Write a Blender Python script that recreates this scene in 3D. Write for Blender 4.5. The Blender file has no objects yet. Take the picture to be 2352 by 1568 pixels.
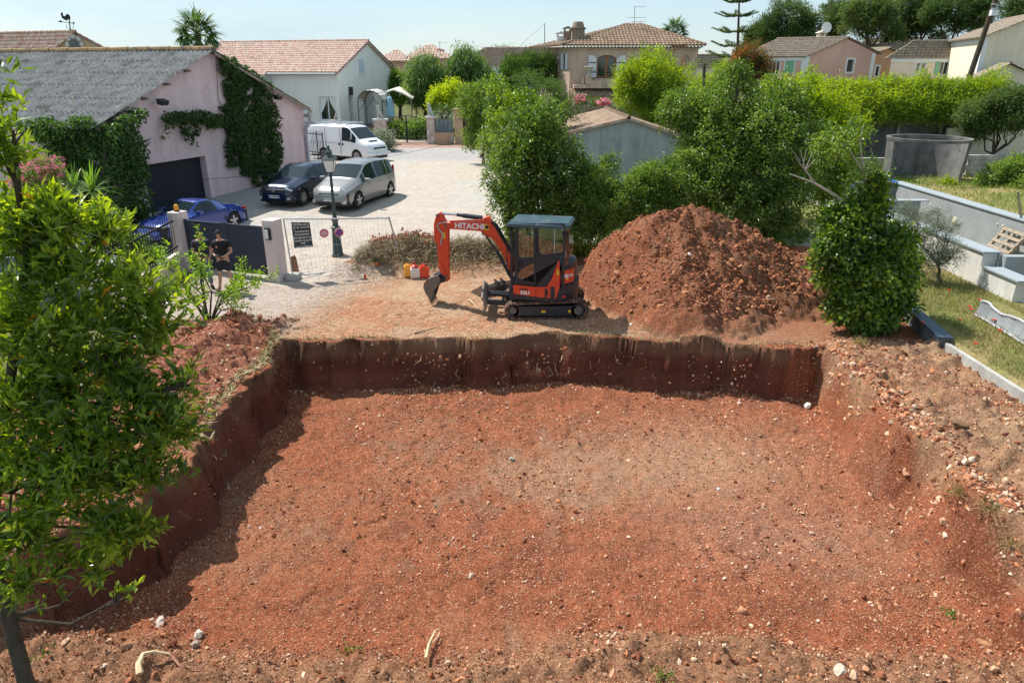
import bpy, math, random
import numpy as np
from mathutils import Vector, Matrix, Euler
from math import radians as R, sin, cos, pi, sqrt

scene = bpy.context.scene
COL = scene.collection
# ------------------------------------------------------------------ camera
FPX = 1600.0
PITCH = math.atan(624 / 1600)
CAM_H = 5.92
cam_data = bpy.data.cameras.new("camera")
cam = bpy.data.objects.new("camera", cam_data)
COL.objects.link(cam)
cam.location = (0, 0, CAM_H)
cam.rotation_euler = (pi / 2 - PITCH, 0, 0)
cam_data.sensor_width = 36
cam_data.lens = 36 * FPX / 2352
cam_data.clip_start = 0.1
cam_data.clip_end = 3000
scene.camera = cam
# ------------------------------------------------------------------ light
SUN_DIR = Vector((-0.57, 0.42, 1.0)).normalized()
sun_l = bpy.data.lights.new("sun", 'SUN')
sun_l.energy = 5.0
sun_l.angle = R(0.5)
sun_l.color = (1.0, 0.955, 0.88)
sun = bpy.data.objects.new("sun", sun_l)
COL.objects.link(sun)
sun.rotation_euler = SUN_DIR.to_track_quat('Z', 'Y').to_euler()
world = bpy.data.worlds.new("World")
scene.world = world
world.use_nodes = True
wn, wl = world.node_tree.nodes, world.node_tree.links
wn.clear()
w_out = wn.new('ShaderNodeOutputWorld')
w_bg = wn.new('ShaderNodeBackground')
w_bg.inputs['Strength'].default_value = 0.105
sky = wn.new('ShaderNodeTexSky')
sky.sky_type = 'NISHITA'
sky.sun_disc = False
sky.sun_elevation = math.asin(SUN_DIR.z)
sky.sun_rotation = math.atan2(SUN_DIR.x, SUN_DIR.y)
sky.altitude = 60
sky.air_density = 1.0
sky.dust_density = 0.5
sky.ozone_density = 2.2
tc = wn.new('ShaderNodeTexCoord')
mp = wn.new('ShaderNodeMapping')
mp.inputs['Scale'].default_value = (1.2, 1.2, 6.0)
mp.inputs['Rotation'].default_value = (0.0, 0.16, 0.0)
cn = wn.new('ShaderNodeTexNoise')
cn.inputs['Scale'].default_value = 2.1
cn.inputs['Detail'].default_value = 9
cn.inputs['Roughness'].default_value = 0.55
cn.inputs['Distortion'].default_value = 0.25
cr = wn.new('ShaderNodeMapRange')
cr.inputs['From Min'].default_value = 0.42
cr.inputs['From Max'].default_value = 0.68
cr.inputs['To Min'].default_value = 0.45
cr.inputs['To Max'].default_value = 0.93
mx = wn.new('ShaderNodeMix')
mx.data_type = 'RGBA'
mx.inputs['B'].default_value = (4.5, 5.75, 6.5, 1)
wl.new(tc.outputs['Generated'], mp.inputs['Vector'])
wl.new(mp.outputs['Vector'], cn.inputs['Vector'])
wl.new(cn.outputs['Fac'], cr.inputs['Value'])
wl.new(cr.outputs['Result'], mx.inputs['Factor'])
wl.new(sky.outputs['Color'], mx.inputs['A'])
wl.new(mx.outputs['Result'], w_bg.inputs['Color'])
wl.new(w_bg.outputs['Background'], w_out.inputs['Surface'])
scene.view_settings.view_transform = 'Standard'
scene.view_settings.look = 'None'
scene.view_settings.exposure = 0.45
scene.view_settings.gamma = 1.0
scene.view_settings.use_curve_mapping = False
try:
    scene.cycles.max_bounces = 6
    scene.cycles.transparent_max_bounces = 6
    scene.cycles.diffuse_bounces = 3
    scene.cycles.glossy_bounces = 3
    scene.cycles.transmission_bounces = 4
    scene.cycles.use_denoising = True
except Exception:
    pass

# ------------------------------------------------------------------ survey helpers: photograph bearings -> metres
CT, ST = cos(PITCH), sin(PITCH)
def ray(px, py):
    u = 784 - py
    return (px - 1176, FPX * CT + u * ST, -FPX * ST + u * CT)
def atz(px, py, z=0.0):
    d = ray(px, py); t = (z - CAM_H) / d[2]
    return Vector((d[0] * t, d[1] * t, z))
def aty(px, py, Y):
    d = ray(px, py); t = Y / d[1]
    return Vector((d[0] * t, Y, CAM_H + d[2] * t))
def on_plane(px, py, p0, dirxy):
    """point on the vertical plane through p0 along dirxy"""
    d = ray(px, py)
    n = (-dirxy[1], dirxy[0])
    t = (n[0] * p0[0] + n[1] * p0[1]) / (n[0] * d[0] + n[1] * d[1])
    return Vector((d[0] * t, d[1] * t, CAM_H + d[2] * t))

# ------------------------------------------------------------------ numpy noise
def _hash(ix, iy, iz, seed):
    h = (ix.astype(np.int64) * 374761393 + iy.astype(np.int64) * 668265263 + iz.astype(np.int64) * 2147483647 + seed * 974634777) & 0xFFFFFFFF
    h = ((h ^ (h >> 13)) * 1274126177) & 0xFFFFFFFF
    h = ((h ^ (h >> 16)) * 2246822519) & 0xFFFFFFFF
    h = h ^ (h >> 15)
    return (h & 0xFFFFFF) / float(0xFFFFFF)
def vnoise(x, y, z=None, seed=0):
    x = np.asarray(x, float); y = np.asarray(y, float)
    ix, iy = np.floor(x), np.floor(y)
    fx, fy = x - ix, y - iy
    fx, fy = fx * fx * (3 - 2 * fx), fy * fy * (3 - 2 * fy)
    def plane(iz):
        a = _hash(ix, iy, iz, seed); b = _hash(ix + 1, iy, iz, seed)
        c = _hash(ix, iy + 1, iz, seed); d = _hash(ix + 1, iy + 1, iz, seed)
        return (a * (1 - fx) + b * fx) * (1 - fy) + (c * (1 - fx) + d * fx) * fy
    if z is None:
        return plane(np.zeros_like(ix))
    z = np.asarray(z, float); iz = np.floor(z); fz = z - iz; fz = fz * fz * (3 - 2 * fz)
    return plane(iz) * (1 - fz) + plane(iz + 1) * fz
def fbm(x, y, s, octv=4, seed=0, gain=0.5):
    r = np.zeros_like(np.asarray(x, float)); a = 1; t = 0
    for k in range(octv):
        r = r + a * (vnoise(x * s, y * s, seed=seed + k * 17) - 0.5); t += a; a *= gain; s *= 2.03
    return r / t * 2
def sstep(a, b, v):
    t = np.clip((v - a) / (b - a), 0, 1)
    return t * t * (3 - 2 * t)

# ------------------------------------------------------------------ materials
MATS = {}
def mat(name, col=(.5, .5, .5), rough=.8, metal=0., var=0., scale=4., bump=0., bscale=30., attr=None, spec=.4,
        coat=0., streak=0., speck=None, stretch=(1, 1, 1), dirt=None, fine=None):
    if name in MATS: return MATS[name]
    m = bpy.data.materials.new(name); m.use_nodes = True
    n, l = m.node_tree.nodes, m.node_tree.links
    b = n['Principled BSDF']
    b.inputs['Roughness'].default_value = rough
    b.inputs['Metallic'].default_value = metal
    b.inputs['Specular IOR Level'].default_value = spec
    if coat: b.inputs['Coat Weight'].default_value = coat; b.inputs['Coat Roughness'].default_value = .05
    tcn = n.new('ShaderNodeTexCoord')
    map_ = n.new('ShaderNodeMapping'); map_.inputs['Scale'].default_value = stretch
    l.new(tcn.outputs['Object'], map_.inputs['Vector'])
    vec = map_.outputs['Vector']
    if attr:
        a = n.new('ShaderNodeAttribute'); a.attribute_name = attr; cur = a.outputs['Color']
    else:
        a = n.new('ShaderNodeRGB'); a.outputs[0].default_value = (*col, 1); cur = a.outputs[0]
    def mult(cur, facsock, lo, hi, fmin=.3, fmax=.7):
        mr = n.new('ShaderNodeMapRange'); mr.inputs['From Min'].default_value = fmin; mr.inputs['From Max'].default_value = fmax
        mr.inputs['To Min'].default_value = lo; mr.inputs['To Max'].default_value = hi
        l.new(facsock, mr.inputs['Value'])
        vm = n.new('ShaderNodeVectorMath'); vm.operation = 'SCALE'
        l.new(cur, vm.inputs[0]); l.new(mr.outputs['Result'], vm.inputs['Scale'])
        return vm.outputs[0]
    if var:
        for sc_, va in ([(scale, var)] + ([(fine[0], fine[1])] if fine else [])):
            t = n.new('ShaderNodeTexNoise'); t.inputs['Scale'].default_value = sc_; t.inputs['Detail'].default_value = 8; t.inputs['Roughness'].default_value = .65
            l.new(vec, t.inputs['Vector']); cur = mult(cur, t.outputs['Fac'], 1 - va, 1 + va)
    if streak:
        mp2 = n.new('ShaderNodeMapping'); mp2.inputs['Scale'].default_value = (1.6, 1.6, .22)
        l.new(tcn.outputs['Object'], mp2.inputs['Vector'])
        t = n.new('ShaderNodeTexNoise'); t.inputs['Scale'].default_value = 1.3; t.inputs['Detail'].default_value = 9; t.inputs['Roughness'].default_value = .7
        l.new(mp2.outputs['Vector'], t.inputs['Vector']); cur = mult(cur, t.outputs['Fac'], 1 - streak, 1.0 + streak * .25, .32, .6)
    if dirt:
        t = n.new('ShaderNodeTexNoise'); t.inputs['Scale'].default_value = dirt[1]; t.inputs['Detail'].default_value = 10; t.inputs['Roughness'].default_value = .7
        l.new(vec, t.inputs['Vector'])
        mr = n.new('ShaderNodeMapRange'); mr.inputs['From Min'].default_value = dirt[2]; mr.inputs['From Max'].default_value = dirt[3]
        l.new(t.outputs['Fac'], mr.inputs['Value'])
        mx_ = n.new('ShaderNodeMix'); mx_.data_type = 'RGBA'; mx_.inputs['B'].default_value = (*dirt[0], 1)
        l.new(mr.outputs['Result'], mx_.inputs['Factor']); l.new(cur, mx_.inputs['A']); cur = mx_.outputs['Result']
    if speck:  # list of (colour, voronoi scale, radius, share)
        for (sc_, vs, rad, share) in speck:
            v = n.new('ShaderNodeTexVoronoi'); v.inputs['Scale'].default_value = vs
            l.new(vec, v.inputs['Vector'])
            c1 = n.new('ShaderNodeMath'); c1.operation = 'LESS_THAN'; c1.inputs[1].default_value = rad
            l.new(v.outputs['Distance'], c1.inputs[0])
            sx = n.new('ShaderNodeSeparateColor'); l.new(v.outputs['Color'], sx.inputs[0])
            c2 = n.new('ShaderNodeMath'); c2.operation = 'LESS_THAN'; c2.inputs[1].default_value = share
            l.new(sx.outputs[0], c2.inputs[0])
            c3 = n.new('ShaderNodeMath'); c3.operation = 'MULTIPLY'; l.new(c1.outputs[0], c3.inputs[0]); l.new(c2.outputs[0], c3.inputs[1])
            mx_ = n.new('ShaderNodeMix'); mx_.data_type = 'RGBA'; mx_.inputs['B'].default_value = (*sc_, 1)
            l.new(c3.outputs[0], mx_.inputs['Factor']); l.new(cur, mx_.inputs['A']); cur = mx_.outputs['Result']
    l.new(cur, b.inputs['Base Color'])
    if bump:
        t = n.new('ShaderNodeTexNoise'); t.inputs['Scale'].default_value = bscale; t.inputs['Detail'].default_value = 7; t.inputs['Roughness'].default_value = .7
        l.new(vec, t.inputs['Vector'])
        bp = n.new('ShaderNodeBump'); bp.inputs['Strength'].default_value = min(1, bump); bp.inputs['Distance'].default_value = .02 * max(1, bump)
        l.new(t.outputs['Fac'], bp.inputs['Height']); l.new(bp.outputs[0], b.inputs['Normal'])
    MATS[name] = m
    return m
def glass(name='dark_glass', col=(.02, .03, .035), rough=.04):
    m = mat(name, col, rough=rough, spec=1.0)
    return m
def clear_glass(name='cab_glass', tint=(.75, .85, .83), mixf=.22):
    if name in MATS: return MATS[name]
    m = bpy.data.materials.new(name); m.use_nodes = True
    n, l = m.node_tree.nodes, m.node_tree.links
    n.clear(); o = n.new('ShaderNodeOutputMaterial')
    t = n.new('ShaderNodeBsdfTransparent'); t.inputs[0].default_value = (*tint, 1)
    g = n.new('ShaderNodeBsdfGlossy'); g.inputs['Roughness'].default_value = .03
    mx_ = n.new('ShaderNodeMixShader'); mx_.inputs[0].default_value = mixf
    l.new(t.outputs[0], mx_.inputs[1]); l.new(g.outputs[0], mx_.inputs[2]); l.new(mx_.outputs[0], o.inputs[0])
    MATS[name] = m; return m
def leafmat(name, c_dark, c_mid, c_light, trans=.45, rough=.42, accent=None, spec=.5):
    """leaf: colour picked per leaf by the 'tone' attribute, thin translucent blade"""
    if name in MATS: return MATS[name]
    m = bpy.data.materials.new(name); m.use_nodes = True
    n, l = m.node_tree.nodes, m.node_tree.links
    b = n['Principled BSDF']; o = n['Material Output']
    b.inputs['Roughness'].default_value = rough; b.inputs['Specular IOR Level'].default_value = spec
    a = n.new('ShaderNodeAttribute'); a.attribute_name = 'tone'
    r = n.new('ShaderNodeValToRGB'); e = r.color_ramp.elements
    e[0].position = 0; e[0].color = (*c_dark, 1); e[1].position = .9; e[1].color = (*c_light, 1)
    k = e.new(.5); k.color = (*c_mid, 1)
    if accent: k = e.new(.955); k.color = (*c_light, 1); k = e.new(.975); k.color = (*accent, 1)
    l.new(a.outputs['Fac'], r.inputs[0]); l.new(r.outputs[0], b.inputs['Base Color'])
    t = n.new('ShaderNodeBsdfTranslucent')
    hs = n.new('ShaderNodeHueSaturation'); hs.inputs['Hue'].default_value = .485; hs.inputs['Saturation'].default_value = 1.15; hs.inputs['Value'].default_value = 1.9
    l.new(r.outputs[0], hs.inputs['Color']); l.new(hs.outputs[0], t.inputs[0])
    mx_ = n.new('ShaderNodeMixShader'); mx_.inputs[0].default_value = trans
    l.new(b.outputs[0], mx_.inputs[1]); l.new(t.outputs[0], mx_.inputs[2]); l.new(mx_.outputs[0], o.inputs[0])
    MATS[name] = m; return m

# ------------------------------------------------------------------ object helpers
def tag(o, label=None, cat=None, group=None, kind=None):
    if label: o['label'] = label
    if cat: o['category'] = cat
    if group: o['group'] = group
    if kind: o['kind'] = kind
    return o
def thing(name, label, cat, loc=(0, 0, 0), rz=0., group=None):
    o = bpy.data.objects.new(name, None); COL.objects.link(o)
    o.location = loc; o.rotation_euler = (0, 0, rz)
    o.empty_display_size = .2
    return tag(o, label, cat, group)
def _place(o, parent, world_coords):
    if parent is not None:
        o.parent = parent
        if world_coords:
            chain = []; p = parent
            M = Matrix.Identity(4)
            while p is not None:
                M = p.matrix_parent_inverse.copy() @ Matrix.LocRotScale(p.location, p.rotation_euler, p.scale) @ Matrix.Identity(4) if p.parent is None else p.matrix_parent_inverse @ Matrix.LocRotScale(p.location, p.rotation_euler, p.scale)
                chain.append(M); p = p.parent
            W = Matrix.Identity(4)
            for M in reversed(chain): W = W @ M
            o.matrix_parent_inverse = W.inverted()
def np_obj(name, verts, faces, material, parent=None, W=True, smooth=False, attrs=None, cols=None):
    """verts (N,3), faces (M,k) of one arity; attrs: name -> per-vertex floats; cols: per-vertex rgb"""
    me = bpy.data.meshes.new(name)
    V = np.asarray(verts, np.float32); Fa = np.asarray(faces, np.int32)
    k = Fa.shape[1]
    me.vertices.add(len(V)); me.vertices.foreach_set('co', V.ravel())
    me.loops.add(Fa.size); me.loops.foreach_set('vertex_index', Fa.ravel())
    me.polygons.add(len(Fa)); me.polygons.foreach_set('loop_start', np.arange(0, Fa.size, k, dtype=np.int32))
    me.polygons.foreach_set('loop_total', np.full(len(Fa), k, np.int32))
    me.polygons.foreach_set('use_smooth', np.full(len(Fa), smooth, bool))
    if attrs:
        for an, av in attrs.items():
            at = me.attributes.new(an, 'FLOAT', 'POINT'); at.data.foreach_set('value', np.asarray(av, np.float32))
    if cols is not None:
        at = me.attributes.new('Col', 'FLOAT_COLOR', 'POINT')
        c4 = np.ones((len(V), 4), np.float32); c4[:, :3] = cols
        at.data.foreach_set('color', c4.ravel())
    me.update(calc_edges=True)
    me.materials.append(material)
    o = bpy.data.objects.new(name, me); COL.objects.link(o)
    _place(o, parent, W)
    return o
class MB:
    """collects simple shapes; build() links them as ONE mesh object"""
    def __init__(self): self.v = []; self.f = []; self.T = None; self.sm = []
    def _add(self, vs, fs, smooth=False):
        n = len(self.v)
        for p in vs:
            p = Vector(p)
            if self.T is not None: p = self.T @ p
            self.v.append(p)
        for f in fs: self.f.append([n + i for i in f]); self.sm.append(smooth)
        return self
    def box(self, lo, hi, bevel=0.):
        x0, y0, z0 = lo; x1, y1, z1 = hi
        if bevel > 0:
            b = bevel
            vs = []; 
            for z, i in ((z0, b), (z0 + b, 0), (z1 - b, 0), (z1, b)):
                vs += [(x0 + i + (b if i == 0 else 0) * 0, y0 + i, z), (x1 - i, y0 + i, z), (x1 - i, y1 - i, z), (x0 + i, y1 - i, z)]
            fs = [(3, 2, 1, 0), (12, 13, 14, 15)]
            for r in range(3):
                for k in range(4):
                    a = r * 4 + k; c = r * 4 + (k + 1) % 4
                    fs.append((a, c, c + 4, a + 4))
            return self._add(vs, fs)
        vs = [(x0, y0, z0), (x1, y0, z0), (x1, y1, z0), (x0, y1, z0), (x0, y0, z1), (x1, y0, z1), (x1, y1, z1), (x0, y1, z1)]
        return self._add(vs, [(0, 3, 2, 1), (4, 5, 6, 7), (0, 1, 5, 4), (1, 2, 6, 5), (2, 3, 7, 6), (3, 0, 4, 7)])
    def cbox(self, c, s, bevel=0.):
        return self.box([c[i] - s[i] / 2 for i in range(3)], [c[i] + s[i] / 2 for i in range(3)], bevel)
    def slab(self, a, b, z0, z1, w):
        """upright slab from a to b (xy), thickness w centred"""
        d = Vector((b[0] - a[0], b[1] - a[1], 0)).normalized(); n = Vector((-d.y, d.x, 0)) * w / 2
        A = Vector((a[0], a[1], 0)); B = Vector((b[0], b[1], 0))
        q = [A - n, B - n, B + n, A + n]
        za0, za1 = (z0 if isinstance(z0, (tuple, list)) else (z0, z0)); 
        zb0, zb1 = (z1 if isinstance(z1, (tuple, list)) else (z1, z1))
        lo = [za0, za1, za1, za0]; hi = [zb0, zb1, zb1, zb0]
        vs = [(q[i].x, q[i].y, lo[i]) for i in range(4)] + [(q[i].x, q[i].y, hi[i]) for i in range(4)]
        return self._add(vs, [(0, 3, 2, 1), (4, 5, 6, 7), (0, 1, 5, 4), (1, 2, 6, 5), (2, 3, 7, 6), (3, 0, 4, 7)])
    def prism(self, poly, ext, f=None, smooth=False):
        """poly: 3D points (a flat polygon); ext: extrusion vector"""
        n = len(poly); e = Vector(ext)
        vs = [Vector(p) for p in poly] + [Vector(p) + e for p in poly]
        fs = [tuple(range(n))[::-1], tuple(range(n, 2 * n))] + [(i, (i + 1) % n, n + (i + 1) % n, n + i) for i in range(n)]
        return self._add(vs, fs, smooth)
    def quad(self, *p): return self._add(p, [tuple(range(len(p)))])
    def tube(self, path, r, n=8, cap=True, smooth=True):
        P = [Vector(p) for p in path]; m = len(P)
        rr = r if isinstance(r, (list, tuple)) else [r] * m
        vs = []; prev = None
        for i in range(m):
            d = (P[min(i + 1, m - 1)] - P[max(i - 1, 0)])
            d = d.normalized() if d.length > 1e-9 else Vector((0, 0, 1))
            if prev is None:
                u = d.orthogonal().normalized()
            else:
                u = prev - d * prev.dot(d); u = u.normalized() if u.length > 1e-6 else d.orthogonal().normalized()
            prev = u; w = d.cross(u)
            for k in range(n):
                a = 2 * pi * k / n
                vs.append(P[i] + (u * cos(a) + w * sin(a)) * rr[i])
        fs = []
        for i in range(m - 1):
            for k in range(n):
                a = i * n + k; b = i * n + (k + 1) % n
                fs.append((a, b, b + n, a + n))
        if cap: fs += [tuple(range(n))[::-1], tuple(range((m - 1) * n, m * n))]
        return self._add(vs, fs, smooth)
    def cyl(self, p0, p1, r, n=16, r1=None): return self.tube([p0, p1], [r, r if r1 is None else r1], n, True, True)
    def lathe(self, prof, c=(0, 0, 0), n=20, axis='z', smooth=True):
        vs = []; m = len(prof)
        for (r, z) in prof:
            for k in range(n):
                a = 2 * pi * (k + .5) / n
                x, y = r * cos(a), r * sin(a)
                if axis == 'z': p = (c[0] + x, c[1] + y, c[2] + z)
                elif axis == 'y': p = (c[0] + x, c[1] + z, c[2] + y)
                else: p = (c[0] + z, c[1] + x, c[2] + y)
                vs.append(p)
        fs = []
        for i in range(m - 1):
            for k in range(n):
                a = i * n + k; b = i * n + (k + 1) % n
                fs.append((a, b, b + n, a + n))
        fs += [tuple(range(n))[::-1], tuple(range((m - 1) * n, m * n))]
        return self._add(vs, fs, smooth)
    def build(self, name, material, parent=None, W=False, label=None, bev=0.):
        me = bpy.data.meshes.new(name)
        me.from_pydata([tuple(p) for p in self.v], [], self.f)
        me.polygons.foreach_set('use_smooth', np.array(self.sm, bool))
        me.update()
        try:
            import bmesh
            bm = bmesh.new(); bm.from_mesh(me); bmesh.ops.recalc_face_normals(bm, faces=bm.faces)
            if bev: 
                es = [e for e in bm.edges if len(e.link_faces) == 2 and e.calc_face_angle(0) > .6]
                bmesh.ops.bevel(bm, geom=es, offset=bev, segments=1, affect='EDGES')
            bm.to_mesh(me); bm.free()
        except Exception: pass
        me.materials.append(material)
        try: me.set_sharp_from_angle(angle=R(38))
        except Exception: pass
        o = bpy.data.objects.new(name, me); COL.objects.link(o)
        _place(o, parent, W)
        if label: o['label'] = label
        return o
def copy_tree(o, parent=None):
    c = o.copy(); COL.objects.link(c)
    if parent is not None: c.parent = parent
    for ch in list(o.children): copy_tree(ch, c)
    return c
def text_part(name, txt, size, origin, xdir, ydir, material, parent, W=False, extr=.002, align='CENTER', sx=1.0, bold=0.0):
    cu = bpy.data.curves.new(name, 'FONT'); cu.body = txt; cu.size = size; cu.extrude = extr; cu.align_x = align; cu.align_y = 'CENTER'
    cu.offset = bold
    tmp = bpy.data.objects.new(name + '_tmp', cu); COL.objects.link(tmp)
    dg = bpy.context.evaluated_depsgraph_get()
    me = bpy.data.meshes.new_from_object(tmp.evaluated_get(dg))
    bpy.data.objects.remove(tmp, do_unlink=True)
    X = Vector(xdir).normalized() * sx; Y = Vector(ydir).normalized(); Z = X.cross(Y).normalized()
    M = Matrix(((X.x, Y.x, Z.x, origin[0]), (X.y, Y.y, Z.y, origin[1]), (X.z, Y.z, Z.z, origin[2]), (0, 0, 0, 1)))
    me.transform(M); me.name = name
    me.materials.clear(); me.materials.append(material)
    o = bpy.data.objects.new(name, me); COL.objects.link(o)
    _place(o, parent, W)
    return o
# ================================================================== TERRAIN
def xb(y): return np.interp(y, [0, 14.5, 16.6, 22], [9.62, 9.62, 10.05, 11.2])     # low wall between the plot and the neighbour's lawn
def xl(y): return -5.42 - 1.25 * sstep(8.9, 7.2, y) + .1 * np.sin(y * 1.9) + .05 * np.sin(y * 4.7)
def xr(y): return 7.16 + .12 * np.sin(y * 1.1) + .08 * np.sin(y * 3.1 + 1)
def yback(x): return np.interp(x, [-6, -3.9, -1.8, 0, 1.3, 3.3, 5.2, 6.8, 8], [15.15, 15.42, 15.28, 15.42, 15.7, 15.3, 14.95, 14.9, 14.95]) + .06 * np.sin(x * 3.3) + .04 * np.sin(x * 8.1)
FLOOR = -1.3
CREST = [aty(px, py, 18.9) for px, py in ((1335, 640), (1370, 575), (1400, 552), (1470, 498), (1560, 474), (1640, 491), (1740, 530), (1850, 590), (1880, 622), (1935, 700))]
CX = [1.45] + [p.x for p in CREST] + [8.9]; CZ = [-.2] + [p.z - .05 for p in CREST] + [-.2]
def base_h(x, y):
    g = np.interp(y, [-60, 6, 8, 10, 12, 15, 20.5, 24, 27, 30, 36, 50, 60, 80, 150, 420], [-.95, -.9, -.7, -.62, -.45, 0, 0, .45, .8, .92, 1.0, 1.05, 1.3, 2.2, 7, 9])
    g = np.where(x > 7, g + np.clip((x - 7.3) / 2.4, 0, 1) * (0.06 - np.minimum(g, .06)) * (y < 15.2), g)
    g = np.where(x < -5.4, g + .35 * np.exp(-((x + 6.7) / .7) ** 2) * sstep(9, 12, y) * sstep(17.2, 15.6, y), g)
    # neighbour's plot on the right
    X = xb(y); r = sstep(0.12, .24, x - X) * sstep(40, 32, y)
    lot = np.interp(y, [0, 14, 22, 28, 31, 31.6], [.18, .28, .35, .5, .6, 1.22])
    lot = np.where((x > 13.3) & (x < 16.85) & (y < 31) & (y > 8), -.9, lot)
    lot = np.where(x > 17.0, np.maximum(lot, 1.22), lot)
    g = g * (1 - r) + lot * r
    up = sstep(37.6, 37.9, y) * sstep(9, 12, x - (y - 37) * .2)
    g = np.maximum(g, up * np.interp(y, [37, 45, 60, 80, 150], [3.7, 3.6, 3.3, 4.0, 8]))
    lf = sstep(-14.5, -40, x) * sstep(20, 60, y)
    return g + lf * .6
def height(x, y, detail=True):
    g = base_h(x, y)
    if detail:
        n1 = fbm(x, y, .9, 4, 3); n2 = fbm(x, y, 4.2, 3, 9); n3 = fbm(x, y, 11, 3, 21)
        lump = np.clip(vnoise(x * 7, y * 7, seed=5) - .45, 0, 1) * .16
        lump2 = np.clip(vnoise(x * 3.1, y * 3.1, seed=77) - .5, 0, 1) * .32
    else:
        n1 = n2 = n3 = lump = lump2 = 0 * g
    # where the soil is churned up
    churn = sstep(7.1, 7.6, x) * sstep(15.6, 14.6, y) * sstep(.35, .0, x - xb(y)) + sstep(-5.5, -5.75, x) * sstep(-9.5, -8.0, x) * sstep(17.0, 16.2, y)
    churn = np.clip(churn, 0, 1)
    g = g + churn * (n1 * .16 + n2 * .07 + n3 * .05 + lump * 1.1 + lump2 * .7)
    yard = (1 - churn) * (y > 14)
    g = g + yard * (n1 * .02 + n2 * .012 + n3 * .008) * sstep(-.3, .2, xb(y) - x)
    # bucket and track ruts beside the digger
    g = g - yard * .05 * (np.exp(-((y - 17.0) / .16) ** 2) + np.exp(-((y - 18.05) / .16) ** 2)) * sstep(-5.2, -3, x) * sstep(1.0, -.5, x) * (.6 + .4 * np.sin(x * 17))
    # pit
    wob = (vnoise(x * 2.3, y * 2.3, seed=31) - .5) * .22 + (vnoise(x * 9, y * 9, seed=32) - .5) * .035 + (vnoise(x * 1.0, y * 1.0, seed=33) - .5) * .48 if detail else 0
    dl = x - xl(y) + wob; db = yback(x) - y + wob; dn = y - 6.95 + wob * 1.5 - .25 * np.sin(x * .8); dr = xr(y) - x + wob
    fl = np.clip(dl / .2, 0, 1); fb = np.clip(db / .2, 0, 1); fn = sstep(-.35, .5, dn)
    soft = sstep(14.3, 12.4, y)
    fr = np.clip(dr / (.2 + .22 * soft), 0, 1)
    f = np.minimum(np.minimum(fl, fb), fr)
    f = f ** .8
    fl_h = FLOOR + n1 * .06 + n2 * .03 + n3 * .022 - .10 * np.clip(vnoise(x * 4.1, y * 4.1, seed=91) - .8, 0, 1) * 3 + np.clip(lump - .03, 0, 1) * .25 + .08 * sstep(5.5, 7, x) + .13 * np.exp(-((y - 15.1) / .7) ** 2)
    near_h = -1.02 + .25 * sstep(3, 5, -x) + n1 * .1 + n2 * .11 + n3 * .08 + lump * .9
    outside = np.where(y < 7.6, np.minimum(g, g), g)
    h = outside * (1 - f) + (fl_h * fn + near_h * (1 - fn)) * f
    h = np.where((y < 7.2) & (x > xr(y)), np.minimum(h, h), h)
    # soil heap behind the pit
    cz = np.interp(x + .25 * (vnoise(x * 1.2, y * 1.2, seed=66) - .5), CX, CZ, left=-9, right=-9)
    yc = 18.9 + .25 * np.sin(x * 1.2)
    dy = np.abs(y - yc)
    m = cz - np.where(y < yc, .80 - .10 * sstep(2.5, 5, x), .8) * np.sqrt(dy * dy + .12) + .27 + (.55 + .45 * sstep(3.6, 5.2, x)) * (n1 * .2 + n2 * .10 + n3 * .06 + lump * 1.2 + lump2 * .7 + .10 * np.sin(np.arctan2(y - 18.9, x - 4.7) * 9 + n1 * 4))
    h = np.where(y > yback(x) + .04, np.maximum(h, m), h)
    # bank of pulled weeds at the yard edge
    bx = np.interp(x, [-6.2, -5.2, -4.4, -3.2, -2.2, -1.2, .2, 1.0, 1.8], [0, .2, .5, .66, .5, .45, .42, .25, 0])
    bw = .7 * bx * np.exp(-((y - 22.3 - .1 * x) / .85) ** 2) * (1 + .5 * n1 + .3 * n2)
    h = h + np.clip(bw, 0, 2)
    return h
def lerp3(c, d, f):
    f = np.asarray(f)[..., None]; return c * (1 - f) + np.asarray(d) * f
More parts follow.
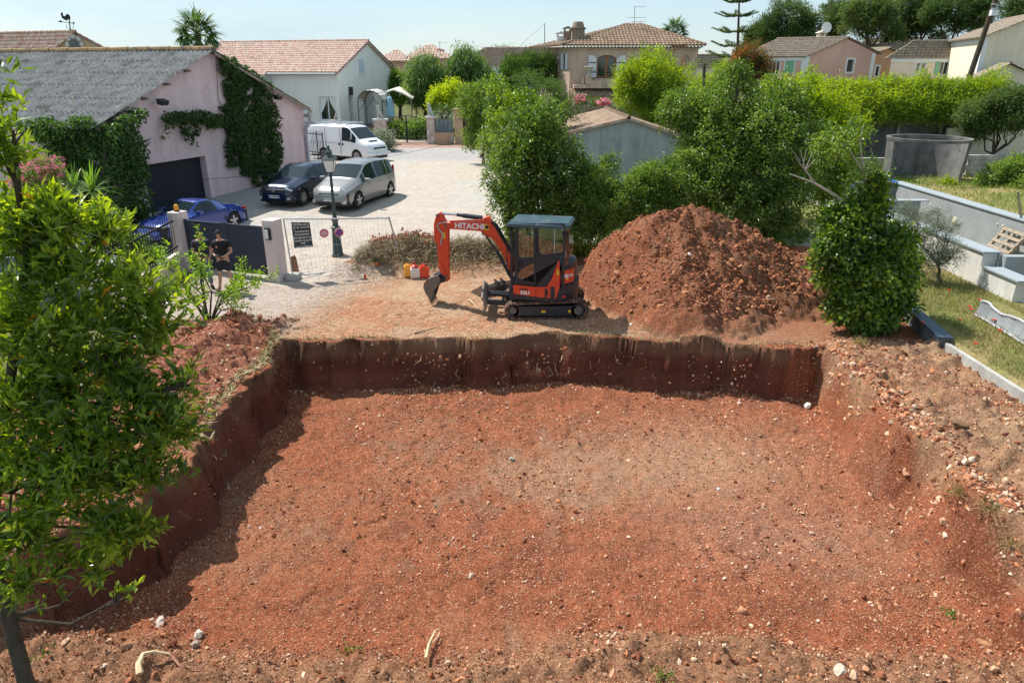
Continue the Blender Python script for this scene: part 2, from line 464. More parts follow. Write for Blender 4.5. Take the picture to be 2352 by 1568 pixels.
def soil_colour(x, y, z):
    n = fbm(x, y, .55, 4, 41) * .5 + .5; n2 = fbm(x, y, 3.0, 4, 51) * .5 + .5; n3 = fbm(x, y, 14, 2, 61) * .5 + .5
    red = np.array([.265, .082, .038]); deep = np.array([.165, .052, .026]); tan = np.array([.36, .20, .115]); brown = np.array([.23, .125, .075])
    c = np.zeros(x.shape + (3,)) + red
    c = lerp3(c, deep, sstep(.45, .62, n2) * .6)
    c = lerp3(c, tan, sstep(.50, .68, n) * .18)
    # drier, tanner soil towards the middle right of the floor and on the right bank
    c = lerp3(c, np.array([.29, .175, .11]), .6 * sstep(.15, 1.0, np.exp(-(((x - .5) / 1.3) ** 2 + ((y - 11.4) / 1.5) ** 2)) + 1.6 * (n2 - .5) + .8 * (n - .5)))
    c = lerp3(c, np.array([.37, .235, .15]), .6 * np.exp(-(((x - 3.6) / 2.2) ** 2 + ((y - 12.0) / 1.6) ** 2)))
    c = lerp3(c, np.array([.34, .18, .125]), .4 * np.exp(-(((x - 4.4) / 1.7) ** 2 + ((y - 9.6) / .9) ** 2)))
    rb = sstep(6.92, 7.15, x) * sstep(15.5, 14.5, y)
    c = lerp3(c, lerp3(np.zeros_like(c) + np.array([.33, .205, .12]), brown, sstep(.4, .65, n2)), rb * (.78 + .2 * sstep(.4, .6, n)))
    # top soil band on the pit walls
    rim = base_h(x, y)
    wall = (z < rim - .03) & (z > FLOOR + .12) & (y > 7.3) & ((np.abs(x - xl(y)) < .5) | (np.abs(y - yback(x)) < .5))
    band = sstep(-.42 - .12 * n, -.30, z - rim)
    c = np.where((wall & (y < 0))[..., None], lerp3(lerp3(np.zeros_like(c) + np.array([.19, .062, .042]), np.array([.15, .05, .04]), n2), np.array([.30, .19, .12]), band), c)
    # bare trodden ground behind the pit, strewn with straw
    top = (y > yback(x)) & (z < .25) & (x < 8)
    tc_ = lerp3(np.zeros_like(c) + np.array([.37, .20, .12]), np.array([.42, .28, .18]), sstep(.35, .65, n2))
    tc_ = lerp3(tc_, np.array([.36, .15, .075]), sstep(.45, .7, n) * .7)
    tc_ = lerp3(tc_, np.array([.40, .36, .32]), sstep(-4.4, -6.4, x - .35 * (y - 17)) * .85)
    c = lerp3(c, tc_, (top * sstep(0, .12, y - yback(x))) * 1.0)
    c = lerp3(c, np.array([.17, .12, .06]), sstep(.06, .0, np.abs(y - yback(x) - .02)) * (z > -.2) * sstep(.3, .6, n3) * (y > 14.5))
    c = lerp3(c, np.array([.24, .095, .05]), top * sstep(2.2, 3.6, x) * .8)
    # heap
    cz = np.interp(x, CX, CZ, left=-9, right=-9)
    hp = ((z > .12) & (y > 15.3) & (y < 22) & (x > 1.3) & (x < 9)) * 1.0
    hc = lerp3(np.zeros_like(c) + np.array([.235, .078, .038]), np.array([.19, .092, .052]), np.clip(sstep(3.2, 6.0, x + 2.2 * (n - .5)) * .75, 0, 1))
    hc = lerp3(hc, np.array([.24, .14, .085]), sstep(.58, .75, n2) * .45)
    c = lerp3(c, hc, hp)
    c = lerp3(c, np.array([.2, .135, .075]), ((y > 20.9) & (x > -6.2) & (x < 2) & (z > .22 + .1 * n) & (y < 24)) * .9)
    # left heap of dug stones
    c = lerp3(c, np.array([.27, .1, .06]), sstep(-5.5, -5.8, x) * sstep(-8.6, -7.6, x) * sstep(16.9, 16.0, y))
    nearb = sstep(7.4, 6.9, y - .25 * np.sin(x * .8))
    c = lerp3(c, lerp3(np.zeros_like(c) + np.array([.21, .10, .055]), np.array([.30, .17, .095]), n3), nearb * .8)
    return c * (.86 + .28 * n3)[..., None]
def yard_colour(x, y, z):
    n = fbm(x, y, .22, 4, 71) * .5 + .5; n2 = fbm(x, y, 1.6, 4, 81) * .5 + .5
    g = np.array([.40, .37, .335]); o = np.array([.45, .36, .285]); a = np.array([.30, .30, .31])
    c = np.zeros(x.shape + (3,)) + g
    c = lerp3(c, o, sstep(.42, .6, n) * .5)
    c = lerp3(c, np.array([.46, .42, .375]), sstep(.45, .75, n2) * .35)
    c = lerp3(c, np.array([.26, .26, .27]), sstep(-9.5, -11.5, x) * .8)
    c = lerp3(c, a, sstep(40, 43, y) * sstep(49, 47, y) * .7)
    c = lerp3(c, np.array([.33, .21, .17]), sstep(47.5, 48.5, y) * sstep(53, 51, y))
    return c
def lawn_colour(x, y, z):
    n = fbm(x, y, .5, 4, 91) * .5 + .5; n2 = fbm(x, y, 3, 4, 95) * .5 + .5
    c = lerp3(np.zeros(x.shape + (3,)) + np.array([.30, .235, .11]), np.array([.16, .18, .055]), sstep(.35, .65, n))
    return lerp3(c, np.array([.24, .18, .1]), sstep(.5, .8, n2) * .5)
def zone(x, y):
    z = np.zeros(x.shape, int)                                   # 0 dug ground
    z = np.where((y > 23.3 + .3 * np.sin(x) - 2.2 * sstep(-3.6, -5.4, x)) & (x < 12), 1, z)    # gravel yard
    z = np.where((y > 19.8 + .3 * np.sin(x * 2)) & (x < -5.6 - .0 * x) & (y + .45 * x > 16.6), 1, z)
    z = np.where((x > xb(y) + .12) & (y < 37.8) & (y > 2), 2, z)    # lawn
    z = np.where((y > 54) | (x < -15.5) | ((y > 24) & (x > 2.5)), 3, z)   # garden ground
    z = np.where((x > xb(y) + .12) & (x < 24) & (y < 37.8) & (y > 2), 2, z)
    return z
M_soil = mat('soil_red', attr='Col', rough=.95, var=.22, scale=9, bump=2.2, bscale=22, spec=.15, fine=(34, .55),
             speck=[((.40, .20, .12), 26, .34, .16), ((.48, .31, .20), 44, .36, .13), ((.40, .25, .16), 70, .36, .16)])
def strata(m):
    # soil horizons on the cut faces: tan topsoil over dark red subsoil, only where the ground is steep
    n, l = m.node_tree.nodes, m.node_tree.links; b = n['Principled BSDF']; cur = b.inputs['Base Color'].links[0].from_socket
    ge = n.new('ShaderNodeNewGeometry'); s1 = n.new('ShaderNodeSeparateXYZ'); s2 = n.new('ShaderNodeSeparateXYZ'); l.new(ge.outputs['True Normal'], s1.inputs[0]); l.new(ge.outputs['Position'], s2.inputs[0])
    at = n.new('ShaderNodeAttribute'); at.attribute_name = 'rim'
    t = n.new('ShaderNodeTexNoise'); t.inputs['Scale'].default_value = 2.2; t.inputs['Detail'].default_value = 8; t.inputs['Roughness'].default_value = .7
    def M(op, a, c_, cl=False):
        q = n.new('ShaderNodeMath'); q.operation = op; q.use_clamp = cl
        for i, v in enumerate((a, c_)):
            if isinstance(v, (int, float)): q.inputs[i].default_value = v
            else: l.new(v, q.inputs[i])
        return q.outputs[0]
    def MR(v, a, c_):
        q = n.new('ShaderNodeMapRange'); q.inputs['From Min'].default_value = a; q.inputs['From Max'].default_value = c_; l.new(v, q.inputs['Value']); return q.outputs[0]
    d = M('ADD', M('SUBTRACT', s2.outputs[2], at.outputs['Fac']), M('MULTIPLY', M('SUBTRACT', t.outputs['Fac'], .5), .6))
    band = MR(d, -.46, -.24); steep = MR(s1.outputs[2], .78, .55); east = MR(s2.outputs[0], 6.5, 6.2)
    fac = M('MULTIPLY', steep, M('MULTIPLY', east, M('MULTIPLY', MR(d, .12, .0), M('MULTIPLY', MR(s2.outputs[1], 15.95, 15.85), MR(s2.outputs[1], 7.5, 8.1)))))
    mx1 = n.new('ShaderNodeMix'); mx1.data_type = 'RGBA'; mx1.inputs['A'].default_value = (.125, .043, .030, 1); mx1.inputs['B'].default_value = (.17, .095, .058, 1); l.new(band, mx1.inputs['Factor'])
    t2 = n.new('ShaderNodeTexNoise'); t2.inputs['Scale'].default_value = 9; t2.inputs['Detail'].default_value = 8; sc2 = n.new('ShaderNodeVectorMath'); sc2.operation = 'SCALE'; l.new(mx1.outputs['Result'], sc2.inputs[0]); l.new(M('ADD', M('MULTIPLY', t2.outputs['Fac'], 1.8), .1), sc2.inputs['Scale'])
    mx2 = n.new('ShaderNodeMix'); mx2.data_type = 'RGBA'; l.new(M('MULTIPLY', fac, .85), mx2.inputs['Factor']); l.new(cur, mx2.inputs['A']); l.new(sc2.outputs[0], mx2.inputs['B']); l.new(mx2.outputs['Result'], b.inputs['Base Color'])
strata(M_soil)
M_yard = mat('gravel_surface', attr='Col', rough=.95, var=.14, scale=3, bump=.7, bscale=40, spec=.15,
             fine=(26, .35), speck=[((.52, .47, .41), 24, .3, .25), ((.20, .18, .16), 30, .3, .2)])
M_lawn = mat('lawn_surface', attr='Col', rough=.95, var=.25, scale=6, fine=(30, .4), bump=1.5, bscale=20, spec=.1)
M_garden = mat('garden_ground', (.12, .12, .05), rough=.95, var=.3, scale=1.5, bump=1, bscale=8, spec=.1)
def grid_faces(nx, ny):
    i = np.arange(nx - 1)[None, :] + np.arange(ny - 1)[:, None] * nx
    i = i.ravel(); return np.stack([i, i + 1, i + nx + 1, i + nx], 1)
def emit_ground(X, Y, Z, faces, names):
    P = np.stack([X.ravel(), Y.ravel(), Z.ravel()], 1)
    cx = P[faces].mean(1); zn = zone(cx[:, 0], cx[:, 1])
    for k, (nm, mt, cf) in enumerate(names):
        fs = faces[zn == k]
        if len(fs) == 0: continue
        used, inv = np.unique(fs.ravel(), return_inverse=True)
        v = P[used]; col = cf(v[:, 0], v[:, 1], v[:, 2]) if cf else np.zeros((len(v), 3)) + .1
        o = np_obj(nm, v, inv.reshape(-1, 4), mt, smooth=True, cols=col, attrs={'rim': base_h(v[:, 0], v[:, 1])} if mt is M_soil else None)
        tag(o, kind='structure')
NX0, NX1, NY0, NY1 = -9.6, 12.0, 4.8, 24.0
ST_ = .045
gx = np.arange(NX0, NX1 + 1e-6, ST_); gy = np.arange(NY0, NY1 + 1e-6, ST_)
NX1, NY1 = gx[-1], gy[-1]
X, Y = np.meshgrid(gx, gy)
Z = height(X, Y)
HF_Z = Z
_wb = np.exp(-((Y - yback(X) + .1) / .16) ** 2) * (X > xl(Y)) * (X < 7.1) * sstep(-.02, -.12, Z) * sstep(FLOOR, FLOOR + .1, Z)
_wl = np.exp(-((X - xl(Y) - .1) / .2) ** 2) * (Y > 7.4) * (Y < 15.3) * sstep(FLOOR, FLOOR + .1, Z)
Yw = Y + _wb * ((vnoise(X * 3.5, Z * 5, seed=201) - .5) * .26 + (vnoise(X * 3, Z * 9, seed=202) - .5) * .10 + .05 * sstep(-.40, -.30, Z))
Xw = X + _wl * ((vnoise(Y * 3.5, Z * 5, seed=203) - .5) * .26 + (vnoise(Y * 11, Z * 13, seed=204) - .5) * .12)
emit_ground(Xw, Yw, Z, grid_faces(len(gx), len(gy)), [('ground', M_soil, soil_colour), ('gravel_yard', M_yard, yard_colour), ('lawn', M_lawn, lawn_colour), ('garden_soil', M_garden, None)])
def gz(x, y):
    """height of the ground at a point"""
    x = float(x); y = float(y)
    if NX0 < x < NX1 and NY0 < y < NY1:
        i = min(int((x - NX0) / ST_), HF_Z.shape[1] - 1); j = min(int((y - NY0) / ST_), HF_Z.shape[0] - 1)
        return float(HF_Z[j, i])
    return float(height(np.array([x]), np.array([y]), False)[0])
# wider ground: a coarser sheet butted to the fine one, out to the horizon
cs = np.concatenate([np.arange(-60, NX0 - .3, .6), [NX0], np.arange(NX0 + .6, NX1 - .3, .6), [NX1], np.arange(NX1 + .6, 60, .6)])
rs = np.concatenate([np.arange(-12, NY0 - .3, .6), [NY0], np.arange(NY0 + .6, NY1 - .3, .6), [NY1], np.arange(NY1 + .5, 90, .5)])
cs = np.concatenate([[-1500, -800, -400, -200, -120, -85], cs, [85, 120, 200, 400, 800, 1500]])
rs = np.concatenate([[-600, -200, -60], rs, [100, 120, 150, 200, 300, 420, 700, 1200, 2000]])
X2, Y2 = np.meshgrid(cs, rs)
Z2 = height(X2, Y2, False)
Z2 = np.where((X2 >= NX0 - 1e-6) & (X2 <= NX1 + 1e-6) & (Y2 >= NY0 - 1e-6) & (Y2 <= NY1 + 1e-6), Z2 - .05, Z2)
fc = grid_faces(len(cs), len(rs))
P2 = np.stack([X2.ravel(), Y2.ravel()], 1)[fc].mean(1)
keep = ~((P2[:, 0] > NX0) & (P2[:, 0] < NX1) & (P2[:, 1] > NY0) & (P2[:, 1] < NY1))
emit_ground(X2, Y2, Z2, fc[keep], [('outer_ground', M_garden, None), ('outer_yard', M_yard, yard_colour), ('outer_lawn', M_lawn, lawn_colour), ('garden_ground', M_garden, None)])

# ------------------------------------------------------------------ stones
def ico(sub=0):
    t = (1 + 5 ** .5) / 2
    v = np.array([(-1, t, 0), (1, t, 0), (-1, -t, 0), (1, -t, 0), (0, -1, t), (0, 1, t), (0, -1, -t), (0, 1, -t), (t, 0, -1), (t, 0, 1), (-t, 0, -1), (-t, 0, 1)], float)
    v /= np.linalg.norm(v[0])
    f = np.array([(0, 11, 5), (0, 5, 1), (0, 1, 7), (0, 7, 10), (0, 10, 11), (1, 5, 9), (5, 11, 4), (11, 10, 2), (10, 7, 6), (7, 1, 8), (3, 9, 4), (3, 4, 2), (3, 2, 6), (3, 6, 8), (3, 8, 9), (4, 9, 5), (2, 4, 11), (6, 2, 10), (8, 6, 7), (9, 8, 1)])
    for _ in range(sub):
        vl = [tuple(p) for p in v]; cache = {}; nf = []
        def mid(a, b):
            k = (min(a, b), max(a, b))
            if k not in cache:
                m_ = (np.array(vl[a]) + np.array(vl[b])); m_ /= np.linalg.norm(m_); vl.append(tuple(m_)); cache[k] = len(vl) - 1
            return cache[k]
        for a, b, c in f:
            ab, bc, ca = mid(a, b), mid(b, c), mid(c, a)
            nf += [(a, ab, ca), (b, bc, ab), (c, ca, bc), (ab, bc, ca)]
        v = np.array(vl); f = np.array(nf)
    return v, f
def rand_rot(rng, n):
    q = rng.normal(size=(n, 4)); q /= np.linalg.norm(q, axis=1)[:, None]
    w, x, y, z = q.T
    return np.stack([np.stack([1 - 2 * (y * y + z * z), 2 * (x * y - z * w), 2 * (x * z + y * w)], 1),
                     np.stack([2 * (x * y + z * w), 1 - 2 * (x * x + z * z), 2 * (y * z - x * w)], 1),
                     np.stack([2 * (x * z - y * w), 2 * (y * z + x * w), 1 - 2 * (x * x + y * y)], 1)], 1)
rng = np.random.default_rng(7)
STONE_COL = np.array([(.56, .28, .16), (.50, .21, .10), (.60, .39, .25), (.66, .48, .35), (.40, .15, .08), (.28, .10, .055), (.50, .29, .18), (.20, .075, .045), (.46, .2, .11), (.34, .13, .07)])
def scatter_stones(name, xs, ys, sizes, rng, pal=STONE_COL, label=None, pw=None, zs0=None):
    v0, f0 = ico(0); n = len(xs)
    i = np.clip(((xs - NX0) / ST_).astype(int), 0, HF_Z.shape[1] - 1); j = np.clip(((ys - NY0) / ST_).astype(int), 0, HF_Z.shape[0] - 1)
    zs = HF_Z[j, i]
    if zs0 is not None: zs = zs0
    V = v0[None] * rng.uniform(.62, 1.3, (n, 12, 1)); V = V * np.stack([rng.uniform(.8, 1.3, n), rng.uniform(.6, 1.0, n), rng.uniform(.4, .8, n)], 1)[:, None]
    V = np.einsum('nij,nkj->nki', rand_rot(rng, n), V) * (sizes / 2)[:, None, None]
    V += np.stack([xs, ys, zs + sizes * .12], 1)[:, None]
    F_ = f0[None] + (np.arange(n) * 12)[:, None, None]
    c = pal[rng.choice(len(pal), n, p=pw)] * rng.uniform(.75, 1.15, (n, 1))
    o = np_obj(name, V.reshape(-1, 3), F_.reshape(-1, 3), M_stone, cols=np.repeat(c, 12, 0))
    tag(o, label, 'stones', kind='stuff')
    return o
M_stone = mat('stone_face', attr='Col', rough=1.0, var=.25, scale=30, spec=.05, bump=.4, bscale=60)
def fl_pts(n, f, rng, box):
    xs = rng.uniform(box[0], box[1], n * 3); ys = rng.uniform(box[2], box[3], n * 3)
    w = f(xs, ys); k = rng.uniform(size=n * 3) < w
    return xs[k][:n], ys[k][:n]
def psize(n, rng, lo, hi, a=2.6): return lo * (1 - rng.uniform(size=n) * (1 - (lo / hi) ** a)) ** (-1 / a)
xs, ys = fl_pts(19000, lambda x, y: (x > xl(y) + .15) * (x < xr(y)) * (y < yback(x) - .1) * (.12 + .7 * sstep(.45, .62, vnoise(x * .9, y * .9, seed=3)) + .6 * np.exp(-((x - 1.2) / 2.4) ** 2 - ((y - 13) / 1.1) ** 2) + .3 * (x > 3)), rng, (-6.5, 7.2, 6.8, 15.7))
scatter_stones('pit_stones', xs, ys, psize(len(xs), rng, .018, .11), rng, label='small pink, tan and red stones strewn over the pit floor')
xs, ys = fl_pts(9500, lambda x, y: (np.interp(x, CX, CZ, left=-9, right=-9) - .8 * abs(y - 18.9) > -.1) * (.35 + .65 * sstep(18.2, 16.3, y)) * (y > yback(x) + .1), rng, (1.2, 9, 15.2, 20.5))
scatter_stones('heap_stones', xs, ys, psize(len(xs), rng, .035, .2, 2.0), rng, pal=STONE_COL[[1, 4, 5, 7, 8, 9, 0]] * .85, label='stones and clods over the big heap of red soil')
xs, ys = fl_pts(5200, lambda x, y: (x > xr(y) - .2) * (x < xb(y) + .1) * (.4 + .6 * sstep(.4, .6, vnoise(x * 1.2, y * 1.2, seed=13))), rng, (6.7, 10.4, 5.0, 15.2))
scatter_stones('bank_stones', xs, ys, psize(len(xs), rng, .025, .14, 2.4), rng, label='stones and clods over the tan bank right of the pit')
xs, ys = fl_pts(2600, lambda x, y: (x < xl(y)) * sstep(17.0, 16.0, y) * (x > -8.6), rng, (-8.8, -5.2, 5.0, 17))
scatter_stones('rim_stones', xs, ys, psize(len(xs), rng, .04, .2, 2.0), rng, label='reddish rubble stones along the left rim of the pit')
xs, ys = fl_pts(3800, lambda x, y: np.ones_like(x) * (y < 7.3 + .25 * np.sin(x * .8)), rng, (-6.5, 7.5, 4.9, 7.6))
scatter_stones('edge_stones', xs, ys, psize(len(xs), rng, .025, .15, 2.4), rng, label='stones and crumbled clods along the near edge of the pit')
xs, ys = fl_pts(1500, lambda x, y: sstep(.3, .05, abs(y - yback(x) + .35)) * (x > xl(y)) * (x < xr(y)) + 0 * x, rng, (-5.5, 7, 14.2, 15.6))
scatter_stones('foot_stones', xs, ys, psize(len(xs), rng, .03, .13, 2.4), rng, label='stones at the foot of the shaded far wall of the pit')
n_ = 650; xs = rng.uniform(-5.3, 6.9, n_); zs_ = rng.uniform(FLOOR + .02, -.3, n_); ys = yback(xs) - .05 - .12 * (-zs_)
scatter_stones('wall_stones', xs, ys, psize(n_, rng, .03, .14, 2.4), rng, label='stones embedded in the shaded far wall of the pit', zs0=zs_)
xs, ys = fl_pts(2600, lambda x, y: np.exp(-((x - xr(y)) / .35) ** 2) * (y < 14.9), rng, (6.2, 8, 6.8, 15)); scatter_stones('scarp_stones', xs, ys, psize(len(xs), rng, .04, .17, 2.2), rng, label='rubble along the foot of the right-hand bank')
def grit(name, n, f, box, lo, hi, label, pal=STONE_COL):
    xs, ys = fl_pts(n, f, rng, box); n = len(xs); v0 = np.array([(1, 0, 0), (-1, 0, 0), (0, 1, 0), (0, -1, 0), (0, 0, .7), (0, 0, -.7)], float); f0 = np.array([(0, 2, 4), (2, 1, 4), (1, 3, 4), (3, 0, 4), (2, 0, 5), (1, 2, 5), (3, 1, 5), (0, 3, 5)])
    i = np.clip(((xs - NX0) / ST_).astype(int), 0, HF_Z.shape[1] - 1); j = np.clip(((ys - NY0) / ST_).astype(int), 0, HF_Z.shape[0] - 1)
    V = np.einsum('nij,nkj->nki', rand_rot(rng, n), v0[None] * rng.uniform(.6, 1.2, (n, 6, 1))) * (psize(n, rng, lo, hi, 2.4) / 2)[:, None, None] + np.stack([xs, ys, HF_Z[j, i] + lo * .3], 1)[:, None]
    c = pal[rng.choice(len(pal), n)] * rng.uniform(.7, 1.25, (n, 1)); o = np_obj(name, V.reshape(-1, 3), (f0[None] + (np.arange(n) * 6)[:, None, None]).reshape(-1, 3), M_stone, cols=np.repeat(c, 6, 0)); tag(o, label, 'grit', kind='stuff')
grit('pit_grit', 42000, lambda x, y: (x > xl(y) + .1) * (x < xr(y) + .1) * (y < yback(x) - .1) * (.45 + .55 * sstep(.35, .65, vnoise(x * 1.4, y * 1.4, seed=8))), (-6.5, 7.3, 5.5, 15.7), .014, .05, 'fine grit and crumbs of soil over the pit floor')
grit('clods', 14000, lambda x, y: ((x > 7.2) * (x < xb(y)) * (y < 15.5) + (x < xl(y)) * (x > -9) * (y < 17) + (y < 7.2)) > 0, (-9, 10.3, 5, 17), .02, .10, 'crumbled soil clods round the pit', np.array([(.20, .10, .06), (.26, .14, .085), (.17, .07, .04), (.34, .2, .13)]))
grit('heap_clods', 16000, lambda x, y: (np.interp(x, CX, CZ, left=-9, right=-9) - .8 * abs(y - 18.9) > -.05) * (y > yback(x) + .1) * 1., (1.2, 9, 15.2, 19.6), .025, .13, 'crumbled clods over the heap', np.array([(.17, .065, .035), (.22, .09, .05), (.13, .06, .035), (.28, .14, .085)]))
# straw and chips lying on the trodden ground
def straw(name, xs, ys, rng, L=(.05, .16), lift=.02, spread=0., pal=None, label=None, wid=.006, zadd=None, curve=.25, steep=.25):
    n = len(xs)
    i = np.clip(((xs - NX0) / ST_).astype(int), 0, HF_Z.shape[1] - 1); j = np.clip(((ys - NY0) / ST_).astype(int), 0, HF_Z.shape[0] - 1)
    zs = HF_Z[j, i] + lift + (0 if zadd is None else zadd)
    a = rng.uniform(0, 2 * pi, n); ln = rng.uniform(*L, n); el = rng.normal(0, steep, n)
    d = np.stack([np.cos(a) * np.cos(el), np.sin(a) * np.cos(el), np.abs(np.sin(el)) * .8], 1)
    s = np.stack([-np.sin(a), np.cos(a), rng.uniform(-.5, .5, n)], 1)
    p0 = np.stack([xs, ys, zs], 1) - d * ln[:, None] * .3
    seg = 4; V = []
    for k in range(seg):
        t = k / (seg - 1)
        c = p0 + d * (ln * t)[:, None] + np.stack([-np.sin(a), np.cos(a), 0 * a - .3], 1) * (ln * t * t * curve * rng.uniform(-1, 1, n))[:, None]
        w = wid * (1 - .7 * t) * rng.uniform(.6, 1.5, n)
        V += [c - s * w[:, None], c + s * w[:, None]]
    V = np.stack(V, 1)
    fq = np.array([(2 * k, 2 * k + 1, 2 * k + 3, 2 * k + 2) for k in range(seg - 1)])
    F_ = fq[None] + (np.arange(n) * 2 * seg)[:, None, None]
    pal = STRAW if pal is None else pal
    c = pal[rng.integers(0, len(pal), n)] * rng.uniform(.7, 1.15, (n, 1))
    o = np_obj(name, V.reshape(-1, 3), F_.reshape(-1, 4), M_straw, cols=np.repeat(c, 2 * seg, 0))
    return tag(o, label, name.replace('_', ' '), kind='stuff')
STRAW = np.array([(.56, .42, .27), (.48, .33, .2), (.42, .27, .16), (.62, .5, .36), (.32, .2, .12)])
M_straw = mat('dry_stalk', attr='Col', rough=.8, spec=.2)
xs, ys = fl_pts(8500, lambda x, y: (y > yback(x) + .05) * (np.interp(x, CX, CZ, left=-9, right=-9) - .8 * abs(y - 18.9) < .05) * (.3 + .7 * sstep(.4, .6, vnoise(x * .8, y * .8, seed=23))) * (x + .2 * y > -3.5), rng, (-7, 4, 15.2, 22.5))
straw('straw_litter', xs, ys, rng, label='pale chopped straw and chips over the trodden ground behind the pit')
xs, ys = fl_pts(2200, lambda x, y: np.exp(-((y - yback(x) - .03) / .07) ** 2) * (x > -5.7) * (x < 6.9), rng, (-5.8, 7, 14.7, 15.9))
straw('rim_grass', xs, ys, rng, L=(.07, .2), steep=.9, wid=.008, pal=np.array([(.3, .27, .13), (.42, .36, .2), (.16, .17, .06), (.2, .13, .08)]), label='dry grass and roots fringing the far rim of the pit')
xs, ys = fl_pts(1900, lambda x, y: np.exp(-((x - xl(y) + .12) / .12) ** 2) * sstep(9.5, 12, y), rng, (-6.2, -5.1, 8, 15.6))
straw('bank_grass', xs, ys, rng, L=(.08, .24), steep=.9, wid=.008, pal=np.array([(.3, .27, .13), (.5, .42, .24), (.22, .24, .09)]), label='dry grass tufts along the left rim of the pit')
# ================================================================== FOLIAGE TOOLS
M_bark = mat('bark', (.085, .065, .05), rough=.95, var=.35, scale=12, bump=1, bscale=25, spec=.1, stretch=(1, 1, .3))
M_bark_pale = mat('bark_pale', (.42, .38, .32), rough=.95, var=.25, scale=12, bump=.6, bscale=25, spec=.1)
M_pine_bark = mat('pine_bark', (.10, .07, .055), rough=.95, var=.3, scale=6, bump=1, bscale=12, spec=.1)
L_laurel = leafmat('leaf_laurel', (.06, .105, .02), (.115, .19, .028), (.33, .42, .06), trans=.42, rough=.26, accent=(.55, .26, .03), spec=.6)
L_green = leafmat('leaf_green', (.055, .10, .02), (.105, .185, .03), (.26, .36, .07), trans=.33, rough=.4, spec=.5)
L_lime2 = leafmat('leaf_sapling', (.07, .15, .02), (.15, .27, .035), (.3, .43, .07), trans=.5, rough=.4)
L_ivy = leafmat('leaf_ivy', (.035, .07, .014), (.085, .16, .022), (.26, .37, .05), trans=.36, rough=.38, spec=.5)
L_wall = leafmat('leaf_creeper', (.028, .06, .018), (.05, .11, .024), (.12, .22, .035), trans=.4, rough=.5)
L_lime = leafmat('leaf_lime', (.12, .19, .02), (.24, .34, .035), (.40, .48, .06), trans=.5, rough=.5)
L_bamboo = leafmat('leaf_bamboo', (.13, .20, .03), (.27, .37, .045), (.44, .52, .08), trans=.5, rough=.5)
L_pine = leafmat('leaf_pine', (.045, .085, .028), (.085, .14, .042), (.17, .22, .065), trans=.3, rough=.6, spec=.2)
L_dark = leafmat('leaf_dark', (.025, .06, .016), (.045, .10, .024), (.09, .16, .03), trans=.35, rough=.5)
L_olive = leafmat('leaf_olive', (.10, .13, .08), (.17, .20, .13), (.28, .31, .21), trans=.3, rough=.5)
L_willow = leafmat('leaf_pepper_tree', (.045, .1, .02), (.10, .18, .04), (.22, .31, .09), trans=.45, rough=.5)
L_red = leafmat('leaf_red', (.05, .08, .02), (.13, .10, .025), (.38, .13, .04), trans=.4, rough=.5)
L_palm = leafmat('leaf_palm', (.03, .07, .02), (.055, .12, .025), (.13, .2, .05), trans=.35, rough=.4)
L_pink = leafmat('petal_pink', (.45, .09, .17), (.6, .18, .28), (.75, .4, .45), trans=.4, rough=.6)
L_yucca = leafmat('leaf_yucca', (.06, .13, .02), (.13, .24, .04), (.28, .38, .09), trans=.4, rough=.4)
L_brown = leafmat('leaf_dead', (.09, .045, .022), (.2, .1, .045), (.42, .15, .07), trans=.3, rough=.8, spec=.1)

def leaf_mesh(P, D, L, Wd, rng, tone, fold=.18, flat=.6, leaf3=False):
    """P (N,3) leaf bases, D (N,3) directions; a leaf is one folded diamond quad"""
    n = len(P)
    D = D / (np.linalg.norm(D, axis=1)[:, None] + 1e-9)
    up = np.stack([rng.normal(0, flat, n), rng.normal(0, flat, n), np.ones(n)], 1)
    S = np.cross(D, up); S /= (np.linalg.norm(S, axis=1)[:, None] + 1e-9)
    N = np.cross(S, D)
    Lx = (L * rng.uniform(.65, 1.25, n))[:, None]; Wx = (Wd * rng.uniform(.7, 1.2, n))[:, None]
    m = P + D * Lx * .5
    V = np.stack([P, m + S * Wx / 2 + N * Wx * fold, P + D * Lx - N * Lx * .12, m - S * Wx / 2 + N * Wx * fold], 1)
    F_ = np.arange(4 * n).reshape(n, 4)
    return V.reshape(-1, 3), F_, np.repeat(tone, 4)
def blob(px, py, Y, r, ry=None, squash=1.):
    """a crown lobe: where it stands, its radius in metres from its angular size"""
    c = aty(px, py, Y); D = c.y * CT + (CAM_H - c.z) * ST
    return (c.x, c.y, c.z, r * D / FPX, (ry or r) * D / FPX, squash)
def lobes_points(blobs, n, rng, shell=.5, gap=.38, gscale=3.2, seed=0):
    """points through the lobes' volume, thinned by noise so gaps open"""
    B = np.array([(b[0], b[1], b[2], b[3], b[4]) for b in blobs]); vol = (B[:, 3] ** 2 * B[:, 4]) ** .75
    k = rng.choice(len(B), n * 2, p=vol / vol.sum())
    u = rng.normal(size=(n * 2, 3)); u /= np.linalg.norm(u, axis=1)[:, None]
    rad = (shell + (1 - shell) * rng.uniform(size=n * 2)) ** .8
    wob = 1 + .6 * (vnoise(u[:, 0] * 2.4 + k * 3.1, u[:, 1] * 2.4, u[:, 2] * 2.4, seed=seed) - .5) * 2 + .22 * (vnoise(u[:, 0] * 6 + k, u[:, 1] * 6, u[:, 2] * 6, seed=seed + 1) - .5) * 2
    rr = B[k][:, [3, 3, 4]]
    P = B[k][:, :3] + u * rr * (rad * wob)[:, None]
    s = gscale / np.median(B[:, 3])
    g = vnoise(P[:, 0] * s, P[:, 1] * s, P[:, 2] * s, seed=seed + 5)
    ok = g > gap
    P, u, k = P[ok], u[ok], k[ok]
    return P[:n], u[:n], k[:n]
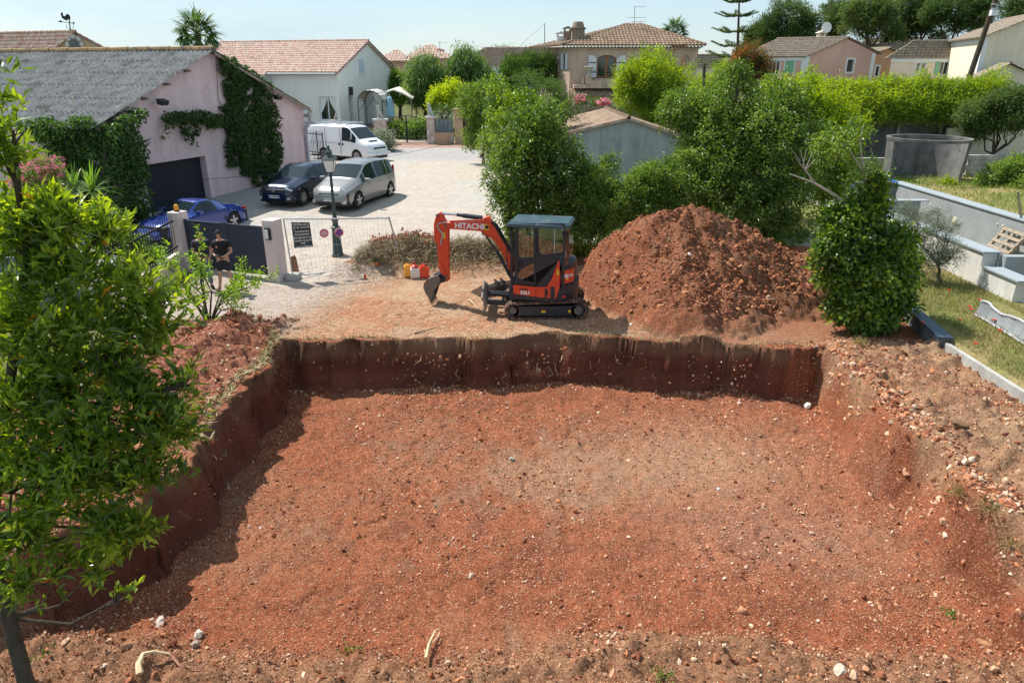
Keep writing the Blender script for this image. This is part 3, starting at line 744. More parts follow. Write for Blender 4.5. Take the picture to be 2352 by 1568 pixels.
def crown(blobs, ncl, per, L, Wd, material, parent, rng, name='crown', spread=.8, droop=.2, upness=.3, shell=.45, gap=.38, gscale=3.2, cr=None, seed=0, toneb=0., flat=.6, twig=0., W=True, tvar=.22):
    P, u, k = lobes_points(blobs, ncl, rng, shell, gap, gscale, seed)
    n = len(P); 
    d0 = u + np.stack([np.zeros(n), np.zeros(n), np.full(n, upness)], 1) + rng.normal(0, .35, (n, 3))
    d0 /= np.linalg.norm(d0, axis=1)[:, None]
    cr = cr if cr is not None else L * 1.2
    PP = np.repeat(P, per, 0) + rng.normal(0, 1, (n * per, 3)) * cr * .55
    DD = np.repeat(d0, per, 0) + rng.normal(0, spread, (n * per, 3)); DD[:, 2] -= droop
    q_ = 1.6 / L * .12; cl_ = (vnoise(P[:, 0] * q_, P[:, 1] * q_, P[:, 2] * q_, seed=seed + 9) - .5) * .5
    t = np.repeat(np.clip(rng.normal(.40 + toneb, tvar, n) + cl_, 0, .92), per) + rng.normal(0, .12, n * per)
    r_ = rng.uniform(size=n * per); t = np.clip(t, 0, .94); t = np.where(r_ > .993, 1.0, t)
    V, F_, T = leaf_mesh(PP, DD, L, Wd, rng, t, flat=flat)
    return np_obj(name, V, F_, material, parent, W=W, attrs={'tone': T}), P
def limbs(base, blobs, r0, rng, material, parent, tips=None, name='trunk', fork=.35, wob=.12, lean=None, ntw=20, W=True, sub=5):
    """tapered trunk from base, a limb to every lobe, twigs out to some leaf clusters"""
    mb = MB(); b = Vector(base)
    cz = sum(q[2] for q in blobs) / len(blobs); cx = sum(q[0] for q in blobs) / len(blobs); cy = sum(q[1] for q in blobs) / len(blobs)
    low = min(q[2] - q[4] for q in blobs)
    f = Vector((b.x + (cx - b.x) * .35, b.y + (cy - b.y) * .35, b.z + max((cz - b.z) * fork, .15)))
    def wob_path(p, q, m, a):
        out = []
        for i in range(m + 1):
            t = i / m; c = p.lerp(q, t)
            if 0 < i < m: c += Vector(rng.normal(0, a, 3)) * (q - p).length
            out.append(c)
        return out
    pth = wob_path(b - Vector((0, 0, .15)), f, 4, wob * .35)
    mb.tube(pth, [r0 * (1.25 if i == 0 else 1 - .3 * i / 4) for i in range(5)], 10)
    for q in blobs:
        c = Vector((q[0], q[1], q[2]))
        p = wob_path(f, c, 4, wob * .6); rr = r0 * .5
        mb.tube(p, [rr, rr * .8, rr * .62, rr * .45, rr * .25], 7)
        for _ in range(sub):
            u = Vector(rng.normal(size=3)); u.z = abs(u.z) * .8; u.normalize()
            e = c + Vector((u.x * q[3], u.y * q[3], u.z * q[4])) * .95
            s = p[int(rng.integers(2, 4))]
            mb.tube(wob_path(s, e, 3, wob * .6), [rr * .35, rr * .25, rr * .15, rr * .06], 5)
    if tips is not None and len(tips):
        C = np.array([(q[0], q[1], q[2]) for q in blobs])
        for i in rng.choice(len(tips), min(ntw, len(tips)), replace=False):
            t_ = tips[i]; c = C[np.argmin(((C - t_) ** 2).sum(1))]
            a = Vector(c).lerp(Vector(t_), .2)
            mb.tube(wob_path(a, Vector(t_), 3, .06), [r0 * .1, r0 * .08, r0 * .05, r0 * .02], 4, cap=False)
    return mb.build(name, material, parent, W=W)
def tree(name, label, cat, base, blobs, r0, ncl, per, L, Wd, material, seed, bark=None, group=None, tname='trunk', tw=20, fork=.35, cname='crown', **kw):
    rg = np.random.default_rng(seed)
    t = thing(name, label, cat, base, 0, group)
    c, tips = crown(blobs, ncl, per, L, Wd, material, t, rg, name=cname, seed=seed, **kw)
    limbs(base, blobs, r0, rg, bark or M_bark, t, tips, name=tname, ntw=tw, fork=fork)
    return t
def gp(px, py, Y):
    """ground point below a bearing at distance Y"""
    c = aty(px, py, Y); return (c.x, c.y, gz(c.x, c.y))

# ------------------------------------------------------------------ near left tree (large glossy leaves)
rg = np.random.default_rng(11)
nl = [(5, 190, 7.6, 50), (30, 255, 7.6, 40), (15, 330, 7.8, 62), (120, 520, 8.2, 95), (240, 530, 8.4, 55), (30, 520, 8.0, 105), (160, 640, 8.2, 110), (330, 660, 8.6, 70), (60, 740, 8.0, 130), (240, 790, 8.3, 125), (380, 740, 8.6, 62), (90, 920, 8.0, 140), (280, 940, 8.2, 120), (400, 975, 8.3, 68), (170, 1080, 7.9, 125), (330, 1075, 8.0, 80), (30, 1090, 7.7, 100), (250, 1210, 7.8, 70), (330, 1225, 7.9, 42), (230, 1300, 7.7, 48), (60, 1230, 7.5, 75), (280, 1370, 7.7, 30)]
nl += [(60, 1330, 7.4, 60), (420, 880, 8.4, 40), (150, 1290, 7.6, 45)]
nb = [blob(b[0], b[1], b[2] * .72, *b[3:]) for b in nl]
nt_base = atz(20, 1720, -.85); nt_base = (-4.42, 4.95, gz(-4.5, 5.0))
nt = thing('laurel_tree', 'big glossy-leaved tree filling the left edge above the pit', 'tree', nt_base)
_, tips = crown(nb, 1750, 9, .13, .042, L_laurel, nt, rg, spread=.8, droop=-.1, upness=.9, shell=.2, gap=.49, gscale=3.0, cr=.07, seed=3, toneb=.14, flat=.7, tvar=.2)
mb = MB()
tp = [(-4.42, 4.95, nt_base[2] - .2), tuple(aty(58, 1560, 5.1)), tuple(aty(20, 1420, 5.3)), tuple(aty(-20, 1200, 5.5)), tuple(aty(20, 900, 5.7)), tuple(aty(60, 600, 5.8)), tuple(aty(30, 300, 5.7))]
mb.tube(tp, [.085, .07, .065, .058, .045, .03, .012], 10)
for q in nb[2:]:
    k = min(range(2, 6), key=lambda i: (Vector(tp[i]) - Vector(q[:3])).length + (2 if tp[i][2] > q[2] + .3 else 0))
    s = Vector(tp[k]); e = Vector(q[:3]); m_ = s.lerp(e, .5) + Vector((0, 0, -.15 + .1 * rg.normal()))
    mb.tube([s, m_, e], [.018, .013, .007], 6)
    for _ in range(7):
        u = Vector(rg.normal(size=3)).normalized(); mb.tube([e.lerp(m_, .4), e + u * q[3] * .4 + Vector((0, 0, -.03)), e + u * q[3] * .9], [.011, .008, .004], 4)
mb.build('trunk', M_bark, nt, W=True)

# small plum sapling between the near tree and the gate: separate boughs
def boughs(name, label, cat, base, tips, r0, L, Wd, material, seed, per=7, step=.09, bark=None, bend=.15, group=None, spread=.9, cl=.05, toneb=.1, side=3):
    """open shrub: boughs drawn base->tip with leaves along them and side twigs"""
    rg = np.random.default_rng(seed); t = thing(name, label, cat, base, 0, group)
    mb = MB(); LP = []; LD = []
    for tp_ in tips:
        b = Vector(base); e = Vector(tp_); ln = (e - b).length
        m1 = b.lerp(e, .35) + Vector((rg.normal(0, .05), rg.normal(0, .05), bend)) * ln
        m2 = b.lerp(e, .7) + Vector((rg.normal(0, .04), rg.normal(0, .04), bend * .7)) * ln
        path = [b - Vector((0, 0, .1)), m1, m2, e]
        mb.tube(path, [r0, r0 * .6, r0 * .35, r0 * .1], 6)
        def leafs(p, q, st):
            n = max(2, int((q - p).length / st))
            for i in range(n):
                c = p.lerp(q, (i + .5) / n); dd = (q - p).normalized()
                LP.append(c); LD.append(dd)
        leafs(m1.lerp(m2, .3), m2, step * 1.4); leafs(m2, e, step)
        for _ in range(side):
            f = rg.uniform(.35, .95); s = (m1.lerp(m2, (f - .35) / .35) if f < .7 else m2.lerp(e, (f - .7) / .3))
            u = (e - b).normalized() + Vector(rg.normal(0, .75, 3)); u.z += .25; u.normalize()
            q = s + u * ln * rg.uniform(.15, .34)
            mb.tube([s, s.lerp(q, .5) + Vector((0, 0, .02)), q], [r0 * .22, r0 * .15, r0 * .05], 4)
            leafs(s.lerp(q, .2), q, step)
    mb.build('stem', bark or M_bark, t, W=True)
    P = np.repeat(np.array([tuple(p) for p in LP]), per, 0); D = np.repeat(np.array([tuple(p) for p in LD]), per, 0)
    n = len(P); P = P + rg.normal(0, cl, (n, 3)); D = D + rg.normal(0, spread, (n, 3)); D[:, 2] += .1
    T_ = np.clip(rg.normal(.45 + toneb, .22, n), 0, .93)
    V, F_, T2 = leaf_mesh(P, D, L, Wd, rg, T_)
    np_obj('foliage', V, F_, material, t, W=True, attrs={'tone': T2})
    return t
pb = gp(482, 752, 16.2)
tips = [tuple(aty(px, py, yy)) for px, py, yy in ((395, 600, 16.4), (462, 545, 16.2), (448, 600, 16.0), (385, 645, 16.1), (580, 620, 16.5), (595, 650, 16.4), (632, 634, 16.5), (545, 685, 16.0), (575, 705, 16.1), (430, 680, 15.9), (470, 655, 16.6), (370, 590, 16.3), (565, 660, 15.9), (410, 620, 16.6))]
boughs('plum_sapling', 'open leafy sapling standing in front of the two men', 'sapling', pb, tips, .03, .085, .04, L_lime2, 5, per=8, step=.08, cl=.05, side=5)

# ------------------------------------------------------------------ trees and shrubs behind the heap
def T(name, label, base, bl, r0, ncl, per, L, Wd, m, seed, **kw):
    cat = kw.pop('cat', 'tree')
    k_ = kw.pop('shrink', 1.)
    return tree(name, label, cat, base, [blob(*b[:3], *[r * k_ for r in b[3:]]) for b in bl], r0, ncl, per, L, Wd, m, seed, **kw)
T('climber_covered_tree', 'tall dense green tree just behind the digger arm', gp(1230, 560, 22.6), [(1235, 340, 22.6, 80), (1160, 420, 22.3, 40), (1330, 430, 22.6, 55), (1225, 300, 22.6, 60), (1180, 350, 22.4, 48), (1215, 400, 22.4, 75), (1290, 380, 22.8, 60), (1180, 460, 22.2, 50), (1240, 480, 22.3, 72), (1310, 470, 22.6, 60), (1190, 525, 22.2, 40), (1265, 270, 22.9, 35), (1280, 545, 22.2, 50)], .12, 6000, 6, .125, .058, L_green, 21, tw=110, gap=.44, shell=.5, fork=.25)
T('leafy_shrub', 'thin light green shrub between the tall tree and the mound', gp(1370, 560, 22.8), [(1370, 420, 22.8, 45), (1400, 480, 22.6, 60), (1345, 540, 22.3, 50), (1450, 450, 23, 45), (1480, 420, 23.2, 30), (1340, 480, 22.4, 45), (1400, 370, 23, 20)], .05, 4400, 6, .10, .045, L_green, 22, cat='shrub', gap=.42, tw=70, toneb=.15)
T('leafy_shrub', 'thicket of small green leaves at the top left of the mound', gp(1520, 500, 23.4), [(1500, 420, 23.4, 50), (1560, 430, 23.6, 50), (1460, 490, 22.9, 45), (1530, 470, 23.2, 42), (1580, 370, 24, 30), (1545, 380, 23.8, 22)], .05, 4200, 6, .10, .045, L_green, 23, cat='shrub', gap=.41, tw=70, toneb=.15)
T('broadleaf_tree', 'large dark green tree rising behind the top of the mound', gp(1690, 520, 24.6), [(1700, 235, 24.8, 55), (1600, 260, 25.4, 45), (1800, 225, 25, 48), (1850, 310, 25, 50), (1740, 320, 24.4, 95), (1650, 370, 24.4, 75), (1800, 380, 24.6, 80), (1640, 300, 24.8, 55), (1700, 430, 24.0, 95), (1800, 460, 24.2, 75), (1780, 280, 25, 60), (1620, 440, 24, 50), (1700, 170, 25, 28), (1760, 520, 23.6, 60), (1830, 520, 23.7, 40)], .16, 7600, 6, .145, .055, L_green, 24, tw=150, gap=.46, droop=.5, toneb=.05)
T('fruit_tree', 'drooping-leaved tree with bare grey twigs beside the shed gable', gp(1640, 480, 25.6), [(1560, 250, 25.6, 40), (1600, 290, 25.4, 42), (1530, 260, 25.6, 22), (1640, 240, 25.9, 45), (1590, 350, 25.0, 36), (1665, 200, 26.2, 34)], .1, 2300, 7, .13, .04, L_green, 25, tw=60, gap=.38, toneb=.15, droop=1.0, bark=M_bark_pale)
T('yellow_green_tree', 'sunlit yellow-green tree left of the concrete tank', gp(1900, 470, 26.8), [(1830, 250, 27.5, 66), (1900, 280, 27.2, 62), (1820, 320, 27, 60), (1890, 350, 26.8, 70), (1940, 320, 26.8, 45), (1860, 215, 28, 36), (1930, 400, 26.4, 40), (1900, 430, 26.3, 45)], .11, 5600, 6, .14, .055, L_lime, 26, tw=70, gap=.42, toneb=-.12)
iv = gp(1990, 752, 16.1)
T('ivy_covered_stump', 'tree stump smothered in bright green ivy at the right end of the heap', iv, [(1940, 510, 16.3, 36), (1990, 480, 16.4, 42), (1930, 560, 16.0, 48), (1985, 560, 16.3, 50), (2045, 565, 16.2, 46), (1980, 650, 16.1, 62), (2065, 630, 16.1, 38), (1925, 640, 16.0, 36), (2000, 715, 15.9, 56), (1895, 590, 16.2, 24), (2055, 695, 16.0, 36), (1905, 500, 16.3, 20), (1940, 705, 15.8, 34), (2085, 590, 16.3, 20), (2010, 430, 16.4, 24)], .2, 4700, 6, .13, .09, L_ivy, 27, shrink=.88, tw=20, gap=.46, shell=.6, droop=.7, toneb=.1, fork=.3, tvar=.3)
sp = (iv[0], iv[1], iv[2])
stump = bpy.data.objects['ivy_covered_stump']
mb = MB(); rg = np.random.default_rng(5)
for pts, r in ((((1985, 520), (1980, 450), (1985, 400), (1975, 330), (1982, 290)), .035), (((1975, 500), (1920, 450), (1870, 420), (1815, 400)), .05), (((1870, 420), (1850, 390), (1838, 345)), .02), (((1850, 390), (1866, 350)), .014), (((1850, 392), (1825, 360)), .014), (((1850, 392), (1872, 365)), .012), (((1985, 400), (1955, 350), (1925, 320)), .025), (((1985, 420), (2010, 380), (2000, 340)), .02), (((1838, 370), (1820, 345)), .01), (((1845, 380), (1852, 340)), .01)):
    P_ = [tuple(aty(px, py, 16.4)) for px, py in pts]; mb.tube(P_, [r * (1 - .7 * i / (len(P_) - 1)) for i in range(len(P_))], 6)
mb.build('dead_bough', M_bark_pale, stump, W=True)
_b = [blob(1990, 400, 16.4, 40), blob(1925, 330, 16.6, 38), blob(1960, 300, 16.6, 30), blob(1890, 340, 16.8, 36), blob(2010, 430, 16.3, 26)]
crown(_b, 520, 6, .085, .045, L_green, stump, rg, name='sparse_foliage', gap=.45, toneb=.2, seed=8)
T('olive_tree', 'grey-green olive against the pale pool wall', gp(2165, 640, 18.9), [(2110, 520, 19.2, 40), (2150, 560, 18.9, 45), (2080, 490, 19.6, 28), (2190, 590, 18.6, 28), (2130, 610, 18.8, 35), (2155, 500, 19.2, 24), (2190, 520, 19, 16)], .05, 2100, 7, .07, .014, L_olive, 28, tw=90, gap=.4, spread=.6, upness=.7)
# shrubs along the far side of the yard
T('laurel_shrub', 'light green shrub overhanging the brown gate', gp(1110, 345, 40), [(1085, 240, 40.5, 40), (1110, 280, 40, 42), (1100, 215, 41, 28), (1130, 330, 38, 35), (1085, 320, 40, 24), (1150, 370, 35, 30)], .1, 2600, 6, .15, .055, L_green, 31, cat='shrub', gap=.38, toneb=.16)
T('ivy_arch', 'glossy ivy bush with a dark arch-shaped hollow below it', gp(1190, 330, 31), [(1160, 245, 32, 40), (1200, 250, 31.5, 40), (1160, 290, 31, 42), (1140, 200, 33, 22), (1220, 290, 31, 30)], .1, 2300, 6, .11, .08, L_ivy, 32, cat='shrub', gap=.38, toneb=.2)
T('thorny_tree', 'thin grey-green tree in front of the beige house', gp(1250, 330, 34), [(1220, 200, 35, 40), (1260, 230, 34.5, 50), (1200, 240, 34, 36), (1300, 250, 34.5, 36), (1245, 270, 34, 45), (1275, 205, 35, 24)], .09, 2500, 6, .09, .035, L_dark, 33, tw=140, gap=.47, toneb=.45, bark=M_bark_pale)
T('oleander_shrub', 'pale oleander shrub beside the white van', gp(880, 352, 46.5), [(872, 322, 46.5, 17), (890, 330, 46, 15), (868, 338, 46, 14), (884, 314, 47, 12)], .05, 480, 7, .28, .05, L_olive, 34, cat='shrub', gap=.3, spread=.9, toneb=.1)
T('round_tree', 'ball-shaped yellow-green tree in front of the beige house', gp(1490, 300, 46), [(1490, 185, 46, 62), (1450, 210, 45.6, 42), (1540, 195, 46, 46), (1500, 145, 46.5, 34), (1500, 240, 45.6, 48), (1560, 235, 45.6, 32), (1440, 175, 46, 26)], .16, 5600, 6, .17, .06, L_bamboo, 35, gap=.34, shell=.65, toneb=-.22, tw=10)
T('garden_bush', 'soft yellow-green bush behind the wooden post', gp(1640, 290, 49), [(1610, 220, 49, 34), (1645, 190, 49.5, 30), (1640, 240, 48.5, 36), (1600, 190, 50, 16), (1660, 160, 50, 20)], .1, 2200, 6, .15, .05, L_bamboo, 36, cat='bush', gap=.36, toneb=-.15)
T('red_tipped_shrub', 'red-tipped shrub left of the pink house', gp(1720, 240, 52), [(1720, 140, 52, 36), (1695, 165, 52, 28), (1745, 155, 52, 28), (1700, 120, 53, 16), (1670, 175, 51.5, 18)], .12, 2300, 6, .16, .06, L_red, 37, cat='shrub', gap=.36, toneb=0)
# trees round the white house and the neighbour's gate
T('pepper_tree', 'weeping pale green tree left of the pair behind the white house', gp(975, 300, 60), [(975, 165, 60, 26, 32), (960, 200, 60, 20, 34), (1000, 175, 61, 20, 24)], .2, 2300, 7, .5, .06, L_willow, 38, gap=.36, droop=1.7, spread=.45, group='weeping pepper trees by the white house')
T('pepper_tree', 'taller weeping pale green tree, right of the pair', gp(1075, 300, 62), [(1070, 145, 62, 26, 32), (1095, 175, 62, 28, 34), (1055, 170, 61.5, 18, 30), (1115, 200, 61, 20, 28)], .2, 3000, 7, .5, .06, L_willow, 39, gap=.36, droop=1.7, spread=.45, group='weeping pepper trees by the white house')
T('acacia_shrub', 'vivid yellow-green shrub behind the wrought iron gate', gp(1020, 290, 57), [(1010, 222, 57, 22), (1040, 210, 57, 22), (995, 235, 57, 14), (1060, 225, 57.5, 18), (1030, 235, 56.5, 16)], .1, 1300, 7, .2, .09, L_lime, 40, cat='shrub', gap=.34, toneb=.3)
T('cypress_hedge_tree', 'dark green clipped cypress clump left of the beige house', gp(1210, 300, 68), [(1180, 165, 68, 28, 34), (1215, 160, 68, 26, 32), (1250, 162, 68.5, 24, 32), (1200, 190, 67, 30, 30)], .2, 4200, 6, .3, .06, L_dark, 41, gap=.25, shell=.7, upness=1.4, spread=.4, toneb=.25)
T('round_pine', 'small round dark tree behind the cypress clump', gp(1150, 250, 92), [(1150, 150, 92, 30), (1170, 140, 93, 22), (1130, 160, 92, 18)], .25, 1800, 6, .35, .08, L_pine, 42, gap=.3)
T('garden_bush', 'green bush behind the left leaf of the iron gate', gp(915, 305, 54), [(912, 296, 54, 16, 12), (898, 300, 54, 12, 9)], .05, 500, 6, .22, .07, L_green, 44, cat='bush', gap=.3)
T('garden_bush', 'clump of long pale leaves behind the right leaf of the iron gate', gp(955, 310, 53.5), [(950, 300, 53.5, 16, 11), (968, 296, 54, 12, 12)], .05, 460, 7, .4, .05, L_yucca, 45, cat='bush', gap=.25, upness=1.2)
T('garden_tree', 'dense dark green tree below the far pink roof', gp(920, 260, 66), [(905, 190, 66, 22), (930, 200, 66, 20), (915, 215, 65.5, 18)], .2, 1300, 6, .28, .12, L_green, 43, gap=.3)
for k, (px, py, r_) in enumerate(((1135, 196, 10), (1085, 235, 14))): pass

# ------------------------------------------------------------------ bamboo hedge above the panel wall, cypresses right of it
hb = []
for i, px in enumerate(range(1770, 2300, 34)):
    jt = (13 * i) % 7 - 3
    hb += [(px, 214 + jt, 37.2, 25), (px + 10, 242 - jt, 36.6, 25), (px + 4, 200 - jt * 2, 37.6, 16)]
hb += [(px, 262, 36.4, 20) for px in range(1840, 2290, 45)] + [(2120, 178, 37.5, 10, 16), (2285, 190, 37.4, 24), (2270, 215, 37, 30)]
rg = np.random.default_rng(60)
hd = thing('bamboo_hedge', 'long bright lime-green bamboo hedge on top of the dark wall', 'hedge', gp(2000, 260, 37.4))
crown([blob(*b) for b in hb], 12500, 6, .19, .045, L_bamboo, hd, rg, name='foliage', toneb=-.14, gap=.36, gscale=2.0, shell=.55, seed=61, spread=.6, droop=.5, upness=.9)
mb = MB()
for i in range(110):
    x = rg.uniform(13.2, 25.8); y = 37.7 + rg.uniform(-.3, .5)
    mb.tube([(x, y, 3.5), (x + rg.normal(0, .15), y, 4.6), (x + rg.normal(0, .3), y, 5.5)], [.02, .015, .006], 4)
mb.build('canes', mat('cane', (.3, .3, .1), rough=.6), hd, W=True)
T('cypress_tree', 'dark layered cypress with bare leaning trunks at the right edge', gp(2290, 330, 34.5), [(2230, 262, 35, 30, 20), (2300, 235, 34.5, 38, 16), (2345, 225, 34.2, 40, 20), (2270, 285, 34.6, 26, 16), (2330, 275, 34, 36, 16), (2370, 260, 34, 36, 20), (2240, 300, 35, 20, 16)], .1, 4200, 6, .2, .04, L_pine, 62, gap=.4, toneb=.2, spread=.5, droop=.1, tw=60)
T('garden_bush', 'green leafy bush by the block wall at the right edge', gp(2320, 430, 31), [(2300, 405, 31, 34), (2345, 400, 31, 40), (2260, 420, 30.5, 20), (2350, 430, 30, 26), (2320, 385, 31.5, 20)], .05, 1800, 6, .13, .06, L_green, 63, cat='bush', gap=.36, toneb=.2)
for k, (px, py, yy, r_) in enumerate(((2182, 424, 28.8, 14), (2000, 455, 28, 16), (2350, 500, 27, 10))): pass
T('weed_clump', 'small bright weed clump at the mouth of the concrete tank', gp(2178, 430, 31), [(2172, 427, 31, 12, 14), (2186, 431, 31, 10, 10)], .02, 150, 7, .16, .05, L_lime, 64, cat='weeds', gap=.2, toneb=.1)

# ------------------------------------------------------------------ umbrella pines on the skyline
def pine(label, base_px, Y, crowns, r0, seed, n=1600, tb=0.):
    b = gp(base_px[0], base_px[1], Y)
    return tree('umbrella_pine', label, 'pine tree', b, [blob(px, py, Y + dy, r, rr) for px, py, dy, r, rr in crowns], r0, n, 7, .55, .09, L_pine, seed, bark=M_pine_bark, group='pines on the skyline', gap=.36, shell=.4, upness=.8, spread=.6, fork=.45, tw=40, toneb=tb, gscale=2.0, cr=.5)
pine('left-most big round pine, above the pink gabled house', (1800, 140), 98, [(1810, 40, 0, 46, 38), (1760, 70, 1, 30, 30), (1850, 60, 0, 36, 34), (1830, 85, 0, 40, 24), (1785, 95, 0, 34, 18)], .35, 71, 2600)
pine('low pine at the left foot of the pine group', (1735, 130), 102, [(1735, 85, 0, 22, 22), (1725, 110, 0, 20, 16)], .25, 72, 800)
pine('pine with a divided crown, second from the left', (1925, 130), 100, [(1925, 50, 0, 34, 34), (1905, 75, 1, 22, 22), (1950, 30, 1, 32, 24), (1910, 25, 2, 22, 18)], .3, 73, 1900, -.05)
pine('pale grey-green pine leaning right, in the middle of the group', (1985, 140), 92, [(1985, 50, 0, 40, 32), (2030, 60, 0, 34, 28), (2010, 20, 0, 40, 24), (1960, 25, 0, 24, 20), (2050, 80, 0, 20, 16)], .35, 74, 2400, .2)
pine('dark pine with open limbs behind the orange house', (2110, 150), 96, [(2080, 20, 0, 40, 30), (2120, 50, 0, 42, 30), (2080, 70, 0, 24, 22), (2150, 90, 0, 24, 12), (2140, 10, 0, 34, 24)], .35, 75, 2200, -.1)
pine('spreading dark pine left of the wooden utility pole', (2180, 150), 90, [(2190, 20, 0, 48, 26), (2240, 40, 0, 42, 20), (2150, 30, 0, 30, 22), (2250, 10, 0, 40, 22), (2210, 60, 0, 32, 12), (2270, 70, 0, 26, 12)], .35, 76, 2600, -.12)
pine('pine cut by the right edge beside the utility pole', (2360, 120), 95, [(2345, 30, 0, 34, 20), (2360, 0, 0, 34, 24), (2330, 10, 0, 20, 14), (2350, 55, 0, 24, 12)], .35, 77, 1200, -.1)
# far-off woods closing the horizon between the houses
rg = np.random.default_rng(80)
wb = []
for i, px in enumerate(range(-2200, 4600, 60)):
    wb.append(blob(px, 168 + rg.uniform(-8, 8) + (12 if 300 < px < 1300 else 0), 190 + rg.uniform(-15, 25), 40, 20))
o, _ = crown(wb, 9000, 5, 1.6, .9, L_dark, None, rg, name='distant_woods', gap=.1, shell=.5, seed=81, toneb=.2)
tag(o, 'dark line of woods far behind the houses', 'woods', kind='stuff')

# ------------------------------------------------------------------ palms and araucaria
def fan_palm(label, top, base, fr, nf, seed, trunk_r, fan=True):
    rg = np.random.default_rng(seed); t = thing('fan_palm', label, 'palm tree', base)
    b = Vector(base); tp_ = Vector(top); mb = MB()
    mb.tube([b, b.lerp(tp_, .5), tp_], [trunk_r * 1.3, trunk_r, trunk_r * 1.1], 9); mb.build('trunk', M_bark, t, W=True)
    P = []; D = []; mb = MB(); LN = []
    for i in range(nf):
        a = i * 2.4; el = 1.35 - 1.9 * (i / nf) + rg.normal(0, .08)
        d = Vector((cos(a) * cos(el), sin(a) * cos(el), sin(el)))
        hub = tp_ + d * fr * .62 + Vector((0, 0, -.05 * fr))
        mb.tube([tp_, hub], [.03, .02], 4)
        s = d.cross(Vector((0, 0, 1))); s = s.normalized() if s.length > .1 else Vector((1, 0, 0)); 
        for k in range(26):
            th = -1.9 + 3.8 * k / 25
            dd = (d * cos(th) + s * sin(th)); dd.z -= .25 + .2 * abs(th) + (.5 if el < 0 else 0)
            P.append(hub); D.append(dd)
    mb.build('stalks', mat('palm_stalk', (.2, .25, .08), rough=.6), t, W=True)
    P = np.array([tuple(p) for p in P]); D = np.array([tuple(p) for p in D])
    T_ = np.clip(rg.normal(.45, .22, len(P)), 0, .93)
    V, F_, T2 = leaf_mesh(P, D, fr * .55, fr * .055, rg, T_, flat=.25)
    np_obj('fronds', V, F_, L_palm, t, W=True, attrs={'tone': T2})
    return t
c = aty(453, 78, 52); fan_palm('tall fan palm behind the corrugated roof ridge', c, (c.x, 52, gz(c.x, 52)), 1.65, 34, 90, .2)
c = aty(1550, 74, 95); fan_palm('distant fan palm behind the beige house roof', c, (c.x, 95, gz(c.x, 95)), 1.9, 30, 91, .25)
c = aty(1105, 160, 63); 
# cycad-like palm behind the gate pillar
c = aty(1015, 262, 54); fan_palm('small low fan palm behind the iron gate', c, (c.x, 54, gz(c.x, 54)), .9, 16, 92, .1)
b = gp(1690, 240, 60); t = thing('norfolk_pine', 'tiered norfolk pine standing against the sky right of the beige house', 'conifer', b)
rg = np.random.default_rng(95); top = aty(1700, -60, 60); mb = MB(); bb = Vector(b); mb.tube([bb, bb.lerp(top, .5), top], [.16, .11, .03], 8)
P = []; D = []
for k, (py, ln) in enumerate(((150, 78), (128, 72), (104, 62), (72, 50), (36, 44), (4, 34), (-28, 24))):
    c = aty(1688 + (150 - py) * .05, py, 60); n_ = 7
    for j in range(n_):
        a = j * 2 * pi / n_ + k * .6 + .2; L_ = ln * 60 * CT / FPX * rg.uniform(.85, 1.1)
        d = Vector((cos(a), sin(a), 0)); e1 = c + d * L_ * .5 + Vector((0, 0, -.12 * L_ * .5)); e2 = c + d * L_ + Vector((0, 0, .12 * L_))
        mb.tube([c, e1, e2], [.04, .03, .012], 5)
        for q in range(14):
            f = .3 + .7 * q / 13; p_ = c.lerp(e1, f * 2) if f < .5 else e1.lerp(e2, f * 2 - 1)
            for sg in (-1, 1):
                s = Vector((-d.y, d.x, 0)) * sg
                for w in range(9): P.append(p_ + s * rg.uniform(0, .28) * (1.3 - f)); D.append(Vector((d.x * .9, d.y * .9, .55)) + s * .5 + Vector(rg.normal(0, .22, 3)))
mb.build('trunk', M_pine_bark, t, W=True)
P = np.array([tuple(p) for p in P]); D = np.array([tuple(p) for p in D])
V, F_, T2 = leaf_mesh(P, D, .26, .035, rg, np.clip(rg.normal(.4, .2, len(P)), 0, .93))
np_obj('crown', V, F_, L_pine, t, W=True, attrs={'tone': T2})
# ================================================================== BUILDINGS
M_tile_red = mat('roof_tile_red', (.46, .27, .21), rough=.9, var=.3, scale=2.6, bump=.5, bscale=14, spec=.15, dirt=((.58, .50, .43), 3.5, .42, .62))
M_tile_old = mat('roof_tile_weathered', (.30, .21, .15), rough=.95, var=.35, scale=2.0, bump=.6, bscale=12, spec=.1, dirt=((.16, .13, .10), 2.5, .48, .62))
M_tile_grey = mat('roof_tile_lichen', (.26, .21, .17), rough=.95, var=.3, scale=3.0, bump=.6, bscale=12, spec=.1, dirt=((.34, .28, .21), 2.5, .48, .66))
M_pinkwall = mat('render_pink', (.74, .56, .58), rough=.95, var=.07, scale=3, bump=.3, bscale=60, spec=.1, streak=.16, dirt=((.52, .27, .27), .6, .60, .72))
M_white = mat('render_white', (.82, .82, .81), rough=.9, var=.04, scale=1, bump=.2, bscale=60, spec=.1, streak=.06)
M_beige = mat('render_beige', (.62, .46, .36), rough=.95, var=.08, scale=.9, bump=.3, bscale=40, spec=.1, streak=.28)
M_pinkh = mat('render_rose', (.66, .42, .35), rough=.95, var=.14, scale=.35, bump=.3, bscale=40, spec=.1, streak=.08)
M_paleroseh = mat('render_pale_rose', (.80, .66, .58), rough=.95, var=.05, scale=.5, spec=.1, streak=.1)
M_orange = mat('render_orange', (.62, .34, .2), rough=.95, var=.06, scale=.5, spec=.1, streak=.1)
M_cream = mat('render_cream', (.80, .72, .57), rough=.95, var=.05, scale=.5, spec=.1, streak=.12)
M_tan = mat('render_tan', (.52, .38, .24), rough=.95, var=.1, scale=.8, spec=.1, streak=.15)
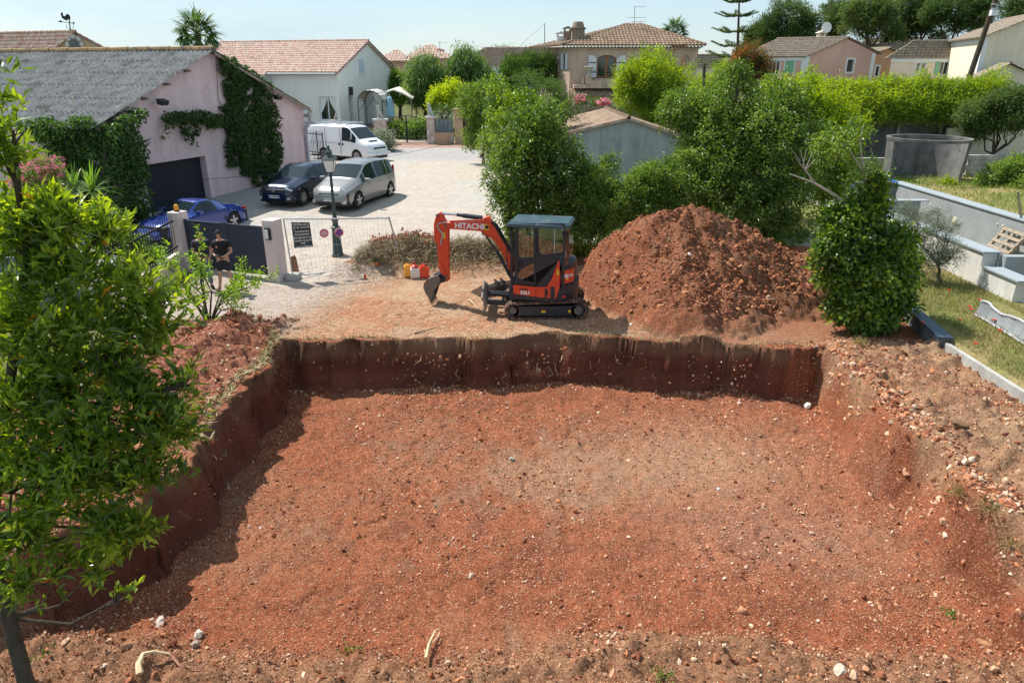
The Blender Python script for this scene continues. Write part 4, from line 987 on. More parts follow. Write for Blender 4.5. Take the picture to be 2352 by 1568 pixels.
M_greywall = mat('render_bluegrey', (.40, .45, .46), rough=.95, var=.12, scale=1.5, bump=.3, bscale=30, spec=.1, streak=.3)
M_trim = mat('white_trim', (.75, .76, .78), rough=.7, var=.04, scale=3)
M_asbestos = mat('fibre_cement_sheet', (.30, .295, .285), rough=.95, var=.3, scale=3, bump=.5, bscale=20, spec=.1, dirt=((.15, .14, .13), 1.6, .5, .66), speck=[((.46, .44, .42), 9, .25, .25), ((.4, .25, .08), 5, .2, .06)])
M_ridge = mat('ridge_cap_lichen', (.30, .20, .10), rough=.95, var=.4, scale=4, bump=.6, bscale=12, dirt=((.12, .10, .09), 2.0, .5, .6))
M_anthr = mat('anthracite_paint', (.030, .036, .05), rough=.45, var=.05, spec=.4)
M_door = mat('door_anthracite', (.022, .024, .034), rough=.55, var=.05, spec=.3)
M_iron = mat('black_iron', (.018, .018, .02), rough=.5, spec=.4)
M_galv = mat('galvanised', (.42, .46, .50), rough=.45, metal=.6, var=.15, scale=20)
M_pvc = mat('grey_pvc', (.40, .40, .44), rough=.5, var=.1, scale=8)
M_wood = mat('old_wood', (.30, .24, .18), rough=.9, var=.3, scale=8, stretch=(1, 1, .1))
M_gl = glass()
M_wood_frame = mat('stained_wood', (.33, .13, .05), rough=.5)
M_green_sh = mat('green_paint', (.22, .47, .28), rough=.6)
M_conc = mat('concrete', (.42, .41, .38), rough=.95, var=.2, scale=2.5, bump=.5, bscale=20, spec=.1, streak=.25)
M_conc_dark = mat('concrete_dark', (.17, .17, .165), rough=.95, var=.3, scale=2.5, bump=.6, bscale=16, spec=.1, streak=.35)
M_stone_w = mat('pale_stone', (.55, .52, .48), rough=.9, var=.2, scale=8, bump=.6, bscale=14)
M_lens = mat('lamp_lens', (.75, .76, .78), rough=.3, spec=.6)

def tiles(mb, E0, u, L, V, a=0., b=None, col=.26, row=.36, amp=.045, per=5, phase=0., thick=.05):
    """roof slope of barrel tiles: eave from E0 along u for L metres, V up-slope vector; hip ends trimmed by a / b"""
    E0 = Vector(E0); u = Vector(u).normalized(); V = Vector(V); b = L if b is None else b
    nrm = u.cross(V).normalized()
    if nrm.z < 0: nrm = -nrm
    nc = max(2, int(round(L / col))); nr = max(1, int(round(V.length / row)))
    S = np.linspace(0, L, nc * per + 1); T_ = []
    for r in range(nr): T_ += [r / nr, (r + .999) / nr]
    off = amp * np.abs(np.sin(pi * S / L * nc)) ** .8
    vm = np.ones_like(S)
    if a > 0: vm = np.minimum(vm, S / a)
    if b < L: vm = np.minimum(vm, (L - S) / (L - b))
    vs = []
    for k, t in enumerate(T_):
        lift = amp * .55 * (1 - (k % 2)) + .0
        for s, o_, m_ in zip(S, off, vm):
            tt = min(t, m_); p = E0 + u * s + V * tt + nrm * (o_ + lift)
            vs.append(p)
    n = len(S); fs = []
    for k in range(len(T_) - 1):
        for i in range(n - 1):
            t_lo = T_[k]
            if t_lo >= max(vm[i], vm[i + 1]): continue
            fs.append((k * n + i, k * n + i + 1, (k + 1) * n + i + 1, (k + 1) * n + i))
    # eave edge thickness
    e0 = len(vs)
    for s in S: vs.append(E0 + u * s - nrm * thick)
    for i in range(n - 1): fs.append((i + 1, i, e0 + i, e0 + i + 1))
    mb._add(vs, fs)
def corr(mb, E0, u, L, V, pitch=.24, amp=.055, rows=5):
    """corrugated sheets laid in lapping rows"""
    E0 = Vector(E0); u = Vector(u).normalized(); V = Vector(V); nrm = u.cross(V).normalized(); nrm = nrm if nrm.z > 0 else -nrm
    nc = int(L / pitch); S = np.linspace(0, L, nc * 4 + 1); vs = []; fs = []
    for r in range(rows):
        for t, lift in ((r / rows, .022), ((r + 1.02) / rows, 0)):
            for s in S: vs.append(E0 + u * s + V * min(t, 1) + nrm * (amp * sin(2 * pi * s / L * nc) + lift))
    n = len(S)
    for k in range(2 * rows - 1):
        for i in range(n - 1): fs.append((k * n + i, k * n + i + 1, (k + 1) * n + i + 1, (k + 1) * n + i))
    mb._add(vs, fs)
def ridge_caps(mb, a, b, r=.09, n=None):
    a = Vector(a); b = Vector(b); n = n or max(2, int((b - a).length / .4)); 
    for i in range(n):
        p = a.lerp(b, i / n); q = a.lerp(b, (i + 1.06) / n)
        mb.tube([p, q], [r, r * .82], 8, cap=True)
class Wall:
    """local frame on an upright wall: s metres along, z up, d metres out"""
    def __init__(self, P, udir, outward):
        self.P = Vector((P[0], P[1], 0)); self.u = Vector((udir[0], udir[1], 0)).normalized(); self.n = Vector((outward[0], outward[1], 0)).normalized()
    def pt(self, s, z, d=0.): return self.P + self.u * s + self.n * d + Vector((0, 0, z))
    def box(self, mb, s0, s1, z0, z1, d0, d1):
        vs = [self.pt(s, z, d) for z in (z0, z1) for s, d in ((s0, d0), (s1, d0), (s1, d1), (s0, d1))]
        mb._add(vs, [(0, 3, 2, 1), (4, 5, 6, 7), (0, 1, 5, 4), (1, 2, 6, 5), (2, 3, 7, 6), (3, 0, 4, 7)])
        return mb
    def s_at(self, px, py=200):
        d = ray(px, py); n = self.n
        t = (n.x * self.P.x + n.y * self.P.y) / (n.x * d[0] + n.y * d[1])
        return (Vector((d[0] * t, d[1] * t, 0)) - self.P).dot(self.u)
    def sz(self, px, py):
        d = ray(px, py); n = self.n
        t = (n.x * self.P.x + n.y * self.P.y) / (n.x * d[0] + n.y * d[1])
        return (Vector((d[0] * t, d[1] * t, 0)) - self.P).dot(self.u), CAM_H + d[2] * t
def wall_with_holes(W_, top, zb, holes, depth, name, material, parent, reveal=True):
    """wall sheet facing outward, top: list of (s, z) outline from left to right; holes: (s0,s1,z0,z1). Real openings with reveals"""
    mb = MB(); ss = sorted(set([p[0] for p in top] + [h for q in holes for h in q[:2]]))
    def tz(s):
        return float(np.interp(s, [p[0] for p in top], [p[1] for p in top]))
    for s0, s1 in zip(ss[:-1], ss[1:]):
        if s1 - s0 < 1e-6: continue
        hs = sorted([(q[2], q[3]) for q in holes if q[0] <= s0 + 1e-6 and q[1] >= s1 - 1e-6])
        z = zb
        for h0, h1 in hs:
            if h0 > z: mb.quad(W_.pt(s0, z), W_.pt(s1, z), W_.pt(s1, h0), W_.pt(s0, h0))
            z = h1
        mb.quad(W_.pt(s0, z), W_.pt(s1, z), W_.pt(s1, tz(s1)), W_.pt(s0, tz(s0)))
    for s0, s1, z0, z1 in holes:
        d = -depth
        mb.quad(W_.pt(s0, z0), W_.pt(s0, z1), W_.pt(s0, z1, d), W_.pt(s0, z0, d))
        mb.quad(W_.pt(s1, z0, d), W_.pt(s1, z1, d), W_.pt(s1, z1), W_.pt(s1, z0))
        mb.quad(W_.pt(s0, z1), W_.pt(s1, z1), W_.pt(s1, z1, d), W_.pt(s0, z1, d))
        mb.quad(W_.pt(s0, z0, d), W_.pt(s1, z0, d), W_.pt(s1, z0), W_.pt(s0, z0))
    return mb.build(name, material, parent, W=True)
def window(W_, parent, s0, s1, z0, z1, depth=.15, frame=M_trim, nm=1, shutters=None, shut_open=True, sill=True, name='window', fw=.06, pane=None, surround=None, bars=False):
    mb = MB(); d0, d1 = -depth - .04, -depth + .02
    W_.box(mb, s0, s0 + fw, z0, z1, d0, d1); W_.box(mb, s1 - fw, s1, z0, z1, d0, d1)
    W_.box(mb, s0 + fw, s1 - fw, z1 - fw, z1, d0, d1); W_.box(mb, s0 + fw, s1 - fw, z0, z0 + fw, d0, d1)
    for k in range(1, nm + 1):
        c = s0 + (s1 - s0) * k / (nm + 1); W_.box(mb, c - fw * .6, c + fw * .6, z0 + fw, z1 - fw, d0, d1)
    if surround:
        g = surround
        W_.box(mb, s0 - g, s0, z0 - g, z1 + g, -.01, .025); W_.box(mb, s1, s1 + g, z0 - g, z1 + g, -.01, .025); W_.box(mb, s0, s1, z1, z1 + g, -.01, .025); W_.box(mb, s0, s1, z0 - g, z0, -.01, .03)
    o = mb.build(name, frame, parent, W=True)
    m2 = MB(); W_.box(m2, s0 + .01, s1 - .01, z0 + .01, z1 - .01, d0 - .03, d0 + .015); m2.build('pane', pane or M_gl, o, W=True)
    if bars:
        m3 = MB()
        for k in range(1, 4): c = s0 + (s1 - s0) * k / 4; W_.box(m3, c - .012, c + .012, z0, z1, -.06, -.035)
        for k in range(1, 5): c = z0 + (z1 - z0) * k / 5; W_.box(m3, s0, s1, c - .012, c + .012, -.032, -.01)
        m3.build('grille', M_iron, o, W=True)
    if shutters:
        w = (s1 - s0) / 2
        for sg in (-1, 1):
            m3 = MB()
            if shut_open: a, b = (s0 - w - .03, s0 - .03) if sg < 0 else (s1 + .03, s1 + w + .03); dd = (.02, .06)
            else: a, b = (s0, s0 + w - .01) if sg < 0 else (s1 - w + .01, s1); dd = (-.03, .02)
            W_.box(m3, a, b, z0 - .03, z1 + .03, *dd)
            for zz in (z0 + .2 * (z1 - z0), z0 + .8 * (z1 - z0)): W_.box(m3, a + .02, b - .02, zz - .03, zz + .03, dd[1], dd[1] + .02)
            m3.build('shutter', shutters, o, W=True)
    if sill:
        m4 = MB(); W_.box(m4, s0 - .08, s1 + .08, z0 - .07, z0 - .005, -.02, .08); m4.build('sill', M_trim, o, W=True)
    return o
def perp(u): return Vector((-u[1], u[0], 0))

# ------------------------------------------------------------------ the pink workshop
gu = Vector((.317, .948, 0)).normalized(); gn = Vector((.948, -.317, 0)).normalized()
GA = Vector((-14.2, 24.7, 0)); GL = 12.2; ZE = 4.15; ZR = 6.6; GLEN = 16.0
g = thing('workshop_building', 'pink rendered workshop with a grey corrugated roof and ivy on its gable', 'building', (GA.x, GA.y, .4))
gw = Wall(GA, gu, gn)
dsl = gw.sz(328, 384); dsr = gw.sz(471, 357); dz0 = .2; dz1 = 2.62
hole = (dsl[0], dsr[0], dz0, dz1)
wall_with_holes(gw, [(0, ZE), (GL / 2, ZR), (GL, ZE)], 0.0, [hole], .32, 'wall', M_pinkwall, g)
fw_ = Wall(GA, -gn, -gu)     # long front wall, runs away to the left
mb = MB(); mb.quad(fw_.pt(0, 0), fw_.pt(GLEN, 0), fw_.pt(GLEN, ZE), fw_.pt(0, ZE))
B_ = GA + gu * GL; mb.quad(B_, B_ + Vector((0, 0, ZE)), B_ - gn * GLEN + Vector((0, 0, ZE)), B_ - gn * GLEN)
C_ = GA - gn * GLEN; D_ = B_ - gn * GLEN; mb.quad(C_, C_ + Vector((0, 0, ZE)), (C_ + D_) / 2 + Vector((0, 0, ZR)), D_ + Vector((0, 0, ZE)), D_)
mb.build('side_wall', M_pinkwall, g, W=True)
mb = MB(); gw.box(mb, hole[0] + .005, hole[1] - .005, dz0, dz1 - .005, -.34, -.30)
for k in range(1, 9): gw.box(mb, hole[0] + .01, hole[1] - .01, dz0 + k * .27, dz0 + k * .27 + .012, -.30, -.292)
mb.build('garage_door', M_door, g, W=True)
oh = .35
eL = GA + gn * .28 - gu * oh; rise = (ZR - ZE) / (GL / 2)
Vup = gu * (GL / 2 + oh) + Vector((0, 0, rise * (GL / 2 + oh)))
mb = MB(); corr(mb, eL + Vector((0, 0, ZE - rise * oh + .05)), -gn, GLEN + .4, Vup, rows=6)
eR = B_ + gn * .28 + gu * oh; Vdn = -gu * (GL / 2 + oh) + Vector((0, 0, rise * (GL / 2 + oh)))
corr(mb, eR + Vector((0, 0, ZE - rise * oh + .05)), -gn, GLEN + .4, Vdn, rows=6)
mb.build('roof', M_asbestos, g, W=True)
rp = GA + gu * GL / 2 + Vector((0, 0, ZR + .09)); mb = MB(); ridge_caps(mb, rp + gn * .3, rp - gn * (GLEN + .1), .13, 15); mb.build('ridge', M_ridge, g, W=True)
mb = MB()   # verge board on the right slope + purlin ends
p0 = eR + Vector((0, 0, ZE - rise * oh)); p1 = p0 + Vdn
mb.prism([p0, p0 - Vector((0, 0, .12)), p1 - Vector((0, 0, .12)), p1], gn * -.04)
mb.build('verge_board', M_wood, g, W=True)
for f in (.22, .4, .58, .76):
    mb = MB(); q = eL + Vector((0, 0, ZE - rise * oh - .06)) + Vup * f; mb.prism([q, q + gu * .1, q + gu * .1 + Vector((0, 0, -.1)), q + Vector((0, 0, -.1))], -gn * .34); mb.build('purlin', M_wood, g, W=True)
# gutter end and down pipe at the far corner of the gable
dp = gw.pt(GL - .12, 0, .1); mb = MB()
mb.tube([dp + Vector((0, 0, .9)), dp + Vector((0, 0, 2.85))], .07, 10)
mb.tube([dp + Vector((0, 0, 2.85)), dp + Vector((0, 0, 3.2)) + gn * .05, dp + Vector((0, 0, 3.55)) + gu * .3 + gn * .1], .065, 10)
mb.tube([dp + Vector((0, 0, 3.5)) + gu * .3 + gn * .1, dp + Vector((0, 0, 3.95)) + gu * .3 + gn * .1], .08, 10); mb.build('downpipe', M_pvc, g, W=True)
mb = MB(); q = gw.pt(GL + .3, ZE - .38, .1); mb.tube([q - gn * 1.5, q + gn * .15], .09, 8); mb.build('gutter', M_pvc, g, W=True)
def floodlight(px, py, label, sc=1.0):
    s, z = gw.sz(px, py); t = thing('floodlight', label, 'floodlight', gw.pt(s, z, .2), 0, 'floodlights on the workshop gable')
    mb = MB(); gw.box(mb, s - .05, s + .05, z - .05, z + .05, 0, .12); mb.tube([gw.pt(s, z, .1), gw.pt(s, z, .3)], .03, 6); mb.build('bracket', M_lens, t, W=True)
    c = gw.pt(s, z, .42); mb = MB()
    f = gn; r_ = gu
    a = [c + r_ * x + f * y + Vector((0, 0, w)) for x, y, w in ((-.19, -.12, .1), (.19, -.12, .1), (.19, .16, .02), (-.19, .16, .02), (-.16, -.1, -.1), (.16, -.1, -.1), (.16, .1, -.14), (-.16, .1, -.14))]
    mb._add(a, [(0, 1, 2, 3), (7, 6, 5, 4), (0, 4, 5, 1), (1, 5, 6, 2), (2, 6, 7, 3), (3, 7, 4, 0)]); mb.build('housing', M_iron, t, W=True)
floodlight(352, 233, 'black floodlight on the pink gable left of the roof peak')
floodlight(620, 222, 'small black floodlight on the pink gable at the far right corner')
s, z = gw.sz(322, 378); t = thing('security_camera', 'small white camera at the top left corner of the garage door', 'camera', gw.pt(s, z, .1))
mb = MB(); mb.tube([gw.pt(s, z, 0), gw.pt(s, z + .02, .12)], .03, 8); mb.build('mount', M_trim, t, W=True); mb = MB(); mb.tube([gw.pt(s - .05, z + .02, .1), gw.pt(s + .08, z, .26)], .045, 10); mb.build('body', M_trim, t, W=True)
# chimney flag on the roof edge
c = aty(227, 268, 24.9); 
# wall creepers: leaf shingles on the wall plane
def creeper(name, label, W_, polys, dens, L, mat_, seed, thick=.22, base=None, stems=(), tone=.0, cat='climbing plant'):
    rg = np.random.default_rng(seed); P = []; D = []
    t = thing(name, label, cat, base or tuple(W_.pt(polys[0][0][0], 0.6, .1)))
    for poly in polys:
        Q = np.array([(p[0], p[1]) for p in poly]); lo = Q.min(0); hi = Q.max(0)
        n = int(dens * (hi[0] - lo[0]) * (hi[1] - lo[1])); S = rg.uniform(lo, hi, (n, 2))
        S2 = S + np.stack([vnoise(S[:, 0] * 3, S[:, 1] * 3, seed=seed) - .5, vnoise(S[:, 0] * 3 + 9, S[:, 1] * 3, seed=seed + 1) - .5], 1) * .45
        ins = np.zeros(n, bool); j = len(Q) - 1
        for i in range(len(Q)):
            c_ = ((Q[i, 1] > S2[:, 1]) != (Q[j, 1] > S2[:, 1])) & (S2[:, 0] < (Q[j, 0] - Q[i, 0]) * (S2[:, 1] - Q[i, 1]) / (Q[j, 1] - Q[i, 1] + 1e-12) + Q[i, 0]); ins ^= c_; j = i
        ins &= vnoise(S[:, 0] * 5, S[:, 1] * 5, seed=seed + 3) > .16
        S = S[ins]; bulge = vnoise(S[:, 0] * 1.3, S[:, 1] * 1.3, seed=seed + 4)
        dd = rg.uniform(.02, 1, len(S)) * thick * (.4 + 1.2 * bulge)
        for (s, z), d in zip(S, dd): P.append(W_.pt(s, z, d)); D.append(W_.n * rg.uniform(.1, .7) + Vector((0, 0, -rg.uniform(.2, 1))) + W_.u * rg.normal(0, .45))
    P = np.array([tuple(p) for p in P]); D = np.array([tuple(p) for p in D]); D = D + rg.normal(0, .3, D.shape)
    tt = np.clip(rg.normal(.42 + tone, .22, len(P)), 0, .93)
    V, F_, T_ = leaf_mesh(P, D, L, L * .75, rg, tt, flat=.8)
    np_obj('foliage', V, F_, mat_, t, W=True, attrs={'tone': T_})
    mb = MB()
    for st in stems: mb.tube([W_.pt(s, z, .03) for s, z in st], [.02, .015, .01, .006][:len(st)] if len(st) <= 4 else .012, 5)
    if stems: mb.build('stem', M_bark, t, W=True)
    return t
def wp(W_, pts): return [W_.sz(*p) for p in pts]
creeper('wall_creeper', 'dark creeper hanging in a broad diagonal band down the pink gable', gw,
        [wp(gw, [(487, 128), (500, 122), (560, 150), (610, 195), (622, 250), (640, 330), (640, 390), (600, 440), (575, 410), (545, 380), (520, 385), (512, 330), (508, 270), (515, 262), (498, 245), (520, 238), (505, 200), (495, 160)]),
         wp(gw, [(355, 266), (400, 254), (450, 258), (515, 268), (515, 290), (470, 290), (440, 284), (400, 280), (370, 285)]),
         wp(gw, [(412, 285), (424, 285), (420, 322), (412, 322)]), wp(gw, [(436, 286), (447, 286), (445, 340), (436, 330)]), wp(gw, [(358, 280), (366, 280), (366, 315), (360, 318)])],
        800, .125, L_wall, 101, thick=.3, stems=[wp(gw, [(600, 450), (560, 330), (500, 230), (495, 130)]), wp(gw, [(515, 280), (440, 275), (370, 270)])], tone=-.12)
cs_ = creeper('corner_creeper', 'thick creeper bush wrapping the near corner of the pink workshop', gw,
        [wp(gw, [(222, 290), (262, 262), (300, 245), (308, 270), (300, 300), (312, 330), (316, 400), (318, 480), (322, 535), (215, 560)])],
        800, .13, L_wall, 102, thick=.55, tone=.1)
creeper('corner_creeper', 'creeper spilling from the gutter down the shaded front wall, left of the corner', fw_,
        [wp(fw_, [(60, 283), (215, 262), (232, 280), (232, 560), (190, 470), (160, 400), (130, 340), (100, 310)])], 800, .13, L_wall, 103, thick=.5, tone=.1)
mb = MB(); rg = np.random.default_rng(4)
for y0, y1 in ((330, 318), (355, 325), (375, 350), (410, 388)):
    a = gw.sz(312, y0); b_ = gw.sz(345, y1); mb.tube([gw.pt(a[0], a[1], .04), gw.pt((a[0] + b_[0]) / 2, (a[1] + b_[1]) / 2 - .05, .04), gw.pt(b_[0], b_[1], .03)], [.03, .02, .01], 5)
mb.build('runner', L_wall, cs_, W=True)

# ------------------------------------------------------------------ white house with a tiled roof
A = Vector((-13.4, 57, 0)); u1 = Vector((.304, .953, 0)).normalized(); nrm_g = Vector((.953, -.304, 0)); uf = -nrm_g; nf = -u1
h = thing('white_house', 'white rendered house with a pink barrel-tile roof and a curtained window', 'house', (A.x, A.y, 1.4))
Wg = Wall(A, u1, nrm_g); Wf = Wall(A, uf, nf)
zb = 1.2; ze = 5.8; zr = 8.05; sr = 5.0; sE = 9.0; zeR = zr - (zr - ze) / 5 * 4.0
LF = 6.2
w0 = Wf.sz(770, 222); w1 = Wf.sz(736, 276)
d0 = Wf.sz(792, 225)
hol = [(w0[0], w1[0], w1[1], w0[1])]
wall_with_holes(Wf, [(0, ze), (LF, ze)], zb - .4, hol, .18, 'wall', M_white, h)
ws = Wg.sz(823, 137); we = Wg.sz(836, 169)
po = (Wg.s_at(835, 250), Wg.s_at(862, 250)); 
wall_with_holes(Wg, [(0, ze), (sr, zr), (sE, zeR)], zb - .4, [(po[0], po[1], zb - .3, Wg.sz(835, 209)[1]), (Wg.s_at(801, 240), Wg.s_at(812, 240), zb - .3, Wg.sz(801, 219)[1])], 1.2, 'gable_wall', M_white, h)
mb = MB(); Wg.box(mb, po[0] - .1, po[1] + .1, zb - .4, 5, -1.3, -1.2); Wg.box(mb, Wg.s_at(801, 240) - .1, Wg.s_at(812, 240) + .1, zb - .4, 4.5, -1.3, -1.2); mb.build('porch_back', M_white, h, W=True)
win = window(Wf, h, *hol[0], depth=.14, nm=1, sill=True, fw=.07)
M_curt = mat('lace_curtain', (.75, .76, .76), rough=.9)
mb = MB(); s0, s1, z0, z1 = hol[0]; c_ = (s0 + s1) / 2
for sg in (0, 1):
    a = s0 + .08 if sg == 0 else s1 - .08; m_ = c_ - .05 if sg == 0 else c_ + .05
    mb.quad(Wf.pt(a, z1 - .06, -.155), Wf.pt(m_, z1 - .06, -.155), Wf.pt(a + (m_ - a) * .75, z0 + (z1 - z0) * .72, -.15), Wf.pt(a + (m_ - a) * .15, z0 + (z1 - z0) * .35, -.15), Wf.pt(a, z0 + (z1 - z0) * .3, -.15))
mb.build('curtain', M_curt, win, W=True)
M_blue_sh = mat('pale_blue_paint', (.55, .63, .72), rough=.6)
mb = MB(); c_ = (ws[0] + we[0]) / 2
Wg.box(mb, ws[0], c_ - .015, we[1], ws[1], .02, .06); Wg.box(mb, c_ + .015, we[0], we[1], ws[1], .02, .06)
for k in range(7):
    zz = ws[1] - .12 - k * .1; Wg.box(mb, ws[0] + .05, we[0] - .05, zz - .02, zz, .06, .075)
mb.build('shutters', M_blue_sh, h, W=True); mb = MB(); Wg.box(mb, ws[0] - .1, we[0] + .1, we[1] - .1, we[1] - .02, 0, .1); mb.build('sill', M_trim, h, W=True)
# forward block on the left
Bs = LF; proj = 2.4; zlow = ze - (zr - ze) / 5 * proj
Wp = Wall(Wf.pt(Bs, 0, proj), uf, nf); Wq = Wall(Wf.pt(Bs, 0, 0), nf, -uf)
mb = MB(); mb.quad(Wp.pt(0, zb - .4), Wp.pt(9, zb - .4), Wp.pt(9, zlow), Wp.pt(0, zlow)); mb.quad(Wq.pt(0, zb - .4), Wq.pt(proj, zb - .4), Wq.pt(proj, zlow), Wq.pt(0, ze))
mb.build('wing_wall', M_white, h, W=True)
sl = (zr - ze) / 5; up = lambda r: u1 * r + Vector((0, 0, sl * r))
mb = MB(); tiles(mb, Wf.pt(-.25, ze - sl * .3 + .05, .3), uf, LF + .25, up(5.3), col=.3, row=.42, amp=.06)
tiles(mb, Wf.pt(LF - .2, zlow - sl * .3 + .05, proj + .3), uf, 9, up(5.3 + proj), col=.3, row=.42, amp=.06)
tiles(mb, Wg.pt(sE + .3, zeR - sl * .3 + .05, .25), uf, 14, Vector((-u1.x * 4.3, -u1.y * 4.3, sl * 4.3)), col=.3, row=.42, amp=.06)
mb.build('roof', M_tile_red, h, W=True)
mb = MB(); rp = Wg.pt(sr, zr + .1, .25); ridge_caps(mb, rp, rp + uf * 14.5, .1); mb.build('ridge', M_tile_red, h, W=True)
mb = MB(); mb.tube([Wf.pt(-.1, ze - .2, .38), Wf.pt(LF - .2, ze - .2, .38)], .07, 8); mb.tube([Wf.pt(LF - .35, ze - .25, .3), Wf.pt(LF - .35, ze - .7, .08), Wf.pt(LF - .35, zb, .08)], .05, 8); mb.tube([Wp.pt(-.1, zlow - .2, .38), Wp.pt(8, zlow - .2, .38)], .07, 8); mb.build('gutter', M_galv, h, W=True)
mb = MB(); Wg_v = [Wg.pt(-.3, ze - sl * .3 - .02, .2), Wg.pt(sr, zr - .02, .2), Wg.pt(sr, zr - .14, .2), Wg.pt(-.3, ze - sl * .3 - .14, .2)]; mb.prism(Wg_v, -nrm_g * .15)
mb.prism([Wg.pt(sE + .3, zeR - sl * .3 - .02, .2), Wg.pt(sr, zr - .02, .2), Wg.pt(sr, zr - .14, .2), Wg.pt(sE + .3, zeR - sl * .3 - .14, .2)], -nrm_g * .15); mb.build('verge', M_tile_red, h, W=True)
s, z = Wg.sz(797, 208); mb = MB(); Wg.box(mb, s + .25, s + .6, z - .35, z + .25, 0, .2); mb.build('wall_lamp', M_iron, h, W=True)
# gazebo arbour in front of its porch
gz0 = aty(812, 285, 56.5); t = thing('garden_gazebo', 'arched wrought iron gazebo with a pale canopy beside the white house', 'gazebo', (gz0.x, 56.5, gz(gz0.x, 56.5)))
mb = MB(); xa, xb2 = aty(830, 230, 56).x, aty(885, 230, 56).x; zt = aty(850, 232, 56).z; zg = 1.1
for X_ in (xa, xb2):
    for Y_ in (54.6, 57.6): mb.tube([(X_, Y_, zg), (X_, Y_, zt)], .035, 6)
for Y_ in (54.6, 57.6):
    arc = [((xa + xb2) / 2 + (xb2 - xa) / 2 * -cos(a), Y_, zt + .75 * sin(a)) for a in np.linspace(0, pi, 13)]; mb.tube(arc, .03, 6)
    for sg, X_ in ((1, xa), (-1, xb2)): mb.tube([(X_, Y_, zt - .7), (X_ + sg * .35, Y_, zt - .25), (X_ + sg * .7, Y_, zt + .3)], .02, 5)
for X_ in (xa, (xa + xb2) / 2, xb2): mb.tube([(X_, 54.6, zt + (.75 if X_ not in (xa, xb2) else 0)), (X_, 57.6, zt + (.75 if X_ not in (xa, xb2) else 0))], .025, 5)
mb.build('frame', M_iron, t, W=True)
mb = MB(); arc = [((xa + xb2) / 2 + (xb2 - xa) / 2 * -cos(a), zt + .8 * sin(a) + .03 * sin(a * 20)) for a in np.linspace(.15, pi - .15, 28)]
mb._add([(p[0], 54.5, p[1]) for p in arc] + [(p[0], 57.7, p[1]) for p in arc], [(i, i + 1, 29 + i, 28 + i) for i in range(27)], True); mb.build('canopy', mat('canopy_cloth', (.62, .60, .54), rough=.9, var=.15, scale=5), t, W=True)
c = aty(910, 222, 58.5); t = thing('thatch_awning', 'pale straw awning beyond the gazebo', 'awning', (c.x, 58.5, 1.2)); mb = MB()
x0, x1 = aty(885, 220, 58).x, aty(948, 220, 58).x; pr = [(x0, c.z + .35), ((x0 * 2 + x1) / 3, c.z + .55), ((x0 + x1 * 2) / 3, c.z + .3), (x1, c.z - .1)]
mb._add([(p[0], 57.6, p[1]) for p in pr] + [(p[0], 60.5, p[1] + .15) for p in pr] + [(p[0], 57.6, p[1] - .1) for p in pr] + [(p[0], 60.5, p[1] + .05) for p in pr], [(i, i + 1, 5 + i, 4 + i) for i in range(3)] + [(8 + i, 12 + i, 13 + i, 9 + i) for i in range(3)] + [(i, 8 + i, 9 + i, i + 1) for i in range(3)] + [(3, 11, 15, 7), (0, 4, 12, 8)]); mb.build('thatch', mat('thatch', (.62, .58, .5), rough=.95, var=.35, scale=18, bump=1, bscale=30), t, W=True)
mb = MB(); [mb.tube([(X_, Y_, 1.1), (X_, Y_, c.z)], .05, 6) for X_, Y_ in ((x0 + .1, 57.7), (x1 - .1, 57.7), (x1 - .1, 60.3), (x0 + .1, 60.3))]; mb.build('post', M_wood, t, W=True)
c = aty(896, 245, 56.2); t = thing('garden_parasol', 'folded pale blue parasol hanging under the gazebo', 'parasol', (c.x, 56.2, 1.1)); mb = MB()
mb.lathe([(.04, 1.1), (.34, 1.0), (.30, .3), (.2, -.2), (.05, .0)][::-1] and [(.05, -.75), (.36, -.7), (.3, 0), (.16, .65), (.03, .75)], (c.x, 56.2, c.z), 12); mb.build('canopy', mat('blue_cloth', (.28, .48, .58), rough=.9, var=.2, scale=9, stretch=(1, 1, .1)), t, W=True); mb = MB(); mb.tube([(c.x, 56.2, 1.1), (c.x, 56.2, c.z + .9)], .03, 6); mb.build('pole', M_trim, t, W=True)

# ------------------------------------------------------------------ beige villa
Yb = 66.0; C0 = aty(1310, 104, Yb); xr_ = aty(1605, 104, Yb).x; ze = C0.z - .15; zb = 1.4
sl_dir = Vector((-.34, .94, 0)).normalized(); LS = 7.0
v = thing('beige_villa', 'two-storey beige villa with a mossy hipped tile roof and white shutters', 'house', (C0.x, Yb, zb))
WF = Wall((C0.x, Yb), (1, 0), (0, -1)); Wd = xr_ - C0.x
ps = lambda px, py: WF.sz(px, py)
dl = ps(1370, 180); dr = ps(1416, 127); ar0 = ps(1561, 170); ar1 = ps(1586, 125)
wall_with_holes(WF, [(0, ze), (Wd, ze)], zb - .5, [(dl[0], dr[0], dl[1], dr[1]), (ar0[0], ar1[0], ps(1561, 180)[1], ar1[1])], .25, 'wall', M_beige, v)
mb = MB(); WF.box(mb, ar0[0] - .1, ar1[0] + .1, 4, 8, -2.2, -2.1); mb.build('loggia_back', M_beige, v, W=True)
WS = Wall((C0.x, Yb), sl_dir, Vector((-.94, -.34, 0)))
sh = []
for px0, px1, py0, py1 in ((1276, 1280, 131, 165), (1294, 1300, 124, 160)):
    a = WS.sz(px1, py1); b_ = WS.sz(px0, py0); sh.append((a[0], b_[0], a[1], WS.sz((px0 + px1) / 2, py0)[1]))
mb = MB(); mb.quad(WS.pt(0, zb - .5), WS.pt(LS, zb - .5), WS.pt(LS, ze), WS.pt(0, ze)); mb.build('side_wall', M_beige, v, W=True); mb = MB()
